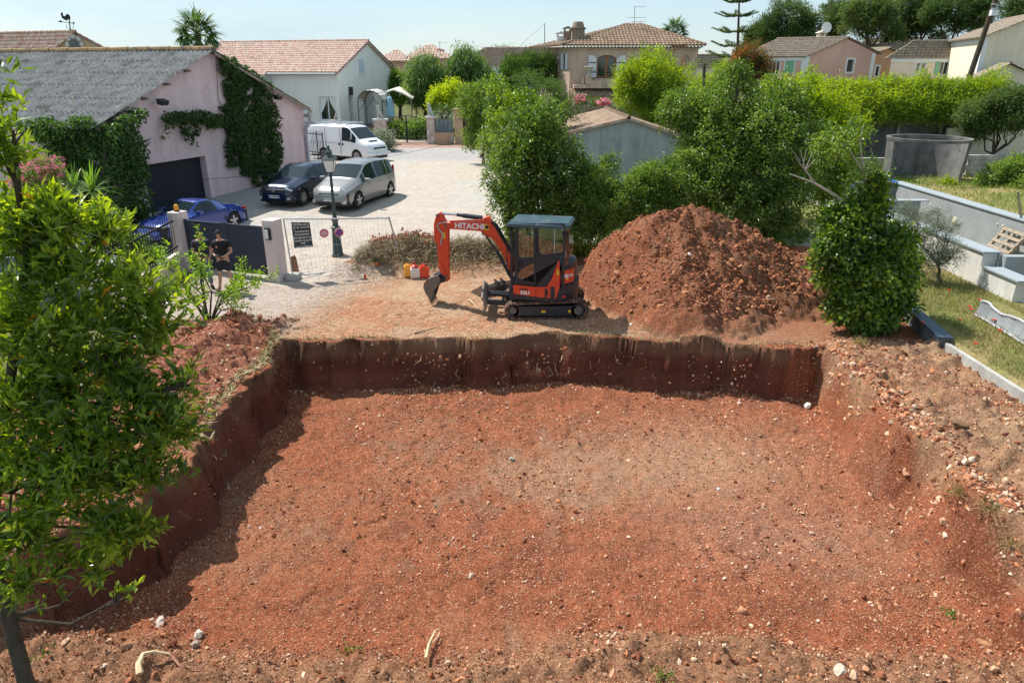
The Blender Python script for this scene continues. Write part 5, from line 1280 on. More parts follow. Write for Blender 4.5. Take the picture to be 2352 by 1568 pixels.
mb.quad((xr_, Yb, zb - .5), (xr_, Yb, ze), (xr_ + 1, Yb + 7, ze), (xr_ + 1, Yb + 7, zb - .5)); mb.build('side_wall', M_beige, v, W=True)
for a, b_, z0, z1 in sh:
    for q in (a - .12, b_ + .12):
        m_ = MB(); WS.box(m_, q - .25, q + .25, z0, z1, .02, .07); m_.build('shutter', M_trim, v, W=True)
    m_ = MB(); WS.box(m_, a + .15, b_ - .15, z0, z1, .0, .015); m_.build('window', M_gl, v, W=True)
# arched french window
def arch_outline(W_, s0, s1, z0, z1, d, rise=.28, n=8):
    c_ = (s0 + s1) / 2; hw = (s1 - s0) / 2
    return [W_.pt(s0, z0, d), W_.pt(s1, z0, d)] + [W_.pt(c_ + hw * cos(a), z1 - rise + rise * sin(a), d) for a in np.linspace(0, pi, n)]
fd = None
mb = MB(); s0, s1, z0, z1 = dl[0], dr[0], dl[1], dr[1]; c_ = (s0 + s1) / 2
for a, b_ in ((s0, s0 + .12), (c_ - .1, c_ + .1), (s1 - .12, s1)): WF.box(mb, a, b_, z0, z1, -.2, -.12)
WF.box(mb, s0 + .12, c_ - .1, z0, z0 + .15, -.2, -.12); WF.box(mb, c_ + .1, s1 - .12, z0, z0 + .15, -.2, -.12); WF.box(mb, s0 + .12, c_ - .1, z1 - .14, z1, -.2, -.12); WF.box(mb, c_ + .1, s1 - .12, z1 - .14, z1, -.2, -.12)
fd = mb.build('french_window', M_wood_frame, v, W=True); mb = MB(); WF.box(mb, s0 + .05, s1 - .05, z0 + .05, z1 - .05, -.19, -.17); mb.build('pane', M_gl, fd, W=True)
mb = MB()   # beige spandrels turn the square opening into an arch
for sg in (-1, 1):
    pts = [WF.pt(c_ + sg * (s1 - s0) / 2, z1 + .01, .004)] + [WF.pt(c_ + sg * (s1 - s0) / 2 * cos(a), z1 - .32 + .32 * sin(a), .004) for a in np.linspace(0, pi / 2, 7)]
    mb.prism(pts, (0, .2, 0))
for sg in (-1, 1):
    c2 = (ar0[0] + ar1[0]) / 2; hw = (ar1[0] - ar0[0]) / 2
    mb.prism([WF.pt(c2 + sg * hw, ar1[1] + .01, .004)] + [WF.pt(c2 + sg * hw * cos(a), ar1[1] - .5 + .5 * sin(a), .004) for a in np.linspace(0, pi / 2, 7)], (0, .2, 0))
mb.build('arch', M_beige, v, W=True)
for sg in (-1, 1):
    m_ = MB(); e = s0 if sg < 0 else s1; w = (s1 - s0) / 2 * .95
    pts = [WF.pt(e + sg * .05, z0 + .05, .05), WF.pt(e + sg * w, z0 + .05, .16), WF.pt(e + sg * w, z1 - .02, .16), WF.pt(e + sg * w * .5, z1 + .0, .1), WF.pt(e + sg * .05, z1 - .3, .05)]
    m_.prism(pts, (0, -.05, 0)); so = m_.build('shutter', M_trim, v, W=True)
    m_ = MB(); [m_.prism([WF.pt(e + sg * .08, zz, .105), WF.pt(e + sg * w * .96, zz, .215), WF.pt(e + sg * w * .96, zz + .07, .215), WF.pt(e + sg * .08, zz + .07, .105)], (0, -.012, 0)) for zz in (z0 + .55, z1 - .65)]; m_.build('hinge_band', M_iron, so, W=True)
# balcony
b0 = ps(1310, 200)[0]; b1 = ps(1435, 200)[0]; zf = ps(1350, 194)[1]; bd = 1.3
mb = MB(); ztop = ps(1350, 177)[1]
WF.box(mb, b0 + .2, b1, zf - .3, zf, 0, bd); WF.box(mb, b0 + 1.2, b1, zf, zf + .35, bd - .2, bd); WF.box(mb, b0 + 1.2, b0 + 1.7, zf, ztop + .25, bd - .25, bd + .05); WF.box(mb, b0 + .9, b0 + 1.1, zf, zf + .6, .1, bd - .1)
mb.build('balcony', M_beige, v, W=True)
mb = MB(); zr0 = zf + .35
for zz in (zr0 + .2, ps(1390, 167)[1]): mb.tube([WF.pt(b0 + 1.6, zz, bd - .1), WF.pt(b1 - .3, zz, bd - .1)], .025, 5)
mb.build('balustrade', M_iron, v, W=True)
mb = MB(); mb.lathe([(.12, 0), (.1, .12), (.3, .35), (.42, .55), (.46, .6), (.4, .62)], tuple(WF.pt(b0 + 1.45, ztop + .25, bd - .1)), 14); mb.build('urn', M_stone_w, v, W=True)
mb = MB(); e0 = WF.pt(b0 - .1, zf - .95, bd + .75); tiles(mb, e0, (1, 0, 0), b1 - b0 + 2.4, Vector((0, 1.5, .55)), col=.3, row=.4, amp=.08); mb.build('lean_to_roof', M_tile_old, v, W=True)
mb = MB(); WF.box(mb, b0 + .2, b1 + 1.6, zf - 1.75, zf - .85, bd + .2, bd + .5); WF.box(mb, b0 + .2, b0 + 1.1, zb - .4, zf - 1.75, bd + .2, bd + .5); WF.box(mb, b1 + .9, b1 + 1.6, zb - .4, zf - 1.75, bd + .2, bd + .5); WF.box(mb, b0 + .2, b0 + .5, zb - .4, zf - .9, 0, bd + .2); mb.build('porch_wall', M_beige, v, W=True)
# hipped roof
ov = .5; apx = aty(1440, 58, Yb + 4.2); zr = apx.z
e0 = Vector((C0.x - ov - .2, Yb - ov, ze + .12)); Lr = Wd + 2 * ov + .2; ha = apx.x - e0.x; hb_ = ha + 1.2
mb = MB(); tiles(mb, e0, (1, 0, 0), Lr, Vector((0, 4.7, zr - ze)), a=ha, b=hb_, col=.31, row=.42, amp=.09)
e1 = e0 + Vector((-.34, .94, 0)) * 8.2; tiles(mb, e1, (e0 - e1).normalized(), (e0 - e1).length, (apx - (e0 + e1) / 2) + Vector((0, 0, 0)), a=3.9, b=4.1, col=.31, row=.42, amp=.09)
mb.build('roof', M_tile_old, v, W=True)
mb = MB(); er = e0 + Vector((Lr, 0, 0)); ridge_caps(mb, e0 + Vector((0, 0, .08)), Vector((apx.x, apx.y, zr + .1)), .12); mb.build('ridge', M_tile_old, v, W=True); mb = MB(); ridge_caps(mb, er + Vector((0, 0, .08)), Vector((e0.x + hb_, e0.y + 4.7, zr + .1)), .12); mb.build('ridge', M_tile_old, v, W=True)
mb = MB(); 
for k in range(int(Lr / .3)):
    q = e0 + Vector((k * .3 + .1, .12, -.13)); mb.tube([q, q + Vector((0, .42, 0))], .075, 6)
mb.build('genoise_cornice', M_tile_old, v, W=True)
mb = MB(); mb.box((C0.x - .12, Yb - .12, ze - .18), (xr_ + .1, Yb + .02, ze - .0)); mb.build('cornice', M_beige, v, W=True)
def chimney(px, py0, py1, Y_, w, kind, parent, m=M_beige):
    c0 = aty(px, py1, Y_); c1 = aty(px, py0, Y_); mb = MB(); h_ = c1.z - c0.z
    if kind == 'pot':
        mb.cbox((c0.x, Y_, c0.z + h_ * .15), (w * 1.1, w * 1.1, h_ * .9)); mb.cbox((c0.x, Y_, c0.z + h_ * .6 + .02), (w * 1.35, w * 1.35, .08)); mb.lathe([(w * .6, 0), (w * .42, h_ * .4)], (c0.x, Y_, c0.z + h_ * .64), 10)
    else:
        mb.cbox((c0.x, Y_, c0.z + h_ * .2), (w, w, h_ * .7)); 
        for sx in (-1, 1): mb.cbox((c0.x + sx * w * .36, Y_, c0.z + h_ * .68), (w * .2, w, h_ * .28))
        mb.prism([(c0.x - w * .7, Y_ - w * .6, c0.z + h_ * .82), (c0.x + w * .7, Y_ - w * .6, c0.z + h_ * .82), (c0.x, Y_ - w * .6, c0.z + h_ * 1.05)], (0, w * 1.2, 0))
    return mb.build('chimney', m, parent, W=True)
M_old_ch = mat('chimney_render_old', (.26, .2, .15), rough=.95, var=.3, scale=4, bump=.5, bscale=10)
chimney(1327, 52, 88, 67.5, 1.0, 'pot', v, M_old_ch); chimney(1303, 62, 85, 69, .7, 'cap', v, M_old_ch); chimney(1288, 74, 96, 70, .8, 'cap', v, M_trim)

def antenna(px, y0, y1, Y_, label, arms, yag=True):
    c0 = aty(px, y1, Y_); c1 = aty(px, y0, Y_); t = thing('roof_aerial', label, 'aerial', c0, 0, 'television aerials on roofs')
    mb = MB(); mb.tube([c0 - Vector((0, 0, .5)), c1], .03, 5); mb.build('mast', M_galv, t, W=True)
    for dx0, dx1, yy in arms:
        mb = MB(); a = aty(px + dx0, yy, Y_); b_ = aty(px + dx1, yy, Y_); mb.tube([a, b_], .022, 4)
        n = max(2, int((b_ - a).length / .22))
        for k in range(n + 1): q = a.lerp(b_, k / n); mb.tube([q + Vector((0, -.25, 0)), q + Vector((0, .25, 0))], .012, 4)
        mb.build('element_row', M_galv, t, W=True)
antenna(1458, 14, 60, 69, 'tall aerial mast on the beige villa roof', [(0, 23, 16), (-18, 25, 41), (-8, 25, 50)])
antenna(1010, 95, 115, 84, 'aerial on the chimney of the far pink house', [(-2, 16, 98)])
antenna(563, 98, 108, 62, 'aerial lying low on the left end of the white house ridge', [(-5, 22, 100)])
antenna(1890, 34, 92, 75, 'aerial on the chimney of the pink gabled house', [(-14, 8, 38), (-12, 6, 52)])
c = aty(1898, 64, 74.6); t = thing('satellite_dish', 'pale satellite dish on the pink house chimney', 'satellite dish', c); mb = MB(); mb.lathe([(.05, .1), (.3, .05), (.5, -.05), (.48, -.06), (.28, .02), (.04, .06)], c, 18, 'y'); mb.build('dish', M_trim, t, W=True)

# ------------------------------------------------------------------ small grey gabled shed
sa = aty(1443, 272, 33.0); sL = aty(1299, 306, 33.0); sR = aty(1593, 322, 33.0)
s_ = thing('garden_shed', 'low blue-grey gabled shed with an old tiled roof among the bushes', 'shed', (sa.x, 33, .8))
Ws = Wall((sL.x, 33), (1, 0), (0, -1)); wd = sR.x - sL.x
wall_with_holes(Ws, [(0, sL.z), (sa.x - sL.x, sa.z), (wd, sR.z)], .4, [], .1, 'wall', M_greywall, s_)
mb = MB(); mb.quad((sL.x, 33, .4), (sL.x, 33, sL.z), (sL.x, 41, sL.z), (sL.x, 41, .4)); mb.build('side_wall', M_greywall, s_, W=True); mb = MB(); mb.quad((sR.x, 33, .4), (sR.x, 33, sR.z), (sR.x, 41, sR.z), (sR.x, 41, .4)); mb.build('side_wall', M_greywall, s_, W=True)
mb = MB(); k1 = (sa.z - sL.z) / (sa.x - sL.x); k2 = (sa.z - sR.z) / (sR.x - sa.x)
tiles(mb, (sL.x - .2, 32.8, sL.z - k1 * .2 + .04), (0, 1, 0), 8.4, Vector((sa.x - sL.x + .2, 0, sa.z - sL.z + k1 * .2)), col=.24, row=.4, amp=.02, per=3)
tiles(mb, (sR.x + .2, 41.2, sR.z - k2 * .2 + .04), (0, -1, 0), 8.4, Vector((-(sR.x - sa.x + .2), 0, sa.z - sR.z + k2 * .2)), col=.24, row=.4, amp=.02, per=3)
mb.build('roof', M_tile_old, s_, W=True)
mb = MB(); ridge_caps(mb, (sa.x, 32.8, sa.z + .06), (sa.x, 41.2, sa.z + .06), .1, 26); 
mb.build('ridge', M_tile_old, s_, W=True)
mb = MB(); mb.prism([(sL.x - .2, 32.8, sL.z - k1 * .2 + .06), (sa.x, 32.8, sa.z + .06), (sa.x, 32.8, sa.z - .06), (sL.x - .2, 32.8, sL.z - k1 * .2 - .06)], (0, .1, 0)); mb.prism([(sR.x + .2, 32.8, sR.z - k2 * .2 + .06), (sa.x, 32.8, sa.z + .06), (sa.x, 32.8, sa.z - .06), (sR.x + .2, 32.8, sR.z - k2 * .2 - .06)], (0, .1, 0)); mb.build('verge_tiles', M_tile_red, s_, W=True)

# ------------------------------------------------------------------ simple gabled houses
def gable_house(name, label, L_, Rr, apex, Y0, depth, skew, zb, wm, rm, trim=None, wins=(), side_wins=(), group=None, amp=.06, col=.33, ov=.35, sides=(1, 1), chim=()):
    """gable end faces the viewer from L_ to Rr (pixel bearings) at distance Y0; sides run back along skew"""
    a = aty(*L_, Y0); b_ = aty(*Rr, Y0); c = aty(*apex, Y0); t = thing(name, label, 'house', ((a.x + b_.x) / 2, Y0, zb), 0, group)
    Wg_ = Wall((a.x, Y0), (1, 0), (0, -1)); hs = []
    for (x0, y0, x1, y1) in wins:
        p = Wg_.sz(x0, y1); q = Wg_.sz(x1, y0); hs.append((p[0], q[0], p[1], q[1]))
    wall_with_holes(Wg_, [(0, a.z), (c.x - a.x, c.z), (b_.x - a.x, b_.z)], zb - .5, hs, .2, 'wall', wm, t)
    for q in hs: window(Wg_, t, *q, depth=.15, nm=0, sill=False, surround=.14, bars=True)
    sk = Vector((skew[0], skew[1], 0)).normalized() * depth
    WL = Wall((a.x, Y0), sk, perp(sk)); mb = MB()
    hs2 = []
    for (x0, y0, x1, y1, shut, nm_) in side_wins:
        p = WL.sz(x0, (y0 + y1) / 2); q = WL.sz(x1, (y0 + y1) / 2); zz = [WL.sz((x0 + x1) / 2, y)[1] for y in (y1, y0)]
        hs2.append((min(p[0], q[0]), max(p[0], q[0]), zz[0], zz[1], shut, nm_))
    wall_with_holes(WL, [(0, a.z), (depth, a.z)], zb - .5, [h_[:4] for h_ in hs2], .2, 'side_wall', wm, t)
    for h_ in hs2: window(WL, t, *h_[:4], depth=.15, nm=h_[5], sill=True, surround=.1, shutters=h_[4] and M_green_sh, shut_open=(h_[4] == 'open'))
    mb.quad(b_.xy.to_3d() + Vector((0, 0, zb - .5)), b_, b_ + sk, b_.xy.to_3d() + sk + Vector((0, 0, zb - .5))); mb.build('far_wall', wm, t, W=True)
    mb = MB(); f = Vector((0, -ov, 0)) if True else 0
    ka = (c.z - a.z) / (c.x - a.x); kb = (c.z - b_.z) / (b_.x - c.x); sd = sk.normalized()
    tiles(mb, a - sd * ov + Vector((-ov, 0, -ka * ov + .06)), sd, depth + 2 * ov, Vector((c.x - a.x + ov, 0, ka * (c.x - a.x + ov))), col=col, row=.42, amp=amp)
    tiles(mb, b_ + sk + sd * ov + Vector((ov, 0, -kb * ov + .06)), -sd, depth + 2 * ov, Vector((-(b_.x - c.x + ov), 0, kb * (b_.x - c.x + ov))), col=col, row=.42, amp=amp)
    mb.build('roof', rm, t, W=True)
    mb = MB(); ridge_caps(mb, c - sd * ov + Vector((0, 0, .1)), c + sk + sd * ov + Vector((0, 0, .1)), .1); mb.build('ridge', rm, t, W=True)
    if trim:
        mb = MB(); 
        for q in (a, b_): 
            sg = 1 if q is a else -1
            mb.box((min(q.x, q.x + sg * .35), Y0 - .03, zb - .4), (max(q.x, q.x + sg * .35), Y0 + .0, q.z - .05)); mb.build('corner_trim', trim, t, W=True); mb = MB()
        WL.box(mb, -.03, .35, zb - .4, a.z - .05, 0, .03); WL.box(mb, .35, depth, a.z - .45, a.z - .02, 0, .06); mb.build('trim', trim, t, W=True)
    return t
gable_house('pink_house', 'rose-pink gabled house with green shutters above the hedge', (1852, 128), (2012, 122), (1943, 88), 72, 6.0, (-.95, .62), 3.6, M_pinkh, M_tile_grey, trim=M_trim, wins=((1943, 137, 1962, 166),), side_wins=((1765, 140, 1790, 170, None, 2), (1803, 137, 1824, 168, 'closed', 1)))
_p = bpy.data.objects['pink_house']; chimney(1884, 72, 96, 74.5, .7, 'cap', _p, M_cream)
gable_house('orange_house', 'small orange house behind the pink gabled house', (1995, 126), (2100, 140), (2040, 112), 79, 8, (-.3, 1), 3.8, M_orange, M_tile_grey, wins=((2009, 153, 2020, 175),))
wh = gable_house('rose_house', 'pale rose house with open green shutters left of the utility pole', (2231, 130), (2330, 128), (2288, 96), 66, 6.4, (-1, .22), 3.3, M_paleroseh, M_tile_grey, trim=M_trim, side_wins=((2158, 142, 2178, 172, 'open', 1), (2116, 145, 2124, 170, None, 0), (2104, 145, 2112, 170, None, 0)))
chimney(2254, 84, 104, 69, .8, 'cap', wh, M_cream)
gable_house('cream_house', 'tall cream house at the top right corner', (2262, 84), (2480, 60), (2400, 30), 58, 9, (.3, 1), 3.3, M_cream, M_tile_grey, trim=M_trim)
gable_house('cream_shed', 'low cream outbuilding with a grey tiled roof at the right edge', (2249, 178), (2410, 190), (2320, 148), 52, 5, (.5, 1), 3.2, M_cream, M_tile_grey)
gable_house('tan_house', 'tan gabled house with a cockerel weather vane behind the workshop roof', (60, 165), (320, 158), (165, 76), 50, 14, (-1, .35), 1.5, M_tan, M_tile_red, col=.3)
hz = gable_house('far_house', 'small far roof right of the beige villa', (1640, 150), (1700, 150), (1668, 128), 84, 8, (-1, .3), 3, M_cream, M_tile_grey)
for i, (x0, x1, ax, y0, y1, yy, lb, wm_) in enumerate(((2140, 2170, 2160, 110, 95, 100, 'hill house showing its gable between the pine trunks', M_cream), (2060, 2140, 2080, 120, 104, 90, 'low hipped roof just behind the orange house', M_pinkh), (2095, 2125, 2110, 108, 88, 112, 'farthest tan wall below the pine crowns', M_tan))):
    gable_house('hill_house', lb, (x0, y0), (x1, y0), (ax, y1), yy, 7, (-.8, .6), 5, wm_, M_tile_grey, group='small houses between the pines', col=.5)
gable_house('cottage', 'pale gable roof peeping over the cypress clump left of the villa', (1150 + 60, 150), (1330, 150), (1290, 112), 80, 8, (-1, .1), 2, M_white, M_tile_red)
# far pink house with two hipped roofs
f = thing('far_pink_house', 'pink house with two low hipped roofs behind the white house', 'house', gp(950, 250, 84)); a = aty(868, 140, 84); b_ = aty(940, 140, 84); c = aty(905, 122, 86); ZB = 2
mb = MB(); mb.box((a.x, 84, ZB), (b_.x, 92, a.z - .1)); a2 = aty(940, 134, 86); b2 = aty(1032, 134, 86); mb.box((a2.x + .02, 86, ZB), (b2.x, 94, a2.z - .1)); mb.build('wall', M_pinkh, f, W=True)
mb = MB(); Lh = b_.x - a.x + 1; tiles(mb, (a.x - .5, 83.5, a.z - .05), (1, 0, 0), Lh, Vector((0, 3.5, 1.3)), a=Lh * .5, b=Lh * .52, col=.36, row=.5, amp=.08)
Lh = b2.x - a2.x + 1.4; tiles(mb, (a2.x - .7, 85.5, a2.z - .05), (1, 0, 0), Lh, Vector((0, 4, 1.6)), a=Lh * .42, b=Lh * .5, col=.36, row=.5, amp=.08); mb.build('roof', M_tile_red, f, W=True)
WW = Wall((a.x, 84), (1, 0), (0, -1)); q = WW.sz(903, 172); r_ = WW.sz(912, 158); mb = MB(); WW.box(mb, q[0], r_[0], q[1], r_[1], -.1, .01); mb.build('window', M_gl, f, W=True)
chimney(1013, 113, 126, 88, .8, 'cap', f, M_pinkh)
# weather vane
c = aty(161, 74, 50); t = thing('weather_vane', 'black cockerel weather vane on the tan gable', 'weather vane', c)
mb = MB(); mb.tube([c - Vector((0, 0, .2)), aty(159, 43, 50)], .035, 6); mb.tube([aty(136, 50, 50), aty(172, 54, 50)], .02, 5)
mb.prism([aty(x, y, 50) for x, y in ((131, 49), (140, 47.5), (143, 50), (140, 52.5))], (0, .03, 0)); mb.prism([aty(x, y, 50) for x, y in ((164, 53), (170, 51), (170, 56))], (0, .03, 0))
for sg in (-1, 1): mb.tube([aty(161 + sg * x, y, 50) for x, y in ((1, 68), (6, 66), (9, 62), (7, 58), (9, 55))], .015, 4)
mb.build('pole', M_iron, t, W=True)
mb = MB(); mb.prism([aty(139 + x * .0, 0, 50) if False else aty(x, y, 50) for x, y in ((140, 30), (143, 29), (144, 36), (148, 38), (151, 36), (152, 33), (156, 33), (160, 37), (161, 45), (157, 44), (153, 48), (148, 46), (142, 42), (141, 37), (139, 34))], (0, .05, 0)); mb.build('cockerel', M_iron, t, W=True)
# rosette window on the tan gable
th = bpy.data.objects['tan_house']; c = aty(172, 102, 49.93); mb = MB()
for k in range(8): a_ = k * pi / 4; q = c + Vector((cos(a_) * .42, 0, sin(a_) * .42)); mb.cyl(q, q - Vector((0, .06, 0)), .2, 8)
mb.build('rosette', M_stone_w, th, W=True); mb = MB(); mb.cyl(c - Vector((0, .03, 0)), c - Vector((0, .09, 0)), .34, 16); mb.build('window', M_gl, th, W=True)
# ================================================================== EXCAVATOR
M_or = mat('machine_orange', (.66, .062, .022), rough=.38, var=.10, scale=4, spec=.5, dirt=((.30, .12, .06), 5, .60, .78))
M_nv = mat('machine_dark', (.022, .025, .035), rough=.4, var=.12, scale=5, spec=.5, dirt=((.12, .07, .045), 5, .60, .8))
M_roofm = mat('machine_roof', (.045, .085, .11), rough=.35, spec=.6, dirt=((.2, .2, .19), 3, .52, .8))
M_track = mat('rubber_track', (.045, .036, .03), rough=.85, var=.3, scale=9, bump=.8, bscale=20, dirt=((.26, .12, .07), 7, .46, .6))
M_steel = mat('worn_steel', (.17, .14, .12), rough=.6, metal=.25, var=.3, scale=6, bump=.4, bscale=15, dirt=((.22, .11, .07), 3, .5, .62))
M_chrome = mat('chrome_rod', (.62, .65, .68), rough=.12, metal=1)
M_blk = mat('black_rubber', (.015, .015, .016), rough=.6)
M_yel = mat('yellow_decal', (.75, .42, .03), rough=.5)
M_wht = mat('white_decal', (.78, .78, .78), rough=.5)
M_red = mat('red_decal', (.6, .03, .03), rough=.5)
M_cab = clear_glass('cab_glass', (.72, .82, .80), .2)
EC = Vector((.87, 17.45, 0)); EZ = gz(.87, 17.3) - .0
ex = thing('mini_excavator', 'orange-red compact excavator with a dark cab parked at the foot of the heap', 'excavator', (EC.x, EC.y, EZ))
th_ = R(12); hd = Vector((-cos(th_), sin(th_), 0)); lf = Vector((-sin(th_), -cos(th_), 0))
TU = Matrix(((hd.x, lf.x, 0, EC.x), (hd.y, lf.y, 0, EC.y), (0, 0, 1, EZ), (0, 0, 0, 1)))
TL = Matrix(((-1, 0, 0, EC.x), (0, -1, 0, EC.y), (0, 0, 1, EZ), (0, 0, 0, 1)))
def MU(): m = MB(); m.T = TU; return m
def ML(): m = MB(); m.T = TL; return m
def z3(x, y, off):
    """bearing -> (forward, height) in the machine's side plane at lateral offset off"""
    p = on_plane(918.75 + .2197 * x, 447.9 + .2197 * y, EC + lf * off, hd)
    return ((p - EC).dot(hd), p.z - EZ)
def plate(mb, pts, y0, y1): mb.prism([(x, y0, z) for x, z in pts], (0, y1 - y0, 0))
def zpts(pts, off): return [z3(x, y, off) for x, y in pts]
def ringp(mb, outer, inner, y0, y1):
    n = len(outer); vs = [(x, y, z) for y in (y0, y1) for loop in (outer, inner) for x, z in loop]
    fs = []
    for i in range(n):
        j = (i + 1) % n
        fs += [(i, j, n + j, n + i), (2 * n + j, 2 * n + i, 3 * n + i, 3 * n + j), (j, i, 2 * n + i, 2 * n + j), (n + i, n + j, 3 * n + j, 3 * n + i)]
    mb._add(vs, fs)
# --- tracks
def stadium(x0, x1, r0, r1, n=10, zc0=None):
    pts = []
    for k in range(n + 1): a = -pi / 2 + pi * k / n; pts.append((x1 - r1 + r1 * cos(a), r1 + r1 * sin(a)))
    for k in range(n + 1): a = pi / 2 + pi * k / n; pts.append((x0 + r0 + r0 * cos(a), r0 + r0 * sin(a)))
    return pts
for side in (1, -1):
    y0, y1 = (.45, .75) if side > 0 else (-.75, -.45)
    st = stadium(-1.06, 1.05, .25, .21); inn = [(x * .93, .23 + (z - .23) * .80) for x, z in st]
    mb = ML(); ringp(mb, st, inn, y0, y1)
    L_ = 0; seg = []
    for i in range(len(st)):
        a = Vector((st[i][0], 0, st[i][1])); b_ = Vector((st[(i + 1) % len(st)][0], 0, st[(i + 1) % len(st)][1])); m_ = max(1, int(round((b_ - a).length / .085)))
        for k in range(m_):
            p = a.lerp(b_, (k + .3) / m_); q = a.lerp(b_, (k + .8) / m_); nn = Vector(((b_ - a).z, 0, -(b_ - a).x)).normalized() * .022
            mb.prism([(p.x, y0 + .01, p.z), (q.x, y0 + .01, q.z), (q.x + nn.x, y0 + .01, q.z + nn.z), (p.x + nn.x, y0 + .01, p.z + nn.z)], (0, y1 - y0 - .02, 0))
    tr = mb.build('track', M_track, ex, W=True)
    mb = ML(); plate(mb, [(-.78, .10), (.82, .10), (.90, .2), (.84, .34), (-.72, .36), (-.78, .3)], y0 + .03, y1 - .03 + .02 * side); mb.build('track_frame', M_nv, tr, W=True)
    for xx, rr in ((-.80, .17), (.84, .14)):
        mb = ML(); mb.cyl((xx, y0 + .02, .245 if xx < 0 else .215), (xx, y1 - .01, .245 if xx < 0 else .215), rr, 20); w = mb.build('roller', M_nv, tr, W=True)
        mb = ML(); mb.cyl((xx, y0 + .0, .24), (xx, y1 + .005, .24), rr * .62, 14); mb.build('hub', M_steel, w, W=True)
mb = ML(); mb.box((.02, .752, .19), (.13, .762, .25)); mb.box((-.62, .752, .19), (-.55, .762, .26)); mb.build('warning_sticker', M_yel, ex, W=True)
mb = ML(); mb.box((-.5, -.5, .2), (.5, .5, .42)); mb.cyl((0, 0, .42), (0, 0, .5), .36, 24); mb.build('undercarriage', M_nv, ex, W=True)
# --- dozer blade
mb = ML(); prof = [(1.50, .20), (1.56, .20), (1.50, .34), (1.53, .48), (1.60, .58), (1.55, .59), (1.47, .50), (1.43, .34)]
mb.prism([(x + .06, -.77, z) for x, z in prof], (0, 1.54, 0)); bl = mb.build('dozer_blade', M_steel, ex, W=True)
mb = ML()
for s in (-1, 1): mb.prism([(.5, s * .38 - .05, .22), (1.50, s * .38 - .05, .30), (1.50, s * .38 - .05, .42), (.5, s * .38 - .05, .36)], (0, .1, 0))
mb.tube([(1.1, -.38, .34), (1.1, .38, .34)], .04, 8); mb.tube([(.35, 0, .36), (1.45, 0, .46)], .045, 8); mb.build('blade_arm', M_nv, bl, W=True)
# --- deck, skirt, counterweight
def plan(r, x_front, half):
    pts = [(x_front, half), (-.30, half)]
    for k in range(13): a = pi / 2 + .12 + (pi - .24) * k / 12; pts.append((r * cos(a) * 1.0 - .02, r * sin(a)))
    return pts + [(-.30, -half), (x_front, -half)]
def extr(mb, pts, z0, z1, s1=1.): 
    n = len(pts); mb._add([(x, y, z0) for x, y in pts] + [(x * s1, y * s1, z1) for x, y in pts], [tuple(range(n))[::-1], tuple(range(n, 2 * n))] + [(i, (i + 1) % n, n + (i + 1) % n, n + i) for i in range(n)])
mb = MU(); extr(mb, plan(.80, .80, .765), .50, .84); mb.build('deck', M_nv, ex, W=True)
mb = MU(); arc = [(.86 * cos(a), .86 * sin(a)) for a in np.linspace(R(108), R(252), 16)]; extr(mb, arc, .50, .70, 1.015); extr(mb, [(x * 1.015, y * 1.015) for x, y in arc], .70, .90, .99); mb.build('counterweight', M_nv, ex, W=True, bev=.0)
mb = MU(); arc = [(.80 * cos(a), .80 * sin(a)) for a in np.linspace(R(106), R(254), 16)]; extr(mb, [(-.2, .77)] + arc + [(-.2, -.77)], .84, 1.42, .985); eh = mb.build('engine_cover', M_nv, ex, W=True)
mb = MU(); aa = np.linspace(R(118), R(160), 8)
mb._add([(.822 * cos(a), .822 * sin(a), z) for z in (.93, 1.27) for a in aa] + [(.79 * cos(a), .79 * sin(a), z) for z in (.93, 1.27) for a in aa], [(i, i + 1, 9 + i, 8 + i) for i in range(7)] + [(16 + i, 24 + i, 25 + i, 17 + i) for i in range(7)] + [(i, 16 + i, 17 + i, i + 1) for i in range(7)] + [(8 + i, 9 + i, 25 + i, 24 + i) for i in range(7)] + [(0, 8, 24, 16), (7, 23, 31, 15)])
rp_ = mb.build('rear_panel', M_or, ex, W=True)
a0 = R(139); o_ = TU @ Vector((.828 * cos(a0), .828 * sin(a0), 1.12)); xd = TU.to_3x3() @ Vector((-sin(a0), cos(a0), 0)); text_part('lettering', 'HITACHI', .105, o_, xd, (0, 0, 1), M_wht, rp_, W=True, bold=.002)
mb = MU(); plate(mb, zpts([(1182, 938), (1418, 960), (1418, 1062), (1190, 1030)], .78), .765, .79); plate(mb, zpts([(1424, 962), (1535, 962), (1585, 880), (1655, 685), (1668, 690), (1668, 968), (1628, 1082), (1424, 1064)], .78), .765, .785); sk = mb.build('side_skirt', M_or, ex, W=True)
xs_, zs_ = z3(1305, 1022, .8); o_ = TU @ Vector((xs_, .796, zs_)); text_part('lettering', '33U', .125, o_, -hd, (0, 0, 1), M_wht, sk, W=True, sx=1.15, bold=.004)
xs_, zs_ = z3(1290, 988, .8); o_ = TU @ Vector((xs_, .796, zs_)); text_part('lettering', 'ZAXIS', .07, o_, -hd, (0, 0, 1), M_blk, sk, W=True, sx=1.1, bold=.002)
xs_, zs_ = z3(1530, 1020, .8); mb = MU(); mb.box((xs_ - .04, .785, zs_ - .04), (xs_ + .04, .79, zs_ + .04)); mb.build('decal', M_blk, sk, W=True)
xs_, zs_ = z3(1763, 1027, .84); mb = MU(); mb.prism([(-.62 + .0, .62, .62 + .0), (-.57, .655, .66), (-.52, .69, .62), (-.57, .655, .58)], (-.012, .016, 0)); mb.build('reflector', M_red, ex, W=True)
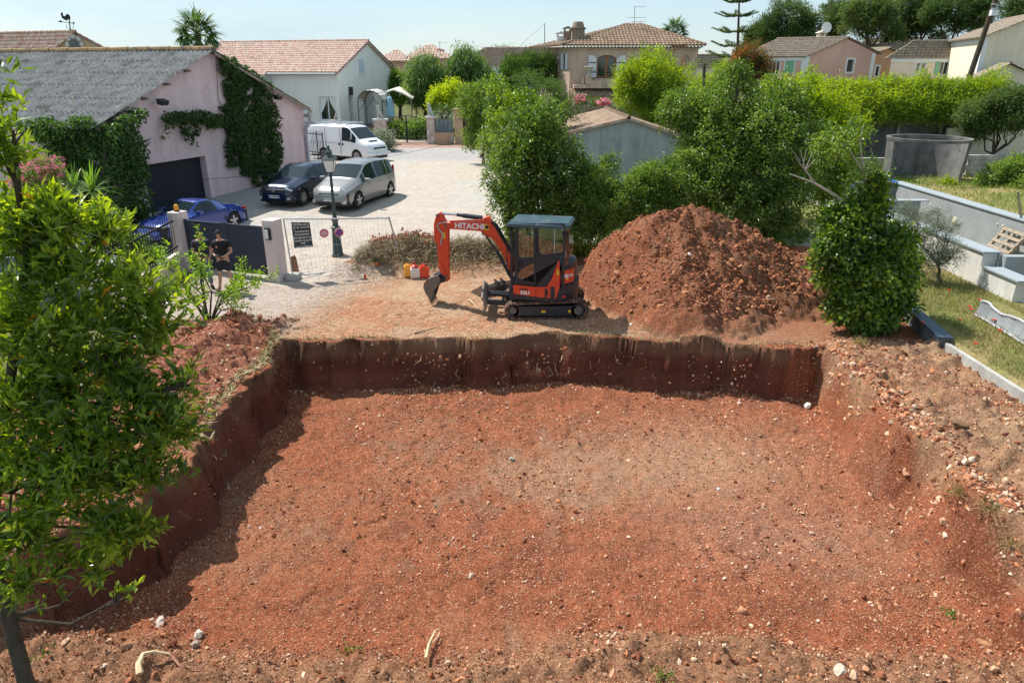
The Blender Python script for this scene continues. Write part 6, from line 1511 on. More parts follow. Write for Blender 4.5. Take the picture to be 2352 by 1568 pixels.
# --- cab
mb = MU(); plate(mb, zpts([(1186, 860), (1186, 940), (1420, 958), (1535, 960), (1655, 690), (1700, 610), (1485, 640), (1440, 600), (1430, 320), (1415, 320), (1412, 960), (1200, 935)], .78), .70, .765)
plate(mb, zpts([(1200, 660), (1398, 660), (1398, 712), (1262, 775), (1225, 830), (1200, 830)], .78), .70, .765)
cabx1 = .79; cabx0 = z3(1712, 400, .78)[0]; zr_ = 2.36; yr = -.22
ringp(mb, zpts([(1200, 300), (1418, 300), (1418, 945), (1196, 930)], .78), zpts([(1235, 345), (1395, 345), (1400, 915), (1228, 880)], .78), .70, .775)
ringp(mb, zpts([(1425, 300), (1722, 300), (1722, 610), (1485, 642), (1425, 600)], .78), zpts([(1445, 322), (1705, 322), (1705, 603), (1490, 632), (1448, 590)], .78), .70, .765)
for x, y in ((cabx1 - .05, .7), (cabx1 - .05, yr), (cabx0, yr), (cabx0, .68)): mb.box((x - .03, y, .84), (x + .03, y + .06, zr_))
mb.box((cabx0, yr, .84), (cabx1 - .02, yr + .04, 1.15)); mb.box((cabx0 - .02, yr, .84), (cabx0 + .03, .72, 1.42)); mb.box((cabx1 - .07, yr, .84), (cabx1 - .03, .72, 1.0)); mb.box((cabx1 - .07, yr, 2.25), (cabx1 - .02, .76, 2.36)); mb.box((cabx0 - .02, yr, 2.22), (cabx0 + .03, .74, 2.36))
cab = mb.build('cab', M_nv, ex, W=True)
mb = MU(); rp = [(cabx1 + .06, .80), (cabx0 + .05, .80), (cabx0 - .12, .66), (cabx0 - .14, yr - .02), (cabx1 + .04, yr - .04)]
extr(mb, rp, 2.35, 2.42); extr(mb, [(x * .985, y * .985) for x, y in rp], 2.42, 2.465, .95); mb.build('roof', M_roofm, cab, W=True)
mb = MU(); plate(mb, zpts([(1237, 347), (1393, 347), (1393, 655), (1237, 655)], .78), .735, .742); mb.build('door_glass', M_cab, cab, W=True)
mb = MU(); plate(mb, zpts([(1230, 832), (1263, 778), (1396, 716), (1398, 912), (1230, 878)], .78), .735, .742); mb.build('lower_door_glass', M_cab, cab, W=True)
mb = MU(); plate(mb, zpts([(1446, 323), (1704, 323), (1704, 602), (1490, 631), (1449, 589)], .78), .735, .742); mb.build('side_glass', M_cab, cab, W=True)
mb = MU(); xm = (z3(1615, 400, .78)[0]); mb.box((xm - .012, .744, z3(1615, 612, .78)[1]), (xm + .012, .75, z3(1615, 325, .78)[1])); mb.build('glass_divider', M_galv, cab, W=True)
mb = MU(); mb.box((cabx1 - .05, yr + .06, 1.0), (cabx1 - .045, .7, 2.25)); mb.build('windscreen', M_cab, cab, W=True)
mb = MU(); mb.quad((cabx0, .70, 1.42), (cabx0 - .10, .5, 1.42), (cabx0 - .10, .5, 2.34), (cabx0, .70, 2.34)); mb.quad((cabx0 - .1, .5, 1.42), (cabx0 - .12, yr, 1.42), (cabx0 - .12, yr, 2.34), (cabx0 - .1, .5, 2.34)); mb.build('rear_glass', M_cab, cab, W=True)
mb = MU(); mb.box((cabx0 + .06, yr + .005, 1.2), (cabx1 - .1, yr + .01, 2.3)); mb.build('far_side_glass', M_cab, cab, W=True)
M_seat = mat('seat_fabric', (.05, .05, .055), rough=.9)
mb = MU(); mb.box((-.12, .05, .95), (.38, .5, 1.12), .03); mb.prism([(-.1, .07, 1.12), (.02, .07, 1.12), (-.08, .07, 1.72), (-.2, .07, 1.72)], (0, .42, 0)); mb.box((-.05, -.02, 1.2), (.3, .05, 1.3)); mb.box((-.05, .5, 1.2), (.3, .57, 1.3)); mb.build('seat', M_seat, cab, W=True)
mb = MU(); mb.tube([(.36, .53, 1.2), (.4, .53, 1.42), (.42, .53, 1.5)], [.015, .015, .03], 6); mb.tube([(.36, .02, 1.2), (.4, .02, 1.42), (.42, .02, 1.5)], [.015, .015, .03], 6); mb.tube([(.62, .2, .9), (.58, .2, 1.25)], .015, 6); mb.tube([(.62, .3, .9), (.58, .3, 1.25)], .015, 6); mb.build('control_lever', M_blk, cab, W=True)
mb = MU(); hx, hz_ = z3(1255, 720, .8); mb.box((hx - .05, .775, hz_ - .07), (hx + .04, .79, hz_ + .07), .01); mb.build('door_handle', M_blk, cab, W=True)
mb = MU(); mb.tube([(.86, .72, 1.9), (.86, .74, 1.3), (.80, .74, 1.25)], .014, 6); mb.tube([(.80, .74, 2.0), (.86, .74, 1.95), (.86, .74, 1.88)], .014, 6); mb.build('grab_rail', M_blk, cab, W=True)
mb = MU(); mb.tube([(cabx0 + .1, .79, 2.36), (cabx0 - .02, .86, 2.34)], .012, 5); mb.lathe([(.02, -.02), (.08, -.01), (.08, .01), (.02, .02)], (cabx0 - .05, .88, 2.27), 12, 'y'); mb.build('mirror', M_blk, cab, W=True)
mb = MU(); mb.box((.84, -.12, 2.2), (.92, -.02, 2.3)); mb.box((.84, .1, 2.0 + .3), (.9, .2, 2.4)); mb.build('work_light', M_blk, cab, W=True)
for i, (a, b_, c_) in enumerate(((1640, 780, 840), (1738, 870, 888))):
    q0 = z3(a, b_, .79); q1 = z3(a + 22, c_, .79); mb = MU(); mb.box((q1[0], .786, q1[1]), (q0[0], .792, q0[1])); mb.build('warning_sticker', M_yel, ex, W=True)
mb = MU(); q0 = z3(1733, 825, .79); q1 = z3(1748, 868, .79); mb.box((q1[0], .79, q1[1]), (q0[0], .796, q0[1])); mb.build('sticker', M_wht, ex, W=True)
# --- boom, arm, bucket
bm_ = MU(); plate(bm_, zpts([(478, 300), (500, 277), (860, 268), (885, 225), (930, 222), (958, 270), (1005, 330), (1060, 420), (1178, 610), (1200, 800), (1150, 790), (1095, 640), (1000, 480), (955, 440), (890, 420), (850, 372), (500, 346), (475, 330)], 0), -.10, .10)
boom = bm_.build('boom', M_or, ex, W=True, bev=.012)
p = on_plane(918.75 + .2197 * 725, 447.9 + .2197 * 328, EC + lf * .104, hd); text_part('lettering', 'HITACHI', .20, p, -hd, Vector((0, 0, 1)) - hd * .06, M_wht, boom, W=True, sx=1.0, bold=.006)
mb = MU(); q = zpts([(880, 300), (925, 310), (930, 370), (878, 362)], .1); plate(mb, q, .1, .104); mb.build('decal', M_yel, boom, W=True); mb = MU(); q = z3(907, 335, .1); mb.cyl((q[0], .104, q[1]), (q[0], .108, q[1]), .05, 10); mb.build('decal', M_blk, boom, W=True)
mb = MU(); plate(mb, zpts([(405, 182), (430, 178), (452, 212), (475, 262), (512, 300), (512, 345), (515, 860), (523, 882), (492, 902), (468, 830), (440, 780), (415, 720), (392, 490), (366, 482), (362, 300), (378, 235)], 0), -.085, .085)
arm = mb.build('arm', M_or, ex, W=True, bev=.012)
mb = MU(); plate(mb, zpts([(444, 395), (474, 392), (474, 456), (446, 456)], .085), .085, .089); mb.build('warning_sticker', M_yel, arm, W=True)
mb = MU()
for x, y in ((402, 205), (490, 318), (880, 395), (500, 850)): q = z3(x, y, 0); mb.cyl((q[0], -.13, q[1]), (q[0], .13, q[1]), .035, 10)
mb.build('pivot_pin', M_steel, ex, W=True)
def cyl_part(name, pts, r, m, par, off=0.): mb = MU(); P_ = [z3(x, y, off) for x, y in pts]; mb.tube([(x, off, z) for x, z in P_], r, 10); return mb.build(name, m, par, W=True)
cyl_part('arm_cylinder', [(660, 215), (860, 240)], .062, M_nv, boom); cyl_part('arm_cylinder_rod', [(440, 195), (600, 208)], .028, M_chrome, boom); cyl_part('arm_cylinder_gland', [(595, 207), (665, 216)], .045, M_nv, boom)
for o_ in (-.13, .13): cyl_part('boom_cylinder', [(1015, 590), (1165, 870)], .045, M_nv, boom, o_); cyl_part('boom_cylinder_rod', [(900, 430), (1020, 600)], .028, M_chrome if o_ > 5 else M_nv, boom, o_)
cyl_part('bucket_cylinder', [(388, 480), (412, 640)], .05, M_nv, arm); cyl_part('bucket_cylinder_rod', [(410, 630), (438, 740)], .028, M_chrome, arm)
cyl_part('hydraulic_pipe', [(485, 286), (440, 290), (402, 300), (392, 330), (408, 365), (440, 395), (445, 430), (428, 475), (432, 522)], .018, M_galv, arm, .1)
cyl_part('hydraulic_pipe', [(520, 272), (700, 266), (850, 262)], .02, M_or, boom, .07); cyl_part('hydraulic_hose', [(960, 275), (1010, 310), (1060, 400), (1130, 520), (1180, 620)], .03, M_blk, boom, .06); cyl_part('hydraulic_hose', [(955, 280), (1000, 330), (1060, 440), (1120, 540), (1175, 640)], .025, M_blk, boom, .12)
mb = MU()
for o_ in (-.1, .1): plate(mb, zpts([(402, 735), (432, 728), (470, 790), (482, 830), (455, 840), (425, 800), (405, 760)], o_), o_ - .015, o_ + .015)
mb.build('bucket_link', M_or, arm, W=True)
mb = MU(); plate(mb, zpts([(365, 825), (390, 808), (440, 815), (480, 845), (490, 890), (460, 905), (420, 890), (370, 850)], 0), -.12, .12); mb.build('quick_coupler', M_nv, ex, W=True)
wb = .25; sp_ = zpts([(398, 838), (330, 862), (280, 885), (248, 925), (243, 965), (262, 1020), (292, 1070), (316, 1112)], wb); inr = zpts([(335, 1060), (352, 1000), (385, 955), (410, 925), (425, 880)], wb)
mb = MU(); 
for o_ in (-wb, wb - .02): plate(mb, sp_ + inr, o_, o_ + .02)
n = len(sp_); cx_, cz_ = np.mean([p[0] for p in inr]), np.mean([p[1] for p in inr])
inn = [(x + (cx_ - x) * .08, z + (cz_ - z) * .08) for x, z in sp_]
vs = [(x, y, z) for y in (-wb, wb) for L_ in (sp_, inn) for x, z in L_]; fs = []
for i in range(n - 1): fs += [(i, i + 1, 2 * n + i + 1, 2 * n + i), (n + i, 3 * n + i, 3 * n + i + 1, n + i + 1)]
mb._add(vs, fs)
bk = mb.build('bucket', M_steel, ex, W=True)
tx, tz = sp_[-1]; dx_, dz_ = tx - sp_[-2][0], tz - sp_[-2][1]; dl_ = sqrt(dx_ * dx_ + dz_ * dz_); dx_ /= dl_; dz_ /= dl_
for k in range(5):
    y = -wb + .02 + k * (2 * wb - .06) / 4; mb = MU(); mb.prism([(tx - dz_ * .02, y, tz + dx_ * .02), (tx + dz_ * .02, y, tz - dx_ * .02), (tx + dx_ * .11, y, tz + dz_ * .11)], (0, .045, 0)); mb.build('tooth', M_steel, bk, W=True)
# spare buckets lying behind the blade
def spare(name, label, a, b_, r, group=None, teeth=0):
    a = Vector(a); b_ = Vector(b_); ax = (b_ - a).normalized(); s = Vector((ax.y, -ax.x, 0)); t = thing(name, label, 'excavator bucket', a)
    prof = [(-.9, .15), (-1.0, .0), (-.6, -.1 + .1), (0, 0), (.55, .1), (.85, .4), (.9, .8), (.7, 1.05)]
    P_ = [a + s * (x * r) + Vector((0, 0, z * r + .01)) for x, z in prof]; Q_ = [p + (Vector((0, 0, .5 * r)) - (p - a)) * .1 + 0 * ax for p in P_]
    L_ = (b_ - a).length; mb = MB(); n = len(P_); vs = P_ + [p + ax * L_ for p in P_] + Q_ + [p + ax * L_ for p in Q_]; fs = []
    for i in range(n - 1): fs += [(i, i + 1, n + i + 1, n + i), (2 * n + i, 3 * n + i, 3 * n + i + 1, 2 * n + i + 1)]
    mb._add(vs, fs)
    for o_ in (0, L_ - .02): mb.prism([p + ax * o_ for p in P_], ax * .02)
    mb.build('shell', M_steel, t, W=True)
    m_ = a.lerp(b_, .5) + s * (.55 * r) + Vector((0, 0, r * .75)); mb = MB()
    for o_ in (-.1, .1): q = m_ + ax * o_; mb.prism([q - s * .0, q + s * .2 + Vector((0, 0, -.1)), q + s * .16 + Vector((0, 0, .14)), q - s * .1 + Vector((0, 0, .18))], ax * .03)
    mb.tube([m_ - ax * .16 + Vector((0, 0, .08)), m_ + ax * .16 + Vector((0, 0, .08))], .03, 8); mb.build('hanger', M_nv, t, W=True)
spare('spare_bucket', 'wide smooth-edged bucket lying behind the dozer blade', (-1.0, 18.75, gz(-1, 18.8)), (.05, 19.5, gz(0, 19.5)), .30)
spare('spare_bucket', 'narrow brown bucket lying between the wide bucket and the cab', (-.25, 18.55, gz(-.2, 18.6)), (.05, 18.85, gz(0, 18.9)), .27)
# ================================================================== VEHICLES
M_tyre = mat('tyre', (.02, .02, .021), rough=.85, bump=.3, bscale=40)
M_alloy = mat('alloy', (.45, .46, .48), rough=.3, metal=.7)
M_carglass = mat('car_glass', (.012, .025, .03), rough=.05, spec=.45)
M_blackpl = mat('black_plastic', (.02, .02, .022), rough=.6)
M_lamp = mat('headlamp_glass', (.55, .58, .6), rough=.08, spec=.8, metal=.3)
M_tail = mat('tail_lamp', (.35, .01, .01), rough=.2)
M_plate = mat('number_plate', (.75, .75, .72), rough=.5); M_platebl = mat('plate_blue', (.02, .08, .4), rough=.5)
def wheel(parent, x, y, r, w, rim_m, spokes=5, out=1):
    mb = MB(); mb.lathe([(r * .62, -w / 2), (r * .93, -w / 2), (r, -w * .35), (r, w * .35), (r * .93, w / 2), (r * .62, w / 2)], (x, y, r), 26, 'y'); t = mb.build('wheel', M_tyre, parent)
    mb = MB(); yo = y + out * w * .38
    mb.lathe([(r * .60, -.02), (r * .66, 0), (r * .66, .03), (r * .58, .03), (r * .58, -.02)], (x, yo - (.015 if out > 0 else .015), r), 24, 'y')
    mb.cyl((x, yo - .02, r), (x, yo + out * .035, r), r * .16, 12)
    for k in range(spokes):
        a = 2 * pi * k / spokes + .3; u = Vector((cos(a), 0, sin(a))); v_ = Vector((-sin(a), 0, cos(a))); c = Vector((x, yo, r))
        mb.prism([c + u * r * .1 + v_ * r * .1, c + u * r * .62 + v_ * r * .13, c + u * r * .62 - v_ * r * .13, c + u * r * .1 - v_ * r * .1], (0, out * .025, 0))
    mb.build('rim', rim_m, t)
    mb = MB(); mb.cyl((x, y - w * .3, r), (x, y + out * w * .2, r), r * .6, 18); mb.build('brake_disc', M_blackpl, t)
def smooth1(v, k=2):
    for _ in range(k): v = np.concatenate([[v[0]], (v[:-2] + 2 * v[1:-1] + v[2:]) / 4, [v[-1]]])
    return v
def car(name, label, loc, fwd, paint, top, belt, hw, hr, L, wheels, r, ws, rw, sides, sill=.22, gap=.05, W_=.8, rim=M_alloy, spokes=5, cat='car', arch=1.16, lowdark=None, ends=(.5, .5), tilt=0.):
    t = thing(name, label, cat, loc, math.atan2(fwd[1], fwd[0])); t.rotation_euler = (0, tilt, t.rotation_euler[2])
    xs = np.arange(-L / 2, L / 2 + .001, .06); xs[-1] = L / 2
    I = lambda tab: smooth1(np.interp(xs, [p[0] for p in tab], [p[1] for p in tab]))
    zt, zb_, h_, g_ = I(top), I(belt), I(hw), I(hr); zb_ = np.minimum(zb_, zt - .01); g_ = np.minimum(g_, h_ * .96)
    zs_ = np.full_like(xs, sill)
    fr = sstep(L / 2 - .35, L / 2, xs); bk_ = sstep(-L / 2 + .35, -L / 2, xs); zs_ = zs_ + fr * .05 + bk_ * .1
    ar = np.zeros_like(xs)
    for xw in wheels:
        q = (r * arch) ** 2 - (xs - xw) ** 2; ar = np.maximum(ar, np.where(q > 0, r + np.sqrt(np.maximum(q, 0)), 0))
    rings = []
    for i, x in enumerate(xs):
        zm = zs_[i] + (zb_[i] - zs_[i]) * .5; top_ = zt[i]
        pts = [(h_[i] * .94, zs_[i]), (h_[i] * .99, zs_[i] + .1), (h_[i] * 1.0, zm), (h_[i] * .985, zm + (zb_[i] - zm) * .6), (h_[i] * .965, zb_[i]), (g_[i], top_ - .06 if top_ - zb_[i] > .12 else zb_[i] + (top_ - zb_[i]) * .5), (g_[i] * .9, top_ - .012), (g_[i] * .5, top_), (0, top_ + .01)]
        pts = [(y, max(z, ar[i]) if k < 4 else z) for k, (y, z) in enumerate(pts)]
        rings.append(pts)
    m = len(rings[0]); V = []; 
    for i, x in enumerate(xs):
        for y, z in rings[i]: V.append((x, y, z))
        for y, z in rings[i][:-1]: V.append((x, -y, z))
    K = 2 * m - 1; idx = lambda i, k, s: i * K + (k if s > 0 or k == m - 1 else m + k)
    groups = {'body': []}
    for i in range(len(xs) - 1):
        xm_ = (xs[i] + xs[i + 1]) / 2
        for k in range(m - 1):
            for s in (1, -1):
                q = (idx(i, k, s), idx(i + 1, k, s), idx(i + 1, k + 1, s), idx(i, k + 1, s))
                if s < 0: q = q[::-1]
                key = 'body'
                if k == 4:
                    for n_, (a, b_) in enumerate(sides):
                        if a < xm_ < b_: key = 'side_window_%d_%d' % (n_, s)
                if k >= 6 or (k == 5 and False):
                    if ws[0] < xm_ < ws[1]: key = 'windscreen'
                    if rw and rw[0] < xm_ < rw[1]: key = 'rear_window'
                groups.setdefault(key, []).append(q)
    for e, i in ((0, 0), (1, len(xs) - 1)):
        ring = [idx(i, k, 1) for k in range(m)] + [idx(i, k, -1) for k in range(m - 2, -1, -1)]
        groups['body'].append(tuple(ring) if e else tuple(ring[::-1]))
    Vn = [Vector(p) for p in V]
    for key, fs in groups.items():
        used = sorted(set(j for f in fs for j in f)); mp_ = {j: k for k, j in enumerate(used)}
        mb = MB(); 
        mb._add([Vn[j] for j in used], [tuple(mp_[j] for j in f) for f in fs], True)
        nm_ = 'side_window' if key.startswith('side') else key
        mb.build(nm_, paint if key == 'body' else M_carglass, t)
    mb = MB(); mb.box((-L / 2 + .12, -W_ * .86, .16), (L / 2 - .15, W_ * .86, .62)); mb.build('underbody', M_blackpl, t)
    for xw in wheels:
        for s in (1, -1): wheel(t, xw, s * (W_ - .11), r, .2, rim, spokes, s)
    return t
def addbox(t, name, lo, hi, m, bev=.015, rot=None): mb = MB(); mb.box(lo, hi, bev); return mb.build(name, m, t)
def plate_on(t, x, z, txt, w=.52, mirror=1, y=0.):
    o = addbox(t, 'number_plate', (x, y - w / 2, z - .055), (x + .015, y + w / 2, z + .055), M_plate, .002)
    mb = MB(); [mb.box((x + .012, y + s * w / 2 - (.04 if s > 0 else 0), z - .054), (x + .018, y + s * w / 2 + (0 if s > 0 else .04), z + .054)) for s in (-1, 1)]; mb.build('plate_band', M_platebl, o)
    text_part('plate_lettering', txt, .085, (x + .02, y, z), (0, 1, 0), (0, 0, 1), M_blk, o, sx=1.1, bold=.002)
def mirrors(t, x, y, z, m):
    for s in (1, -1): mb = MB(); mb.box((x - .07, s * y + (0 if s > 0 else -.2), z - .06), (x + .07, s * y + (.2 if s > 0 else 0), z + .07), .02); mb.build('wing_mirror', m, t)
def headlamp(t, x, y, z, sx, sy, sz, m=M_lamp):
    for s in (1, -1):
        mb = MB(); mb.prism([(x - sx, s * (y + sy * .5), z + sz * .3), (x + .02, s * (y - sy * .5), z + sz * .35), (x + .04, s * (y - sy * .5), z - sz * .5), (x + .0, s * (y + sy * .4), z - sz * .5), (x - sx, s * (y + sy * .56), z)], (0.012, 0, .03)); mb.build('headlight', m, t)
def groundpt(x, y, dz=0): return (x, y, gz(x, y) + dz)
M_silver = mat('paint_champagne', (.29, .285, .275), rough=.3, metal=.55, coat=.6, spec=.5)
M_dkblue = mat('paint_dark_blue', (.008, .016, .045), rough=.25, metal=.3, coat=1.0)
M_blue = mat('paint_blue', (.006, .035, .24), rough=.25, metal=.3, coat=1.0)
M_vanw = mat('paint_white', (.74, .76, .78), rough=.35, coat=.4, var=.03)
fw1 = Vector((-.30, -.954, 0)); lf1 = Vector((.954, -.30, 0))
# people carrier
lw = atz(822, 482, gz(-6.2, 27.3)); c = lw - fw1 * 1.34 - lf1 * .78; 
mv = car('people_carrier', 'champagne-grey people carrier parked in the sun behind the lamp post', groundpt(c.x, c.y), fw1, M_silver,
    [(-2.13, .75), (-2.05, 1.15), (-1.85, 1.5), (-1.5, 1.6), (-.6, 1.65), (0, 1.63), (.35, 1.55), (1.12, 1.08), (1.35, 1.02), (1.9, .84), (2.08, .7), (2.13, .6)],
    [(-2.13, .7), (-2.0, 1.0), (0, .99), (1.1, .93), (1.9, .74), (2.13, .55)], [(-2.13, .70), (-1.9, .86), (-1, .90), (1, .90), (1.8, .84), (2.05, .70), (2.13, .6)],
    [(-2.13, .6), (-1.8, .62), (-1.2, .66), (.3, .64), (1.1, .74), (1.8, .68), (2.13, .5)], 4.26, (1.34, -1.35), .32, (.36, 1.08), (-2.04, -1.84), ((-1.78, -1.22), (-1.14, -.28), (-.2, .62), (.68, .95)), W_=.9)
headlamp(mv, 1.93, .60, .76, .30, .34, .22); plate_on(mv, 2.13, .42, 'AF 629 HF'); mirrors(mv, .78, .90, 1.03, M_silver)
addbox(mv, 'grille', (2.07, -.42, .56), (2.12, .42, .66), M_blackpl); addbox(mv, 'lower_grille', (2.105, -.55, .26), (2.135, .55, .36), M_blackpl)
for s in (1, -1): mb = MB(); mb.cyl((2.02, s * .66, .34), (2.09, s * .66, .34), .07, 12); mb.build('fog_light', M_lamp, mv)
for s in (1, -1): addbox(mv, 'tail_light', (-2.0, s * .74 - .05, .98), (-1.93, s * .74 + .02, 1.28), M_tail)
for s in (1, -1):
    for xx in (-.45, .35): addbox(mv, 'door_handle', (xx - .1, s * .9 - .015, .83), (xx + .1, s * .9 + .02, .87), M_silver)
    addbox(mv, 'rubbing_strip', (-1.0, s * .9 - .01, .52), (.95, s * .9 + .015, .6), M_silver)
mb = MB(); mb.tube([(-1.3, .3, 1.62), (-1.55, .3, 1.85)], .008, 4); mb.build('aerial', M_blk, mv)
mb = MB(); [mb.tube([(1.05, y_, 1.09), (1.0, y_ - .5, 1.15)], .012, 4) for y_ in (.55, .0)]; mb.build('wiper', M_blk, mv)
# dark hatchback
lw = atz(695, 474, gz(-8.5, 27.8)); c = lw - fw1 * 1.27 - lf1 * .75
hb_ = car('hatchback', 'dark blue hatchback in the shade against the pink gable', groundpt(c.x, c.y), fw1, M_dkblue,
    [(-2.0, .75), (-1.95, 1.05), (-1.6, 1.35), (-1.0, 1.44), (-.2, 1.46), (.25, 1.38), (.95, 1.0), (1.7, .84), (1.95, .68), (2.0, .55)],
    [(-2.0, .7), (-1.9, .98), (0, .93), (1.0, .88), (1.8, .72), (2.0, .5)], [(-2.0, .68), (-1.8, .83), (-1, .87), (1, .87), (1.7, .82), (1.95, .66), (2.0, .55)],
    [(-2.0, .55), (-1.6, .58), (-1, .6), (.2, .6), (1, .72), (1.8, .64), (2.0, .5)], 4.0, (1.27, -1.28), .315, (.28, .92), (-1.93, -1.6), ((-1.5, -1.1), (-1.02, -.2), (-.12, .78)), W_=.87, spokes=8)
headlamp(hb_, 1.85, .60, .68, .24, .32, .14); plate_on(hb_, 2.0, .40, 'GN-278-NW'); mirrors(hb_, .62, .86, .97, M_dkblue)
addbox(hb_, 'grille', (1.96, -.5, .58), (2.0, .5, .68), M_blackpl); mb = MB(); mb.lathe([(.06, -.01), (.075, -.01), (.075, .01), (.06, .01)], (2.01, 0, .64), 16, 'x'); em = mb.build('emblem', M_alloy, hb_)
text_part('emblem_letters', 'V\nW', .05, (2.02, 0, .64), (0, 1, 0), (0, 0, 1), M_alloy, em)
for s in (1, -1): mb = MB(); mb.cyl((1.92, s * .62, .34), (1.98, s * .62, .34), .05, 10); mb.build('fog_light', M_lamp, hb_)
# blue sports car
fw2 = Vector((-.40, -.916, 0)).normalized(); c = Vector((-11.3, 24.5, 0))
sc_ = car('sports_car', 'bright blue hardtop sports car behind the closed driveway gate', groundpt(c.x, c.y), fw2, M_blue,
    [(-2.15, .6), (-2.05, .78), (-1.6, .86), (-1.15, .93), (-.75, 1.12), (-.35, 1.27), (0, 1.28), (.15, 1.24), (.8, .88), (1.3, .80), (1.85, .66), (2.1, .5), (2.15, .42)],
    [(-2.15, .5), (-1.6, .8), (-.9, .86), (.7, .82), (1.6, .66), (2.15, .38)], [(-2.15, .6), (-1.9, .8), (-1.2, .89), (0, .84), (1.2, .87), (1.8, .78), (2.15, .55)],
    [(-2.15, .4), (-1.2, .6), (-.6, .55), (0, .56), (.8, .68), (1.8, .6), (2.15, .4)], 4.3, (1.2, -1.2), .32, (.18, .78), (-.95, -.55), ((-.55, .5),), sill=.17, W_=.88)
sc_.scale = (.94, .94, .94)
headlamp(sc_, 1.92, .60, .58, .30, .26, .16); plate_on(sc_, 2.15, .36, 'DE-435-PP'); mirrors(sc_, .45, .84, .90, M_blue)
for s in (1, -1): addbox(sc_, 'air_intake', (-.95, s * .885 - .02, .42), (-.74, s * .885 - .012, .58), M_blackpl); addbox(sc_, 'tail_light', (-2.12, s * .58 - .1, .62), (-2.04, s * .58 + .1, .7), M_tail)
# white van
fw3 = Vector((.87, -.5, 0)).normalized(); nose = atz(858, 374, gz(-8.3, 40)); rt = Vector((-.5, -.87, 0)); c = nose - fw3 * 2.3 - rt * .6
vn = car('delivery_van', 'white panel van with a ladder rack parked behind the workshop corner', groundpt(c.x, c.y), fw3, M_vanw,
    [(-2.34, 1.7), (-2.28, 1.88), (-1.8, 1.93), (.6, 1.92), (.8, 1.86), (1.55, 1.2), (1.75, 1.14), (2.15, .98), (2.28, .82), (2.34, .7)],
    [(-2.34, 1.15), (.6, 1.12), (1.5, 1.02), (2.1, .85), (2.34, .6)], [(-2.34, .88), (-2.2, .92), (1.6, .92), (2.1, .86), (2.3, .74), (2.34, .68)],
    [(-2.34, .76), (.5, .78), (1.5, .82), (2.1, .78), (2.34, .6)], 4.68, (1.35, -1.15), .33, (.84, 1.5), None, ((.28, .95), (1.0, 1.3)), sill=.28, W_=.92, cat='van', spokes=4)
headlamp(vn, 2.2, .66, .74, .12, .26, .2); mirrors(vn, 1.12, .93, 1.2, M_blackpl); addbox(vn, 'grille', (2.27, -.5, .66), (2.335, .5, .80), M_blackpl); addbox(vn, 'bumper', (2.1, -.85, .34), (2.4, .85, .52), M_vanw, .04); addbox(vn, 'bonnet_vent', (1.78, -.35, 1.125), (1.9, .35, 1.15), M_blackpl, .003)
for s in (1, -1):
    for xx in (.12, .38): addbox(vn, 'door_handle', (xx - .04, s * .92 - .02, .86), (xx + .04, s * .92 + .015, 1.02), M_blackpl)
    mb = MB(); [mb.box((xx - .008, s * .925 - .012, .4), (xx + .008, s * .925 + .004, 1.8)) for xx in (.24, -.9)]; mb.build('door_seam', M_blackpl, vn)
    mb = MB(); mb.box((-2.2, s * .925 - .012, .98), (.2, s * .925 + .004, 1.0)); mb.build('body_crease', M_galv, vn)
mb = MB()
for y_ in (-.6, 0, .6): mb.tube([(-2.0, y_, 2.06), (.7, y_, 2.06)], .018, 5)
for x_ in (-1.9, -1.0, -.1, .6): mb.tube([(x_, -.7, 2.0), (x_, .7, 2.0)], .018, 5); [mb.tube([(x_, s * .7, 1.88), (x_, s * .7, 2.08)], .015, 5) for s in (1, -1)]
mb.build('ladder_rack', M_galv, vn)
# ================================================================== DRIVEWAY GATE, FENCES, LAMP, SIGNS
M_pil = mat('pillar_render', (.66, .55, .53), rough=.95, var=.06, scale=6, bump=.3, bscale=50, spec=.1, streak=.06)
M_gate = mat('gate_navy', (.035, .042, .065), rough=.5, var=.05)
PR = Vector((-7.05, 20.3, 0)); PLp = Vector((-10.35, 21.5, 0)); gd = (PR - PLp).normalized(); gnn = Vector((gd.y, -gd.x, 0))
for P_, lb in ((PLp, 'pale pink gatepost with an orange beacon on top'), (PR, 'pale pink gatepost with a square wall lamp, right of the gate')):
    z0 = gz(P_.x, P_.y) - .2; t = thing('gatepost', lb, 'gatepost', (P_.x, P_.y, z0 + .2), 0, 'driveway gateposts')
    mb = MB(); mb.slab(P_ - gd * .2, P_ + gd * .2, z0, 1.84, .42); mb.build('post', M_pil, t, W=True, bev=.01)
GW_ = Wall(PLp + gd * .2 + gnn * .0, gd, gnn); GLn = (PR - PLp).length - .4
gt = thing('driveway_gate', 'dark navy double driveway gate between the two pale posts', 'gate', GW_.pt(GLn / 2, .1))
for s0, s1 in ((.03, GLn / 2 - .03), (GLn / 2 + .03, GLn - .03)):
    mb = MB(); GW_.box(mb, s0 + .07, s1 - .07, .16, 1.55, -.02, .02)
    for k in range(1, 7): GW_.box(mb, s0 + .08, s1 - .08, .16 + k * .2, .165 + k * .2, .02, .024)
    lf_ = mb.build('leaf', M_gate, gt, W=True)
    mb = MB(); GW_.box(mb, s0, s0 + .08, .12, 1.62, -.035, .035); GW_.box(mb, s1 - .08, s1, .12, 1.62, -.035, .035); GW_.box(mb, s0 + .08, s1 - .08, 1.55, 1.60, -.035, .035); GW_.box(mb, s0 + .08, s1 - .08, .12, .17, -.035, .035); mb.build('frame', M_gate, lf_, W=True)
bp_ = Vector((PLp.x, PLp.y, 1.84)); t = thing('warning_beacon', 'orange flashing beacon on the left gatepost', 'beacon', bp_)
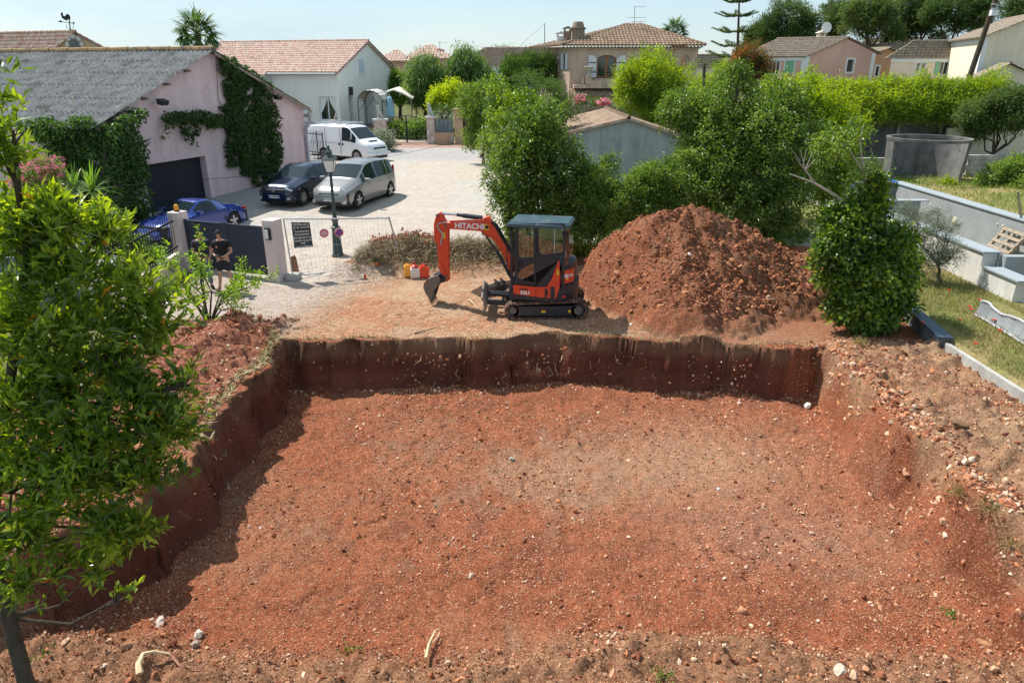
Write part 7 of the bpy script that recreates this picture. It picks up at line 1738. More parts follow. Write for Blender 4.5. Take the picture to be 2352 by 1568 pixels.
mb = MB(); mb.cyl(bp_, bp_ + Vector((0, 0, .05)), .08, 14); mb.build('base', M_blk, t, W=True); mb = MB(); mb.lathe([(.065, .05), (.07, .16), (.05, .21), (.02, .22)], bp_, 14); mb.build('lens', mat('amber_lens', (.85, .33, .02), rough=.25, spec=.6), t, W=True)
t = thing('gatepost_lamp', 'black-framed square lamp on the right gatepost', 'lamp', PR + gnn * .22 + Vector((0, 0, 1.45))); WPp = Wall(PR, gd, gnn)
mb = MB(); WPp.box(mb, -.08, .10, 1.28, 1.62, .211, .27); mb.build('housing', M_blk, t, W=True); mb = MB(); WPp.box(mb, -.055, .045, 1.32, 1.58, .27, .30); mb.build('diffuser', M_lens, t, W=True)
# railing on a low wall, from the left post towards the viewer
FA = PLp + Vector((-.05, -.25, 0)); FB = Vector((-10.15, 16.9, 0)); WFn = Wall(FA, FB - FA, (1, 0)); FL = (FB - FA).length
t = thing('low_wall', 'low pale pink wall running from the left gatepost behind the near tree', 'wall', (FA.x, 19, 0)); mb = MB(); mb.slab(FA, FB, -.3, .62, .2); mb.build('wall', M_pil, t, W=True)
t = thing('iron_railing', 'black spear-topped railing on the low pink wall', 'railing', (FA.x, 19, .62)); mb = MB()
WFn.box(mb, 0, FL, 1.58, 1.63, -.02, .02); WFn.box(mb, 0, FL, .78, .83, -.02, .02); mb.build('rail', M_iron, t, W=True)
for k in range(int(FL / .16)):
    mb = MB(); s = .1 + k * .16; mb.tube([WFn.pt(s, .66), WFn.pt(s, 1.78), WFn.pt(s, 1.86)], [.011, .011, .002], 5); mb.build('bar', M_iron, t, W=True)
t = thing('end_pier', 'pale pier at the near end of the iron railing', 'pier', (-10.15, 16.6, 0)); mb = MB(); mb.box((-10.4, 16.35, -.3), (-9.98, 16.85, 1.3)); mb.build('pier', M_pil, t, W=True, bev=.01)
t = thing('panel_gate', 'grey-blue sheet gate half hidden by the near tree', 'gate', (-11.6, 16.6, 0)); mb = MB(); mb.box((-13.2, 16.58, .0), (-10.45, 16.64, 1.65)); mb.build('panel', mat('panel_grey', (.13, .15, .19), rough=.5), t, W=True); mb = MB(); [mb.box((x, 16.55, 0), (x + .07, 16.67, 1.7)) for x in (-13.2, -11.9, -10.52)]; mb.build('stile', M_gate, t, W=True)
# lamp post
lb_ = Vector((-5.66, 22.15, gz(-5.66, 22.15) - .05)); M_lpost = mat('lamp_post_green', (.045, .07, .07), rough=.5, var=.2, scale=6)
t = thing('street_lamp', 'old-style green street lamp with a square glass lantern', 'street lamp', lb_)
mb = MB(); mb.lathe([(.20, 0), (.20, .08), (.165, .14), (.125, .75), (.12, .92), (.15, .95), (.15, .99), (.10, 1.03), (.085, 1.15), (.12, 1.22), (.12, 1.25), (.065, 1.3), (.05, 1.9), (.042, 2.55), (.06, 2.6), (.04, 2.64), (.045, 2.72)], lb_, 14); mb.build('post', M_lpost, t, W=True)
def sq(mb, c, r0, z0, r1, z1): mb._add([(c.x + sx * r0, c.y + sy * r0, c.z + z0) for sx, sy in ((-1, -1), (1, -1), (1, 1), (-1, 1))] + [(c.x + sx * r1, c.y + sy * r1, c.z + z1) for sx, sy in ((-1, -1), (1, -1), (1, 1), (-1, 1))], [(0, 3, 2, 1), (4, 5, 6, 7), (0, 1, 5, 4), (1, 2, 6, 5), (2, 3, 7, 6), (3, 0, 4, 7)])
mb = MB(); sq(mb, lb_, .10, 2.72, .175, 3.08); lan = mb.build('lantern_glass', M_lens, t, W=True)
mb = MB()
for sx, sy in ((-1, -1), (1, -1), (1, 1), (-1, 1)): mb.tube([lb_ + Vector((sx * .10, sy * .10, 2.72)), lb_ + Vector((sx * .178, sy * .178, 3.09))], .012, 5)
sq(mb, lb_, .195, 3.08, .195, 3.11); sq(mb, lb_, .21, 3.11, .085, 3.25); sq(mb, lb_, .085, 3.25, .075, 3.33); sq(mb, lb_, .10, 3.33, .05, 3.40); mb.lathe([(.03, 3.4), (.05, 3.45), (.02, 3.52)], lb_, 8); sq(mb, lb_, .105, 2.69, .105, 2.725); mb.build('lantern_frame', M_lpost, t, W=True)
# site fence panel with signs
def fx(px, py, Y): return aty(px, py, Y)
BL = Vector((-6.62, 20.35, .04)); BR = aty(921, 596, 21.55); TLf = aty(651, 503, 20.3); TRf = aty(893, 501, 21.35)
t = thing('site_fence', 'bent wire-mesh site fence panel carrying the black company sign', 'fence', (BL.x, BL.y, 0))
mb = MB(); mb.tube([TLf, aty(735, 503, 20.6), TRf], .021, 8); mb.tube([BL - Vector((0, 0, .05)), TLf + Vector((0, 0, .02))], .021, 8); mb.tube([TRf + Vector((0, 0, .05)), aty(907, 548, 21.4), BR], .026, 8); mb.tube([BL + Vector((0, 0, .05)), aty(760, 624, 20.95), aty(860, 612, 21.3), aty(905, 597, 21.5)], .019, 8); mb.build('frame', M_galv, t, W=True)
mb = MB(); Q = lambda a, b_: (BL.lerp(aty(905, 600, 21.5), a)).lerp(TLf.lerp(TRf, a), b_)
for k in range(1, 26): mb.tube([Q(k / 26, 0), Q(k / 26, .5) + Vector((0, -.02, 0)), Q(k / 26, 1)], .0024, 4, cap=False)
for b_ in (.08, .12, .3, .5, .52, .75, .93, .97): mb.tube([Q(0, b_), Q(.5, b_) + Vector((0, -.02, 0)), Q(1, b_)], .0024, 4, cap=False)
mb.build('mesh', M_galv, t, W=True)
t = thing('concrete_block', 'grey concrete foot block under the site fence at the gatepost', 'block', BL); mb = MB(); mb.box((BL.x - .18, BL.y - .2, BL.z - .05), (BL.x + .18, BL.y + .2, BL.z + .14), .02); mb.build('block', M_conc, t, W=True)
fu = (Vector((aty(905, 600, 21.5).x, 21.5, 0)) - Vector((BL.x, BL.y, 0))).normalized(); WSg = Wall((BL.x, BL.y), fu, (fu.y, -fu.x))
def sgn(px, py, d=.03): s, z = WSg.sz(px, py); return WSg.pt(s, z, d)
sc4 = [sgn(676, 569.5), sgn(719, 566), sgn(711, 510), sgn(668, 510)]
t = thing('company_sign', 'black company sign board tied to the site fence', 'sign', sc4[0]); mb = MB(); mb.prism(sc4, -WSg.n * .012); mb.build('board', mat('sign_black', (.03, .038, .045), rough=.5), t, W=True)
ux = (sc4[1] - sc4[0]).normalized(); uy = (sc4[3] - sc4[0]); Hs = uy.length; uy.normalize(); Wd_ = (sc4[1] - sc4[0]).length
def stx(txt, fx_, fy_, size, m=M_wht, al='CENTER', sx=1., bold=.0006):
    o_ = sc4[0].lerp(sc4[1], fx_).lerp(sc4[3].lerp(sc4[2], fx_), fy_) + WSg.n * .014; text_part('lettering', txt, size, o_, ux, uy, m, t, W=True, align=al, sx=sx, bold=bold)
stx('CGVS', .23, .91, Hs * .125); stx('TERRASSEMENT', .66, .91, Hs * .062, sx=.82); stx('06 50 10 67 68', .5, .80, Hs * .088, sx=1.12)
for k, (w_, f) in enumerate((('Terrassement', .645), ('Enrochement', .525), ('Aménagement ext.', .405), ('Création de jardin', .285), ('VRD', .17))): stx(w_, .5, f, Hs * .105, sx=.92)
stx('cgvs.terrassement@gmail.com', .55, .05, Hs * .052, sx=.92, bold=.001)
mb = MB(); o_ = sc4[0].lerp(sc4[1], .93).lerp(sc4[3].lerp(sc4[2], .93), .92) + WSg.n * .014; mb.prism([o_ - ux * .03 - uy * .03, o_ - ux * .015 + uy * .025, o_ + ux * .02 + uy * .03, o_ + ux * .03 - uy * .01, o_ + ux * .01 - uy * .01, o_ + ux * .0 - uy * .03], WSg.n * .002); mb.build('logo', mat('sign_orange', (.6, .2, .05), rough=.5), t, W=True)
M_signred = mat('sign_red', (.62, .03, .08), rough=.4); M_signblue = mat('sign_blue', (.03, .05, .32), rough=.4)
def disc(c, r, m, t_, n0, th=.01, name='disc'): mb = MB(); mb.cyl(c, c + WSg.n * th, r, 32); return mb.build(name, m, t_, W=True)
c = sgn(744, 535); t = thing('no_access_sign', 'round red private property sign on the site fence', 'sign', c); rS = .135
disc(c, rS, M_wht, t, 0); disc(c + WSg.n * .01, rS * .94, M_signred, t, 0, .004, 'face'); mb = MB(); q = c + WSg.n * .0145; uu, zz = WSg.u, Vector((0, 0, 1)); mb.prism([q - uu * rS * .78 - zz * rS * .09, q + uu * rS * .78 - zz * rS * .09, q + uu * rS * .78 + zz * rS * .09, q - uu * rS * .78 + zz * rS * .09], WSg.n * .003); mb.build('bar', M_wht, t, W=True)
for w_, f in (('ACCÈS', .56), ('INTERDIT', .3), ('PROPRIÉTÉ', -.3), ('PRIVÉE', -.56)): text_part('lettering', w_, rS * .27, c + WSg.n * .017 + zz * rS * f, uu, zz, M_wht, t, W=True, bold=.001)
c = sgn(778, 533, .05); t = thing('no_parking_sign', 'round blue and red no-parking sign in front of the lamp post', 'sign', c)
disc(c, rS, M_wht, t, 0); disc(c + WSg.n * .01, rS * .95, M_signred, t, 0, .004, 'rim'); disc(c + WSg.n * .014, rS * .64, M_signblue, t, 0, .004, 'face'); mb = MB(); q = c + WSg.n * .019; a_ = Vector(uu * .8 - zz * .55).normalized(); b_ = a_.cross(WSg.n); mb.prism([q - a_ * rS * .66 - b_ * rS * .09, q + a_ * rS * .66 - b_ * rS * .09, q + a_ * rS * .66 + b_ * rS * .09, q - a_ * rS * .66 + b_ * rS * .09], WSg.n * .003); mb.build('bar', M_signred, t, W=True)
for w_, a0, a1, r_ in (('DÉFENSE DE STATIONNER', 160, 20, .79), ('SORTIE DE VOITURE', 212, 328, .79)):
    n = len(w_)
    for k, ch in enumerate(w_):
        if ch == ' ': continue
        a = R(a0 + (a1 - a0) * k / (n - 1)); p = c + WSg.n * .0185 + uu * cos(a) * rS * r_ + zz * sin(a) * rS * r_; up_ = (uu * cos(a) + zz * sin(a)) * (1 if a1 < a0 else -1); text_part('lettering', ch, rS * .2, p, up_.cross(WSg.n) , up_, M_wht, t, W=True)
mb = MB(); mb.tube([c - zz * rS * .9, c - zz * rS * 1.7], .006, 5); mb.build('tie', M_wht, t, W=True)
t = thing('timber_board', 'rusty brown board leaning behind the left end of the site fence', 'board', atz(675, 640, .05)); q = [aty(671, 641, 20.75), aty(690, 641, 20.9), aty(680, 592, 20.95), aty(676, 586, 20.93), aty(665, 592, 20.9)]; mb = MB(); mb.prism(q, (0, .03, 0)); mb.build('board', mat('rusty_board', (.24, .11, .05), rough=.9, var=.4, scale=8, bump=.6, bscale=12), t, W=True)
# cans
def can(px, py, label, c_, cap, h_=.40, w=.27, d=.2, rz=.2, funnel=False):
    p = atz(px, py, gz(*atz(px, py, .03).xy)); p.z = gz(p.x, p.y); t = thing('jerrycan', label, 'jerrycan', p, rz, 'fuel cans by the digger'); mb = MB(); mb.box((-w / 2, -d / 2, 0), (w / 2, d / 2, h_ * .86), .03); mb.build('body', c_, t, bev=.0)
    mb = MB(); mb.box((-w * .42, -d * .38, h_ * .86), (w * .15, d * .38, h_ * .93), .015); mb.tube([(-w * .35, 0, h_ * .9), (-w * .2, 0, h_ * 1.0), (w * .05, 0, h_ * 1.0), (w * .12, 0, h_ * .9)], .018, 6); mb.build('handle', c_, t)
    mb = MB(); mb.cyl((w * .3, 0, h_ * .84), (w * .3, 0, h_ * .96), .035, 10); mb.build('cap', cap, t)
    if funnel: mb = MB(); mb.lathe([(.10, h_ * .96), (.09, h_ * 1.05), (.03, h_ * 1.15), (.012, h_ * 1.42)], (0, 0, 0), 14); mb.build('funnel', M_red2, t)
    return t
M_red2 = mat('red_plastic', (.62, .02, .02), rough=.35)
can(939, 636, 'yellow-orange jerrycan, left of the pair in front', mat('amber_plastic', (.85, .38, .06), rough=.3, var=.08, scale=5), mat('orange_cap', (.8, .2, .03), rough=.4))
can(975, 637, 'red-orange jerrycan nearest the digger bucket', mat('orange_red_plastic', (.72, .07, .025), rough=.3, var=.08, scale=5), M_blk)
can(953, 626, 'white jerrycan with a red funnel, behind the two coloured cans', mat('white_plastic', (.75, .70, .68), rough=.35), M_red2, h_=.36, funnel=True)
p = atz(839, 640, .02); p.z = gz(p.x, p.y); t = thing('plastic_stub', 'small red marker stub on the straw left of the cans', 'marker', p); mb = MB(); mb.cyl(p, p + Vector((0, 0, .13)), .035, 10); mb.build('stub', M_red2, t, W=True)
p = atz(866, 626, .02); p.z = gz(p.x, p.y); t = thing('marker_tag', 'small orange plastic scrap behind the red stub', 'scrap', p); mb = MB(); mb.box((p.x - .06, p.y - .03, p.z), (p.x + .06, p.y + .03, p.z + .09), .01); mb.build('scrap', mat('orange_scrap', (.85, .2, .03), rough=.4), t, W=True)
# ------------------------------------------------------------------ pulled weeds on the bank
rg = np.random.default_rng(140)
def bankpts(n, x0, x1, yc=22.2, sy=.75): xs = rg.uniform(x0, x1, n); return xs, yc + .1 * xs + rg.normal(0, sy, n)
xs, ys = bankpts(6500, -5.0, 1.5, 22.15, .5); straw('weed_pile', xs, ys, rg, L=(.12, .5), steep=.7, lift=.03, zadd=rg.uniform(0, .14, len(xs)), wid=.008, curve=.8, pal=np.array([(.30, .22, .12), (.42, .33, .2), (.2, .13, .07), (.16, .16, .06), (.12, .07, .045), (.5, .42, .28)]), label='heap of pulled dry weeds along the edge of the yard')
xs, ys = bankpts(260, -4.6, -2.6, 22.9, .28); zz_ = np.array([gz(a, b_) for a, b_ in zip(xs, ys)]) + rg.uniform(.02, .28, 260)
P_ = np.stack([xs, ys, zz_], 1); P_ = np.repeat(P_, 3, 0) + rg.normal(0, .06, (780, 3)); V, F_, T_ = leaf_mesh(P_, rg.normal(0, 1, (780, 3)) + [0, 0, .3], .13, .07, rg, np.clip(rg.normal(.5, .25, 780), 0, .93), flat=1); o = np_obj('dead_branches', V, F_, L_brown, attrs={'tone': T_}); tag(o, 'red-brown dead leaves on top of the weed pile', 'dead leaves', kind='stuff')
# ------------------------------------------------------------------ plants against the workshop
def spikes(name, label, cat, head, base, n, L, Wd, m, seed, tr=.05, el=(.1, 1.4), W_=True):
    rg = np.random.default_rng(seed); t = thing(name, label, cat, base); mb = MB(); mb.tube([base, head], [tr * 1.4, tr], 7); mb.build('trunk', M_bark, t, W=True); V = []; F_ = []; T_ = []
    for i in range(n):
        a = i * 2.4; e = rg.uniform(*el); d = Vector((cos(a) * cos(e), sin(a) * cos(e), sin(e))); s = Vector((-sin(a), cos(a), 0)); l_ = L * rg.uniform(.7, 1.15); k0 = len(V)
        for k in range(6): f = k / 5; c = Vector(head) + d * l_ * f + Vector((0, 0, -l_ * .45 * f * f * (1.3 - e * .7))); w = Wd * (1 - f ** 2) * .5 + .002; V += [c - s * w, c + s * w]
        F_ += [(k0 + 2 * k, k0 + 2 * k + 1, k0 + 2 * k + 3, k0 + 2 * k + 2) for k in range(5)]; T_ += [min(.93, max(0, rg.normal(.45, .2)))] * 12
    np_obj('leaves', np.array([tuple(v) for v in V]), np.array(F_), m, t, W=True, attrs={'tone': T_}); return t
for i, (px, py, Y_, n, L_, lb) in enumerate(((172, 435, 21.5, 26, .95, 'spiky yucca right beside the pink flowers'), (212, 440, 20.8, 34, 1.15, 'tall spiky yucca against the dark ivy corner'), (140, 470, 19.5, 24, .8, 'small yucca low behind the near tree'))):
    h_ = aty(px, py, Y_); spikes('yucca', lb, 'yucca', h_, (h_.x, h_.y, gz(h_.x, h_.y) - .05), n, L_, .075, L_yucca, 150 + i)
ol = T('oleander_shrub', 'pink-flowering oleander left of the yuccas', gp(100, 520, 22), [(80, 400, 22, 34), (115, 395, 21.8, 30), (60, 430, 22, 34), (120, 430, 21.5, 30), (90, 470, 21, 45)], .04, 900, 7, .16, .03, L_green, 160, cat='shrub', gap=.3, upness=.9, toneb=.1)
crown([blob(*b) for b in [(80, 395, 21.8, 34), (115, 390, 21.6, 28), (55, 420, 21.8, 28)]], 330, 7, .05, .045, L_pink, ol, rg, name='blossom', gap=.4, shell=.85, cr=.07, seed=9)
ol = T('oleander_shrub', 'pink-flowering oleander under the beige villa balcony', gp(1340, 260, 58), [(1335, 232, 58, 14, 10), (1370, 238, 58, 14, 8), (1390, 240, 57, 10, 8)], .05, 420, 6, .2, .05, L_green, 161, cat='shrub', gap=.3)
crown([blob(*b) for b in [(1332, 229, 57.6, 13, 8), (1385, 236, 56.8, 12, 6)]], 130, 6, .12, .1, L_pink, ol, rg, name='blossom', gap=.3, shell=.8, cr=.12, seed=10)
T('garden_bush', 'low green bush between the iron railing and the driveway gate', gp(270, 560, 19.6), [(255, 560, 19.6, 40, 24), (300, 560, 20, 34, 20), (340, 585, 19.6, 26, 16), (240, 500, 21, 34, 26)], .03, 1300, 6, .10, .05, L_ivy, 162, cat='bush', gap=.3)
# ================================================================== PEOPLE
M_skin = mat('skin', (.46, .26, .18), rough=.6, spec=.3); M_hair = mat('dark_hair', (.02, .015, .012), rough=.8); M_tee = mat('black_tshirt', (.012, .012, .015), rough=.9, bump=.2, bscale=20); M_short = mat('dark_shorts', (.02, .022, .03), rough=.9); M_jean = mat('blue_jeans', (.10, .14, .22), rough=.9, var=.15, scale=8); M_boot = mat('tan_boots', (.36, .22, .12), rough=.8); M_bootd = mat('dark_boots', (.03, .025, .022), rough=.8); M_grey_t = mat('dark_tshirt', (.03, .03, .04), rough=.9)
def skin_mesh(chains, name, m, parent, extra=None, sub=2):
    """chains: lists of (x,y,z,r); shared points join"""
    key = {}; vs = []; rs = []; es = []
    for ch in chains:
        prev = None
        for x, y, z, r in ch:
            k = (round(x, 3), round(y, 3), round(z, 3))
            if k not in key: key[k] = len(vs); vs.append((x, y, z)); rs.append(r)
            i = key[k]
            if prev is not None and prev != i: es.append((prev, i))
            prev = i
    me = bpy.data.meshes.new(name); me.from_pydata(vs, es, []); tmp = bpy.data.objects.new(name + '_t', me); COL.objects.link(tmp)
    md = tmp.modifiers.new('s', 'SKIN'); sv = me.skin_vertices[0].data
    for i, r in enumerate(rs): sv[i].radius = (r, r) if not isinstance(r, tuple) else r; 
    sv[0].use_root = True; md.use_smooth_shade = True
    s2 = tmp.modifiers.new('u', 'SUBSURF'); s2.levels = sub; s2.render_levels = sub
    dg = bpy.context.evaluated_depsgraph_get(); out = bpy.data.meshes.new_from_object(tmp.evaluated_get(dg)); bpy.data.objects.remove(tmp, do_unlink=True)
    if extra:
        import bmesh
        bm = bmesh.new(); bm.from_mesh(out)
        for V_, F_ in extra:
            nv = [bm.verts.new(v) for v in V_]; 
            for f in F_:
                try: fa = bm.faces.new([nv[i] for i in f]); fa.smooth = True
                except ValueError: pass
        bm.to_mesh(out); bm.free()
    out.name = name; out.materials.clear(); out.materials.append(m); o = bpy.data.objects.new(name, out); COL.objects.link(o); o.parent = parent; return o
def head_mesh(c, tilt, turn=0., s=1.0):
    V_ = []; nu, nv = 20, 16; Rm = Euler((tilt, 0, turn)).to_matrix()
    for j in range(nv + 1):
        ph = pi * j / nv; 
        for i in range(nu):
            a = 2 * pi * i / nu; x = .075 * sin(ph) * cos(a); y = .095 * sin(ph) * sin(a); z = .118 * cos(ph)
            if y > 0 and z < 0: x *= 1 - .25 * min(1, -z / .118); y *= .95
            fr = max(0, sin(a)) ** 8 * sin(ph)
            y += fr * .022 * math.exp(-((z + .012) / .022) ** 2) - (.008 * math.exp(-((z - .012) / .014) ** 2) * (1 if abs(abs(x) - .03) < .018 and y > 0 else 0)) + fr * .006 * math.exp(-((z + .055) / .01) ** 2)
            p = Rm @ Vector((x, y, z)); V_.append(Vector(c) + p * s)
    F_ = [(j * nu + i, j * nu + (i + 1) % nu, (j + 1) * nu + (i + 1) % nu, (j + 1) * nu + i) for j in range(nv) for i in range(nu)]
    E_ = []
    for sg in (-1, 1):
        base = len(V_); cc = Vector(c) + (Rm @ Vector((sg * .076, -.005, -.005))) * s
        for j in range(5):
            for i in range(6): a = 2 * pi * i / 6; r_ = sin(pi * (j + .5) / 5); V_.append(cc + (Rm @ Vector((sg * .010 * cos(pi * j / 4), .018 * r_ * cos(a), .03 * r_ * sin(a)))) * s)
        F_ += [(base + j * 6 + i, base + j * 6 + (i + 1) % 6, base + (j + 1) * 6 + (i + 1) % 6, base + (j + 1) * 6 + i) for j in range(4) for i in range(6)]
    return V_, F_
def person(label, loc, rz, arms, legs, tilt, top_m, leg_m, boot_m, shorts, cap=None, turn=0.):
    t = thing('person', label, 'person', loc, rz); pel = (0, 0, .94); torso = [(0, 0, .94, .135), (0, 0, 1.10, .125), (0, .01, 1.27, .145), (0, .01, 1.40, .13), (0, .03, 1.49, .055), (0, .05, 1.56, .052)]
    body = [torso]; shirt = [[(0, 0, .90, .155), (0, 0, 1.10, .148), (0, .01, 1.27, .168), (0, .01, 1.40, .152), (0, .025, 1.475, .085)]]; trou = [[(0, 0, .99, .15), (0, 0, .92, .155)]]; boots = []
    for sg, A_ in ((-1, arms[0]), (1, arms[1])):
        sh = (sg * .175, 0, 1.40); el, wr, hn = A_
        body.append([(0, .01, 1.40, .13), (*sh, .06), (*el, .043), (*wr, .028)])
        w = Vector(wr); hv = (Vector(hn) - w).normalized(); pk = w + hv * .05; kn = w + hv * .09; sd = hv.cross(Vector((0, 0, 1))).normalized(); dn = sd.cross(hv)
        body.append([(*wr, .028), (*pk, .030), (*kn, .032)])
        for f in range(4):
            o_ = (f - 1.5) * .019; r0 = kn + sd * o_; l_ = (.06, .07, .066, .05)[f]; k1 = r0 + hv * l_ * .6 - dn * .008; k2 = k1 + hv * l_ * .45 - dn * .022
            body.append([(*kn, .032), (*r0, .0095), (*k1, .0085), (*k2, .007)])
        th0 = pk - sd * sg * .032; body.append([(*pk, .030), (*th0, .012), (*(th0 + hv * .035 - sd * sg * .012), .009), (*(th0 + hv * .06 - sd * sg * .01 - dn * .01), .007)])
        e = Vector(el); s_ = Vector(sh); m_ = s_.lerp(e, .62); shirt.append([(0, .01, 1.40, .152), (*sh, .078), (*m_, .066)])
    for sg, L_ in ((-1, legs[0]), (1, legs[1])):
        hp = (sg * .095, 0, .88); kn, an, toe = L_
        body.append([(0, 0, .94, .135), (*hp, .095), (*kn, .055), (*(Vector(kn).lerp(Vector(an), .35)), .055), (*an, .036), (an[0], an[1], .045, .036)])
        k_ = Vector(kn); 
        if shorts: trou.append([(0, 0, .92, .155), (*hp, .11), (*(Vector(hp).lerp(k_, .85)), .085)])
        else: trou.append([(0, 0, .92, .155), (*hp, .11), (*kn, .075), (an[0], an[1], an[2] + .06, .06)])
        boots.append([(an[0], an[1], an[2] + .07, .05), (an[0], an[1] - .01, .055, .055), ((an[0] + toe[0]) / 2, (an[1] + toe[1]) / 2, .05, .05), (*toe, .04)])
    hc = (0, .09, 1.655); skin_mesh(body, 'body', M_skin, t, [head_mesh(hc, tilt, turn)])
    skin_mesh(shirt, 'tshirt', top_m, t); skin_mesh(trou, 'shorts' if shorts else 'jeans', leg_m, t)
    for b_ in boots: skin_mesh([b_], 'boot', boot_m, t, sub=1)
    Rm = Euler((tilt, 0, turn)).to_matrix(); mb = MB(); vs = []; nu = 18
    for j in range(8):
        ph = pi * .56 * j / 7
        for i in range(nu): a = 2 * pi * i / nu; vs.append(Vector(hc) + Rm @ Vector((.081 * sin(ph) * cos(a), -.004 + .101 * sin(ph) * sin(a) * (1 if sin(a) < 0 or ph < 1.25 else .93), .124 * cos(ph) + .004)))
    mb._add(vs, [(j * nu + i, j * nu + (i + 1) % nu, (j + 1) * nu + (i + 1) % nu, (j + 1) * nu + i) for j in range(7) for i in range(nu)], True); mb.build('cap' if cap else 'hair', cap or M_hair, t)
    return t
pa = atz(523, 667, 0); pa.z = gz(pa.x, pa.y)
arms = (((-.27, .03, 1.14), (-.09, .26, 1.05), (.0, .30, 1.07)), ((.27, .03, 1.14), (.12, .26, 1.07), (.04, .32, 1.09)))
legs = (((-.13, .06, .50), (-.17, .02, .08), (-.21, .18, .035)), ((.13, .02, .50), (.20, -.02, .08), (.27, .13, .035)))
pp = person('man in black T-shirt, shorts and tan boots looking down at a device', pa, R(190), arms, legs, -.45, M_tee, M_short, M_boot, True, cap=mat('dark_cap', (.035, .03, .028), rough=.9))
M_dev = mat('device_black', (.015, .015, .018), rough=.3); W0 = Matrix.LocRotScale(pa, Euler((0, 0, R(190))), None); c = W0 @ Vector((.02, .36, 1.10)); t = thing('handheld_device', 'black handheld device in the hands of the man in black', 'device', c, R(190)); mb = MB(); mb.box((-.10, -.03, -.01), (.10, .04, .015), .005); mb.build('case', M_dev, t)
mb = MB(); lg = W0 @ Vector((.09, .172, 1.33)); mb.cbox((.085, .175, 1.31), (.045, .01, .05)); mb.build('chest_logo', mat('logo_orange', (.55, .25, .12), rough=.7), pp)
pb_ = atz(478, 664, 0); pb_.z = gz(pb_.x, pb_.y)
arms2 = (((-.24, .0, 1.12), (-.16, .16, .95), (-.12, .24, .93)), ((.25, .02, 1.14), (.13, .24, 1.12), (.06, .30, 1.12)))
legs2 = (((-.10, .04, .50), (-.12, .0, .08), (-.14, .16, .035)), ((.11, .04, .50), (.14, .0, .08), (.18, .15, .035)))
person('man in dark top and blue jeans half hidden by the sapling', pb_, R(215), arms2, legs2, -.2, M_grey_t, M_jean, M_bootd, False)
# ================================================================== NEIGHBOUR'S UNFINISHED POOL AND GARDEN
M_poolgrey = mat('pool_render_grey', (.30, .32, .33), rough=.9, var=.12, scale=1.5, bump=.3, bscale=30, spec=.1, speck=[((.4, .42, .43), 30, .3, .2)])
M_cope = mat('coping_slate', (.30, .34, .37), rough=.7, var=.1, scale=3)
M_raw = mat('pool_raw_concrete', (.62, .60, .56), rough=.95, var=.10, scale=1.2, bump=.4, bscale=20, spec=.1, streak=.2)
pt_ = thing('swimming_pool', 'unfinished empty grey swimming pool with pale concrete outside', 'swimming pool', (12.9, 22, .4))
zt = 1.28; xi, xo = 13.35, 12.95; XF = 16.75
mb = MB(); mb.box((xo, 18.7, -.9), (xi, 30.9, zt - .04)); mb.box((xo, 17.2, -.9), (xi - .04, 18.7, .86)); mb.build('near_wall', M_raw, pt_, W=True)
mb = MB(); mb.box((xo - .06, 18.62, zt - .04), (xi + .05, 31.2, zt)); mb.box((xo - .06, 17.1, .86), (xi + .05, 18.55, .90)); mb.box((XF - .05, 10, 1.30), (XF + .45, 31.2, 1.34)); mb.box((xi + .05, 30.85, 1.30), (XF - .05, 31.2, 1.34)); mb.build('coping', M_cope, pt_, W=True)
mb = MB(); mb.box((XF, 10, -.9), (XF + .4, 31.15, 1.30)); mb.box((xi, 30.9, -.9), (XF, 31.15, 1.30)); mb.box((xi + .002, 18.65, -.9), (xi + .03, 30.9, zt - .05)); mb.box((xi + .04, 27.2, -.9), (15.9, 27.5, 1.15)); mb.box((xi + .04, 18.4, -.9), (14.2, 18.65, 1.2)); mb.build('basin', M_poolgrey, pt_, W=True)
mb = MB(); mb.box((xi + .05, 8, -.5), (XF, 30.9, -.28)); mb.build('floor', M_poolgrey, pt_, W=True)
mb = MB(); mb.box((xi - .1, 27.15, 1.15), (16.2, 27.55, 1.19)); mb.build('step_coping', M_cope, pt_, W=True)
q = Wall((XF, 0), (0, 1), (-1, 0)); 
for px, py, r_ in ((2193, 506, .13), (2106 + 32, 470, .035), (2160, 477, .03), (2292, 514, .03), (2305, 518, .035)):
    s, z = q.sz(px, py); mb = MB(); mb.cyl((XF, s, z), (XF - .03, s, z), r_, 18); mb.build('wall_fitting', mat('pvc_cream', (.7, .68, .5), rough=.5), pt_, W=True)
mb = MB(); q = aty(1985, 470, 24.5); mb.box((q.x - .1, 24, zt - .03), (q.x, 24.2, zt)); 
# pallet leaning inside
a = Vector((16.0, 22.5, -.28)); t = thing('wooden_pallet', 'weathered wooden pallet propped up inside the empty pool', 'pallet', a)
s, z = Wall((XF, 0), (0, 1), (-1, 0)).sz(2320, 545); P0 = Vector((16.62, 23.3, .98)); U = Vector((.02, -1, -.02)).normalized(); V_ = Vector((-.62, -.05, -.85)).normalized(); N_ = U.cross(V_)
for k in range(7): mb = MB(); c = P0 + V_ * (k * .23); mb.prism([c, c + U * 1.1, c + U * 1.1 + V_ * .11, c + V_ * .11], N_ * -.025); mb.build('deck_board', M_wood, t, W=True)
for k in range(3): mb = MB(); c = P0 + U * (k * .5); mb.prism([c, c + U * .09, c + U * .09 + V_ * 1.5, c + V_ * 1.5], N_ * .09); mb.build('stringer', M_wood, t, W=True)
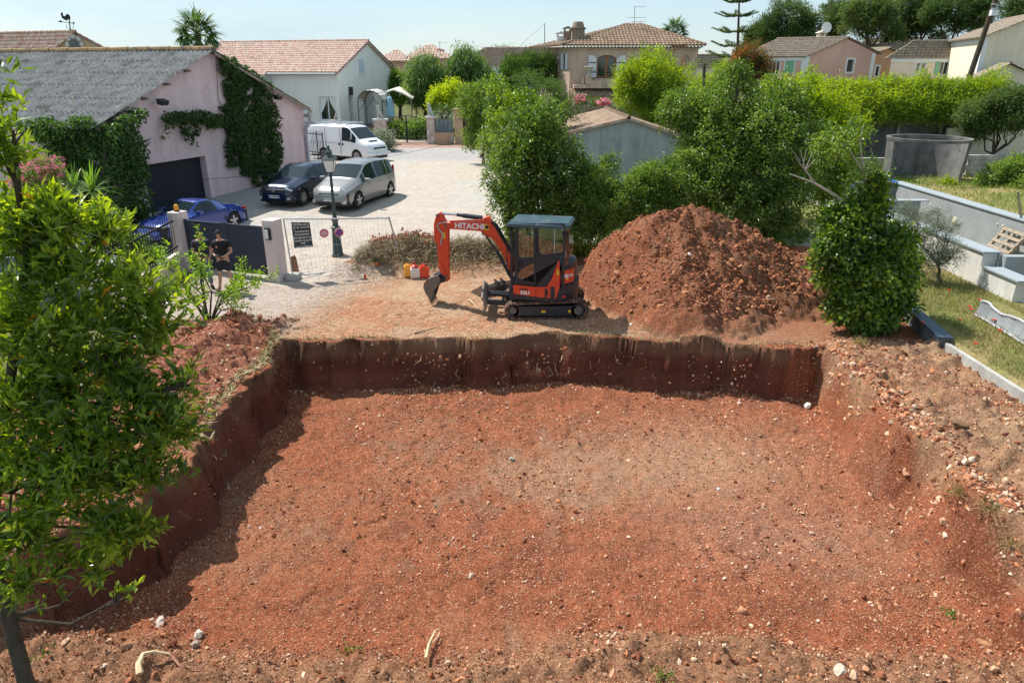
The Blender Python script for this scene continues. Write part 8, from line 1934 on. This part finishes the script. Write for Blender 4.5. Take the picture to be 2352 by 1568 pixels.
# concrete tank with an open front
tc_ = Vector((18.7, 32.4, 1.16)); t = thing('concrete_tank', 'tall open-fronted round concrete tank behind the pool', 'tank', tc_)
Rt = 1.68; Ht = 1.80; a0, a1 = R(-38), R(188); aa = np.linspace(a0, a1, 40)
mb = MB(); vs = []
for r_, z_ in ((Rt * .93, 0), (Rt, Ht), (Rt - .12, Ht), (Rt * .93 - .12, 0)):
    vs += [(tc_.x + r_ * cos(a), tc_.y + r_ * sin(a), tc_.z + z_) for a in aa]
n = 40; fs = [(k * n + i, k * n + i + 1, ((k + 1) % 4) * n + i + 1, ((k + 1) % 4) * n + i) for k in range(4) for i in range(n - 1)] + [(0, n, 2 * n, 3 * n), (n - 1, 4 * n - 1, 3 * n - 1, 2 * n - 1)]
mb._add(vs, fs, True); mb.build('shell', M_conc_dark, t, W=True)
mb = MB(); aa = np.linspace(0, 2 * pi, 49)[:-1]; vs = []
for r_, z_ in ((Rt + .02, Ht), (Rt + .05, Ht + .13), (Rt - .13, Ht + .13), (Rt - .13, Ht)): vs += [(tc_.x + r_ * cos(a), tc_.y + r_ * sin(a), tc_.z + z_) for a in aa]
mb._add(vs, [(k * 48 + i, k * 48 + (i + 1) % 48, ((k + 1) % 4) * 48 + (i + 1) % 48, ((k + 1) % 4) * 48 + i) for k in range(4) for i in range(48)], True); mb.build('rim', M_conc_dark, t, W=True)
mb = MB(); mb.cyl((tc_.x, tc_.y, tc_.z - .1), (tc_.x, tc_.y, tc_.z + .04), Rt * 1.05, 40); mb.build('base_slab', M_conc, t, W=True)
# retaining wall under the hedge
t = thing('panel_wall', 'dark concrete panel wall below the bamboo hedge', 'wall', (19, 37.5, 1.2)); mb = MB(); mb.box((11.0, 37.42, .9), (26.6, 37.52, 3.72))
for k in range(9): mb.box((11.0, 37.405, 1.2 + k * .3), (26.6, 37.42, 1.22 + k * .3))
mb.build('panels', M_conc_dark, t, W=True)
for k in range(8): mb = MB(); mb.box((11 + k * 2.2, 37.32, .9), (11.14 + k * 2.2, 37.404, 3.8)); mb.build('post', M_conc, t, W=True)
t = thing('low_concrete_wall', 'low stepped concrete wall left of the round tank', 'wall', (14.5, 34.5, 1.2)); mb = MB(); mb.box((12.5, 34.4, .6), (18.2, 34.7, 1.95)); mb.build('wall', M_conc, t, W=True)
t = thing('block_wall', 'rough grey block wall right of the round tank', 'wall', (24, 33.6, 1.2)); mb = MB()
for r_ in range(5):
    for k in range(16): x0 = 21.3 + k * .42 + (r_ % 2) * .21; mb.box((x0, 33.5, 1.1 + r_ * .22), (x0 + .41, 33.75, 1.31 + r_ * .22))
mb.build('wall', M_conc, t, W=True)
t = thing('cream_wall', 'sunlit cream garden wall seen between the cypress trunks', 'wall', (26, 37.1, 1.2)); mb = MB(); mb.box((21.8, 36.2, 1.6), (27.5, 36.4, 3.2)); mb.build('wall', M_cream, t, W=True)
# boundary kerb wall between the plot and the lawn
t = thing('boundary_wall', 'low slate-capped boundary wall beside the ivy stump', 'wall', (9.9, 15.6, 0)); mb = MB(); mb.slab((9.66, 14.5), (10.12, 17.3), -.6, .34, .2); mb.build('wall', M_conc_dark, t, W=True)
mb = MB(); mb.slab((9.65, 14.45), (10.13, 17.35), .34, .385, .30); mb.build('cap', mat('cap_slate', (.06, .10, .14), rough=.6, var=.1), t, W=True)
mb = MB(); mb.slab((9.68, 5), (9.68, 14.43), -.6, .26, .10); mb.build('buried_edge', M_conc, t, W=True)
# rolled pool wall sheet on the lawn
t = thing('pool_liner_sheet', 'grey corrugated curved sheet standing on edge in the grass', 'metal sheet', (11.2, 15.6, .3)); mb = MB(); vs = []; pth = [atz(2236, 722, .32), atz(2262, 735, .32), atz(2300, 758, .32), atz(2352, 790, .32), atz(2420, 830, .32)]
pth = [pth[min(int(f), 3)].lerp(pth[min(int(f), 3) + 1], f - min(int(f), 3)) for f in np.linspace(0, 4, 81)]
for i, p in enumerate(pth): h_ = .34 + .05 * sin(i * .16); o_ = .012 * sin(i * 2.1); vs += [p + Vector((o_, 0, 0)), p + Vector((.08 + o_, 0, h_ * .5)), p + Vector((.10 + o_, .0, h_))]
mb._add(vs, [(3 * i + k, 3 * i + 3 + k, 3 * i + 4 + k, 3 * i + 1 + k) for i in range(80) for k in range(2)], True); mb.build('sheet', mat('sheet_grey', (.26, .28, .29), rough=.6, var=.15, scale=4), t, W=True)
mb = MB(); mb.tube([v for v in vs[2::3]][::4], .03, 6); mb.tube([v - Vector((.02, 0, -.02)) for v in vs[0::3]][::4], .03, 6); mb.build('edge_tube', M_pvc, t, W=True)
# blue tarpaulin beyond the ivy
c = aty(1925, 418, 30); t = thing('blue_tarpaulin', 'crumpled bright blue tarpaulin behind the ivy stump', 'tarpaulin', c); rg = np.random.default_rng(77); nx = 18
gx_, gy_ = np.meshgrid(np.linspace(-.75, .75, nx), np.linspace(-.6, .6, nx)); hz_ = .45 * np.exp(-(gx_ ** 2 + gy_ ** 2) / .35) + .22 * vnoise(gx_ * 4, gy_ * 4, seed=8); V_ = np.stack([c.x + gx_.ravel(), c.y + gy_.ravel(), c.z - .3 + hz_.ravel()], 1)
np_obj('sheet', V_, grid_faces(nx, nx), mat('blue_sheet', (.015, .07, .42), rough=.5), t, smooth=False)
t = thing('blue_pipe', 'short bright blue pipe on the ground by the tank', 'pipe', aty(2050, 414, 31)); mb = MB(); mb.tube([aty(2036, 412, 31), aty(2062, 419, 30.6)], .04, 8); mb.build('pipe', mat('blue_pipe', (.02, .2, .65), rough=.4), t, W=True)
t = thing('fence_stake', 'grey stake with a red mark at the right edge by the pool', 'stake', aty(2345, 500, 23)); mb = MB(); mb.tube([aty(2346, 505, 23), aty(2338, 440, 23)], .035, 6); mb.build('stake', M_wood, t, W=True)
# lawn grass and poppies
rg = np.random.default_rng(88)
def lawn(name, n, box, L_, pal, label, wid=.006):
    xs = rg.uniform(box[0], box[1], n); ys = rg.uniform(box[2], box[3], n); ok = (xs > xb(ys) + .2) & ~((xs > 12.8) & (xs < 17.3) & (ys < 31.3)) & (vnoise(xs * 1.3, ys * 1.3, seed=4) > .3); xs, ys = xs[ok], ys[ok]
    zs = height(xs, ys, False); a = rg.uniform(0, 2 * pi, len(xs)); d = np.stack([np.cos(a) * .5, np.sin(a) * .5, np.ones(len(xs))], 1)
    V, F_, T_ = leaf_mesh(np.stack([xs, ys, zs], 1), d, L_, wid * 2, rg, np.clip(rg.normal(.45, .25, len(xs)), 0, .93), flat=1.5); o = np_obj(name, V, F_, pal, attrs={'tone': T_}); return tag(o, label, 'grass', kind='stuff')
L_grass = leafmat('leaf_grass', (.13, .13, .05), (.26, .22, .09), (.42, .36, .18), trans=.3, rough=.7, spec=.1)
L_grassg = leafmat('leaf_grass_green', (.08, .13, .03), (.15, .22, .05), (.26, .33, .08), trans=.35, rough=.6, spec=.1)
lawn('dry_grass', 26000, (9.7, 16, 9, 22), .17, L_grass, 'straw-coloured grass on the neighbouring plot', .007); lawn('green_grass', 11000, (9.7, 15, 9, 24), .13, L_grassg, 'green grass among the dry stalks on the neighbouring plot', .007)
lawn('far_grass', 9000, (17.2, 26, 22, 36), .22, L_grassg, 'green grass round the concrete tank', .012)
for k, (px, py) in enumerate(((2104, 663), (2114, 665), (2226, 705), (2250, 690), (2260, 702), (2205, 737), (2283, 736), (2241, 790), (2120, 742), (2180, 668), (2296, 760), (2230, 712))):
    p = atz(px, py, .42); t = thing('poppy', 'small red poppy in the dry grass', 'poppy', (p.x, p.y, .3), 0, 'poppies in the grass'); mb = MB(); mb.tube([(p.x, p.y, .28), p], .004, 4); mb.build('stalk', L_grassg, t, W=True); mb = MB(); mb.lathe([(.008, 0), (.04, .015), (.045, .03), (.0401, .03), (.005, .008)], p, 7); mb.build('bloom', M_red2, t, W=True)
# weeds against the pool wall
rgw = [(2180, 640), (2205, 655), (2230, 665), (2255, 665), (2150, 628), (2280, 690), (2310, 690)]
for k, (px, py) in enumerate(rgw[:0]): pass
# ================================================================== NEIGHBOURS' GATE AND WALLS AT THE FAR END OF THE YARD
YG = 50.5; zg = gz(-7, YG)
def upz(px, py, Y=YG): return aty(px, py, Y)
M_rub = mat('rubble_stone', (.50, .42, .36), rough=.95, var=.3, scale=2.5, bump=.8, bscale=6, speck=[((.62, .60, .57), 3.2, .42, .5)])
def pillar(px0, px1, pt, label, lion=True, m=M_rub, capm=M_stone_w, Y=YG, dz=.6, grp='stone gate pillars'):
    a = upz(px0, pt, Y); b_ = upz(px1, pt, Y); t = thing('gate_pillar', label, 'pillar', ((a.x + b_.x) / 2, Y, zg), 0, grp); mb = MB(); mb.box((a.x, Y - .02, zg - .4), (b_.x, Y + dz, a.z - .12)); mb.build('shaft', m, t, W=True); mb = MB(); mb.box((a.x - .1, Y - .12, a.z - .12), (b_.x + .1, Y + dz + .1, a.z)); mb.build('cap', capm, t, W=True); return Vector(((a.x + b_.x) / 2, Y + dz / 2, a.z))
M_statue = mat('statue_stone', (.45, .44, .43), rough=.9, var=.3, scale=12, bump=.5, bscale=20)
def lion(c, h_, label, face=1):
    t = thing('lion_statue', label, 'statue', c, 0, 'seated lion statues'); mb = MB(); s = h_
    mb.box((c.x - .25 * s, c.y - .2 * s, c.z), (c.x + .25 * s, c.y + .2 * s, c.z + .06 * s)); mb.build('plinth', M_statue, t, W=True)
    skin_ch = [[(-.14, 0, .14, .12), (-.04, 0, .3, .13), (.06, 0, .52, .14), (.1, 0, .7, .13), (.14, 0, .84, .12), (.22, 0, .84, .07)], [(.06, 0, .52, .14), (.14, .07, .34, .05), (.16, .07, .08, .045), (.22, .07, .07, .045)], [(.06, 0, .52, .14), (.14, -.07, .34, .05), (.16, -.07, .08, .045), (.22, -.07, .07, .045)], [(-.14, 0, .14, .12), (-.04, .11, .14, .08), (.08, .12, .08, .045)], [(-.14, 0, .14, .12), (-.04, -.11, .14, .08), (.08, -.12, .08, .045)], [(-.14, 0, .14, .12), (-.24, 0, .1, .035), (-.26, .08, .1, .03)]]
    o = skin_mesh([[(x * s * face + 0, y * s, z * s + .05 * s, r * s) for x, y, z, r in ch] for ch in skin_ch], 'lion', M_statue, t, sub=1)
pl = pillar(858, 886, 274, 'broad stone gate pillar with a lion, left of the iron gate'); lion(pl, .95, 'seated stone lion on the broad left gate pillar', -1)
pr = pillar(979, 997, 268, 'slim stone gate pillar with a lion, right of the iron gate'); lion(pr, .92, 'seated stone lion on the slim right gate pillar', -1)
p = upz(768, 276, 52); t_ = pillar(760, 779, 276, 'brown stone pier with a small urn statue below the curtained window', m=M_rub, capm=M_wood, Y=52, grp='garden wall piers'); lion(t_, .55, 'small seated lion on the brown pier by the window', 1)
def wrought(label, x0, x1, zt_, Y, leaves=2, arch=0., grp=None, name='iron_gate'):
    t = thing(name, label, 'gate', ((x0 + x1) / 2, Y, zg), 0, grp); L_ = (x1 - x0) / leaves
    for k in range(leaves):
        a = x0 + k * L_; mb = MB(); b_ = a + L_; top = lambda x: zt_ + arch * sin(pi * (x - x0) / (x1 - x0)); zb_ = zg + .08
        for x in (a + .03, b_ - .03): mb.tube([(x, Y, zb_), (x, Y, top(x))], .03, 5)
        for zz in (zb_, zb_ + .42, zb_ + .85): mb.tube([(a, Y, zz), (b_, Y, zz)], .022, 5)
        mb.tube([(x, Y, top(x)) for x in np.linspace(a, b_, 8)], .025, 5); n = int(L_ / .17)
        for i in range(1, n): x = a + L_ * i / n; mb.tube([(x, Y, zb_ + .85), (x, Y, top(x) + .1)], .012, 4)
        for i in range(int(L_ / .3)):
            cx = a + .15 + i * L_ / int(L_ / .3); 
            for z0_, r_ in ((zb_ + .21, .13), (zb_ + .63, .14), (zb_ + 1.3, .12)): mb.tube([(cx + r_ * cos(q) * (1 - q / 9), Y, z0_ + r_ * sin(q) * (1 - q / 9)) for q in np.linspace(0, 5.5, 10)], .011, 4)
        mb.build('leaf', M_iron, t, W=True)
wrought('ornate wrought iron double gate between the lion pillars', upz(887, 300).x, upz(978, 300).x, upz(930, 279).z, YG + .3, 2, .35)
t = thing('iron_balustrade', 'low ornate black balustrade under the curtained window', 'railing', upz(730, 290, 52.3)); mb = MB(); x0, x1 = upz(700, 285, 52.3).x, upz(760, 285, 52.3).x; za, zb_ = upz(730, 291, 52.3).z, upz(730, 281, 52.3).z
for zz in (za, zb_): mb.tube([(x0, 52.3, zz), (x1, 52.3, zz)], .025, 5)
for k in range(16): x = x0 + (x1 - x0) * k / 15; mb.tube([(x, 52.3, za), (x + .06, 52.3, (za + zb_) / 2), (x - .04, 52.3, zb_)], .014, 4)
mb.build('ironwork', M_iron, t, W=True); t2 = thing('garden_wall', 'low white wall under the iron balustrade', 'wall', (x0, 52.4, zg)); mb = MB(); mb.box((x0 - 3, 52.4, zg - .5), (x1, 52.6, za)); mb.build('wall', M_white, t2, W=True)
t = thing('panel_fence', 'dark navy panel fence with a gold script name', 'fence', upz(815, 300, 51.2)); 
for a_, b_ in ((778, 815), (818, 854)): q = upz(a_, 283, 51.2); r_ = upz(b_, 283, 51.2); mb = MB(); mb.box((q.x, 51.2, upz(a_, 318, 51.2).z), (r_.x, 51.26, q.z)); mb.build('panel', M_gate, t, W=True)
text_part('lettering', 'Sangapiani', .52, upz(835, 299, 51.18), (1, 0, .14), (-.14, 0, 1), mat('gold_paint', (.45, .30, .08), rough=.5), t, W=True, sx=.68, extr=.005)
mb = MB(); [mb.tube([upz(782 + k * 5, 296, 51.17), upz(782 + k * 5, 288, 51.17)], .02, 4) for k in range(6)]; mb.build('gold_spears', MATS['gold_paint'], t, W=True)
M_ocre = mat('render_ochre', (.52, .35, .24), rough=.95, var=.06, scale=2, spec=.1, streak=.15)
t = thing('ochre_wall', 'ochre garden wall with a mesh screen above, right of the iron gate', 'wall', upz(1028, 335)); a = upz(997, 305); b_ = upz(1042, 305); mb = MB(); mb.box((a.x, YG, zg - .4), (b_.x, YG + .25, a.z)); mb.build('wall', M_ocre, t, W=True)
mb = MB(); zt_ = upz(1020, 257).z
for k in range(5): x = a.x + .1 + (b_.x - a.x - .2) * k / 4; mb.tube([(x, YG + .1, a.z), (x, YG + .1, zt_)], .035, 5)
for k in range(16):
    for sg in (1, -1): x = a.x + (b_.x - a.x) * k / 15; x2 = min(max(x + sg * 1.4, a.x), b_.x); z2 = a.z + (zt_ - a.z) * abs(x2 - x) / 1.4; mb.tube([(x, YG + .1, a.z), (x2, YG + .1, z2)], .008, 3)
mb.build('mesh_screen', mat('green_mesh', (.12, .17, .16), rough=.6), t, W=True)
mb = MB(); mb.box((a.x + .05, YG + .12, a.z), (b_.x - .05, YG + .14, a.z + (zt_ - a.z) * .62)); mb.build('screen_panel', mat('screen_grey', (.28, .33, .37), rough=.7, var=.15, scale=5), t, W=True)
pillar(1043, 1062, 250, 'tall ochre gate pillar with a brick cap beside the brown gate', m=M_ocre, capm=mat('brick_cap', (.40, .25, .18), rough=.9, var=.2), grp='ochre gate pillars'); lion(upz(1037, 306, YG - .2) - Vector((0, 0, .6)), .5, 'small white lion by the letterbox on the ochre wall', 1)
t = thing('brown_gate', 'plain dark brown metal gate behind the overhanging shrub', 'gate', upz(1085, 336)); a = upz(1063, 266, YG + .2); b_ = upz(1135, 266, YG + .2); mb = MB(); mb.box((a.x, YG + .2, zg + .15), (b_.x, YG + .26, a.z)); mb.build('panel', mat('brown_metal', (.06, .032, .03), rough=.5), t, W=True)
mb = MB(); [mb.tube([(x, YG + .15, zg + .05), (x, YG + .15, zg + 1.5)], .012, 4) for x in np.linspace(a.x, b_.x, 22)]; mb.build('bars', M_iron, t, W=True)
t = thing('arched_iron_gate', 'small black arched garden gate high behind the shrubs', 'gate', upz(1136, 214, 62)); mb = MB(); a, b_ = upz(1127, 210, 62), upz(1146, 210, 62); c = (a.x + b_.x) / 2; r_ = (b_.x - a.x) / 2; mb.tube([(a.x, 62, a.z - 1)] + [(c - r_ * cos(q), 62, a.z + r_ * .8 * sin(q)) for q in np.linspace(0, pi, 9)] + [(b_.x, 62, a.z - 1)], .05, 5)
for k in range(5): x = a.x + 2 * r_ * (k + .5) / 5; mb.tube([(x, 62, a.z - 1), (x, 62, a.z + r_ * .6)], .03, 4)
mb.build('ironwork', M_iron, t, W=True)
# iron side gate by the workshop corner
A_ = aty(706, 300, 37.5); t = thing('side_gate', 'black barred iron gate standing open at the workshop corner', 'gate', (A_.x, 37.5, 1.0)); P_ = Vector((A_.x, 37.3, 0)); Q_ = Vector((aty(742, 320, 36.4).x, 36.4, 0)); WGt = Wall(P_, Q_ - P_, (0, -1)); L_ = (Q_ - P_).length; mb = MB()
for s in (.02, L_ * .62, L_ - .02): WGt.box(mb, s - .035, s + .035, .95, 3.0, -.03, .03)
for zz in (1.15, 1.8, 1.95, 2.85): WGt.box(mb, 0, L_, zz, zz + .04, -.015, .015)
for k in range(1, 11): s = L_ * k / 11; mb.tube([WGt.pt(s, 1.1), WGt.pt(s, 3.0), WGt.pt(s, 3.08)], [.012, .012, .002], 4)
mb.build('ironwork', M_iron, t, W=True)
# garden screen behind: slatted fence under villa
t = thing('slat_fence', 'grey-brown slatted fence below the beige villa', 'fence', aty(1400, 262, 50)); a, b_ = aty(1290, 250, 50), aty(1600, 250, 50); mb = MB()
for k in range(6): mb.box((a.x, 50, a.z - 1.6 + k * .3), (b_.x, 50.04, a.z - 1.34 + k * .3))
mb.build('slats', M_wood, t, W=True)
for k in range(7): mb = MB(); x = a.x + (b_.x - a.x) * k / 6; mb.box((x, 49.94, a.z - 2.4), (x + .12, 49.999, a.z + .25)); mb.build('post', M_wood, t, W=True)
# poles and cables
def pole(name, label, p0, p1, r0, r1, m): t = thing(name, label, 'pole', p0); mb = MB(); mb.tube([p0, Vector(p0).lerp(Vector(p1), .5), p1], [r0, (r0 + r1) / 2, r1], 10); mb.build('shaft', m, t, W=True); return t
b_ = aty(2222, 205, 44); tp_ = aty(2300, -40, 44); up1 = pole('utility_pole', 'leaning wooden utility pole at the top right', b_ - Vector((.3, 0, 1.5)), tp_, .17, .12, M_bark)
c = aty(2282, 30, 43.8); mb = MB(); mb.cbox((c.x, 43.75, c.z), (.4, .22, .3)); mb.build('junction_box', M_lens, up1, W=True); mb = MB(); [mb.cyl((aty(2286, y, 43.8).x - .14, 43.9, aty(2286, y, 43.8).z), (aty(2286, y, 43.8).x + .14, 43.9, aty(2286, y, 43.8).z), .05, 8) for y in (10, 20)]; mb.build('insulator', M_galv, up1, W=True)
pole('wooden_post', 'slender weathered wooden post among the bushes', aty(1613, 300, 40), aty(1618, 148, 40), .11, .08, M_bark)
pole('flag_pole', 'thin dark mast left of the beige villa', aty(1251, 130, 74), aty(1251, 54, 74), .04, .03, M_iron)
def cable(label, pts, r=.012, sag=.0):
    t = thing('overhead_cable', label, 'cable', pts[0]); mb = MB(); P_ = []
    for a, b_ in zip(pts[:-1], pts[1:]): P_ += [Vector(a).lerp(Vector(b_), k / 12) - Vector((0, 0, sag * 4 * (k / 12) * (1 - k / 12))) for k in range(12)]
    mb.tube(P_ + [Vector(pts[-1])], r, 4); mb.build('cable', M_blk, t, W=True)
cable('thin black cable sagging across the yard above the parked cars', [aty(60, 440, 20.5), aty(640, 397, 30), aty(760, 384, 32), aty(1030, 330, 46)], .011, .05)
cable('cable from the utility pole towards the hill houses', [aty(2270, 60, 44), aty(2040, 100, 70), aty(1870, 110, 90)], .02, .2); cable('guy wire slanting down from the thin mast', [aty(1251, 55, 74), aty(1178, 120, 76)], .012)
# ================================================================== SINGLE ROCKS, ROOTS, STICKS
def rock(label, px, py, r_, z=None, col=(.6, .5, .42), seed=0, flat=.75, grp='large single rocks'):
    Yg = None; p = None
    for Y_ in np.arange(5.5, 22, .03):
        q = aty(px, py, Y_)
        if q.z <= gz(q.x, q.y) + r_ * .25: p = q; break
    if p is None: return
    v0, f0 = ico(1); r_ *= .72; col = tuple(c * .82 for c in col); rg = np.random.default_rng(seed); n = vnoise(v0[:, 0] * 1.6 + seed, v0[:, 1] * 1.6, v0[:, 2] * 1.6, seed=seed); V_ = v0 * (.45 + 1.1 * n)[:, None] * [1.15, .9, flat] * r_; V_ = V_ @ rand_rot(rg, 1)[0].T * [1, 1, .85]; V_ += [p.x, p.y, p.z + r_ * .1]
    o = np_obj('rock', V_, f0, M_stone, cols=np.zeros((len(V_), 3)) + col); tag(o, label, 'rock', grp)
for i, a in enumerate((('round white boulder two thirds up the heap', 1583, 586, .12, (.72, .62, .52)), ('pinkish boulder low on the right side of the heap', 1764, 686, .13, (.62, .42, .30)), ('small white stone near the top of the heap', 1536, 549, .07, (.7, .6, .5)), ('bright white chip at the foot of the heap beside the tracks', 1451, 745, .07, (.75, .73, .72)), ('squarish orange rock in the lower right of the pit floor', 1704, 1402, .10, (.55, .27, .16)), ('white rock at the near left, beside the root', 369, 1430, .10, (.66, .56, .48)), ('white rock nearest the near edge, left', 455, 1457, .10, (.7, .62, .52)), ('grey rock next to the white one at the near edge', 447, 1480, .09, (.40, .32, .26)), ('pale grey rock in the tan patch of the floor', 1175, 1055, .10, (.5, .45, .38)), ('dark red stone by the far wall on the left', 752, 903, .09, (.32, .1, .06)), ('brick-red stone on the lit edge by the far wall', 738, 892, .07, (.42, .16, .1)), ('lone dark stone on the left of the floor', 598, 1027, .07, (.2, .1, .07)), ('big dark clod on the right bank', 2205, 978, .17, (.22, .13, .08)), ('brown clod left of the big dark clod', 2160, 985, .11, (.3, .15, .08)), ('pale rock high on the bank right of the pit corner', 1958, 870, .12, (.6, .46, .33)), ('white chalky rock at the right pit corner', 1855, 933, .14, (.72, .62, .6)), ('white stone on the lit floor, right of centre', 1650, 1123, .05, (.7, .65, .62)), ('pale flat stone on the left half of the floor', 598, 1213, .05, (.68, .6, .55)), ('orange rock on the bottom right of the floor', 2260, 1478, .1, (.6, .3, .16)), ('pale slab at the bottom edge, right', 1930, 1540, .12, (.66, .55, .44)))):
    rock(a[0], a[1], a[2], a[3], col=a[4], seed=200 + i)
M_root = mat('pale_root', (.62, .48, .28), rough=.8, var=.25, scale=15); M_rootr = mat('red_root', (.34, .15, .1), rough=.8)
def onfloor(px, py, dz=.02):
    for Y_ in np.arange(5.2, 24, .03):
        q = aty(px, py, Y_)
        if q.z <= gz(q.x, q.y) + dz: return Vector((q.x, q.y, gz(q.x, q.y) + dz))
    return aty(px, py, 8)
def root(name, label, pts, r_, m, dz=.03): P_ = [onfloor(x, y, dz) for x, y in pts]; t = thing(name, label, name.replace('_', ' '), P_[0]); mb = MB(); n = len(P_); mb.tube(P_, [r_ * (1 - .75 * i / (n - 1)) for i in range(n)], 7); mb.build('stem', m, t, W=True); return t
root('tree_root', 'thick pale curved root at the near left edge of the pit', [(322, 1550), (318, 1525), (330, 1505), (355, 1500), (392, 1504)], .045, M_root, .06); root('tree_root', 'red-brown root trailing right of the pale curved one', [(394, 1506), (412, 1528), (440, 1535), (470, 1530)], .018, M_rootr)
root('tree_root', 'forked pale root standing at the near edge, centre', [(978, 1512), (985, 1480), (1000, 1450), (1012, 1444)], .022, M_root, .1); root('tree_root', 'thin twin of the forked pale root', [(980, 1510), (990, 1480), (1006, 1462), (1012, 1450)], .014, M_root, .07)
root('broken_root', 'pale snapped root end on the left rim of the pit', [(468, 1036), (485, 1030), (498, 1020)], .05, M_root, .08)
root('stick', 'pale stick lying left of the dozer blade', [(1078, 688), (1105, 716)], .018, M_root); root('stick', 'dark stick on the trodden ground behind the left rim', [(952, 766), (1013, 750)], .018, M_bark); root('stick', 'grey stick sticking out of the heap behind the cab', [(1345, 665), (1400, 650)], .02, M_root, .08)
mb = MB(); rg = np.random.default_rng(31); 
for k in range(20):
    x = rg.choice([rg.uniform(.2, 2.6), rg.uniform(-5, 6.5)], p=[.6, .4]); y = float(yback(x)) - .12; z = -rg.uniform(.35, .95); l_ = rg.uniform(.08, .35); mb.tube([(x, y + .1, z), (x + rg.normal(0, .06), y - .08, z - l_ * .4), (x + rg.normal(0, .15), y - .1, z - l_)], [.008, .006, .003], 4)
o = mb.build('hanging_roots', M_root, None); tag(o, 'pale roots dangling out of the shaded far wall', 'roots', kind='stuff')
# wheel hubs of straw-dry weeds on the right bank
for k, (px, py, lb) in enumerate(((2200, 1135, 'dry tuft on the tan bank, upper one'), (2270, 1170, 'dry tuft on the tan bank, middle one'), (2320, 1260, 'dry tuft at the right edge of the bank'), (1975, 790, 'dry tuft at the corner where the bank meets the heap'), (810, 1500, 'green tuft at the near edge, left of centre'), (1520, 1555, 'bright green tuft at the bottom edge'), (2186, 1418, 'small green seedling low on the right'), (100, 1500, 'seedling under the near tree'))):
    p = onfloor(px, py, 0); gr = 'green' in lb or 'seedling' in lb; t = thing('grass_tuft', lb, 'tuft', p); n = 46 if gr else 120; rg = np.random.default_rng(320 + k); P_ = np.array(p) + rg.normal(0, .06, (n, 3)) * [1, 1, .1]; D_ = rg.normal(0, .7, (n, 3)) + [0, 0, .8]; V, F_, T_ = leaf_mesh(P_, D_, .2 if not gr else .09, .012 if not gr else .02, rg, np.clip(rg.normal(.5, .2, n), 0, .93)); np_obj('blades', V, F_, L_green if gr else L_grass, t, attrs={'tone': T_})
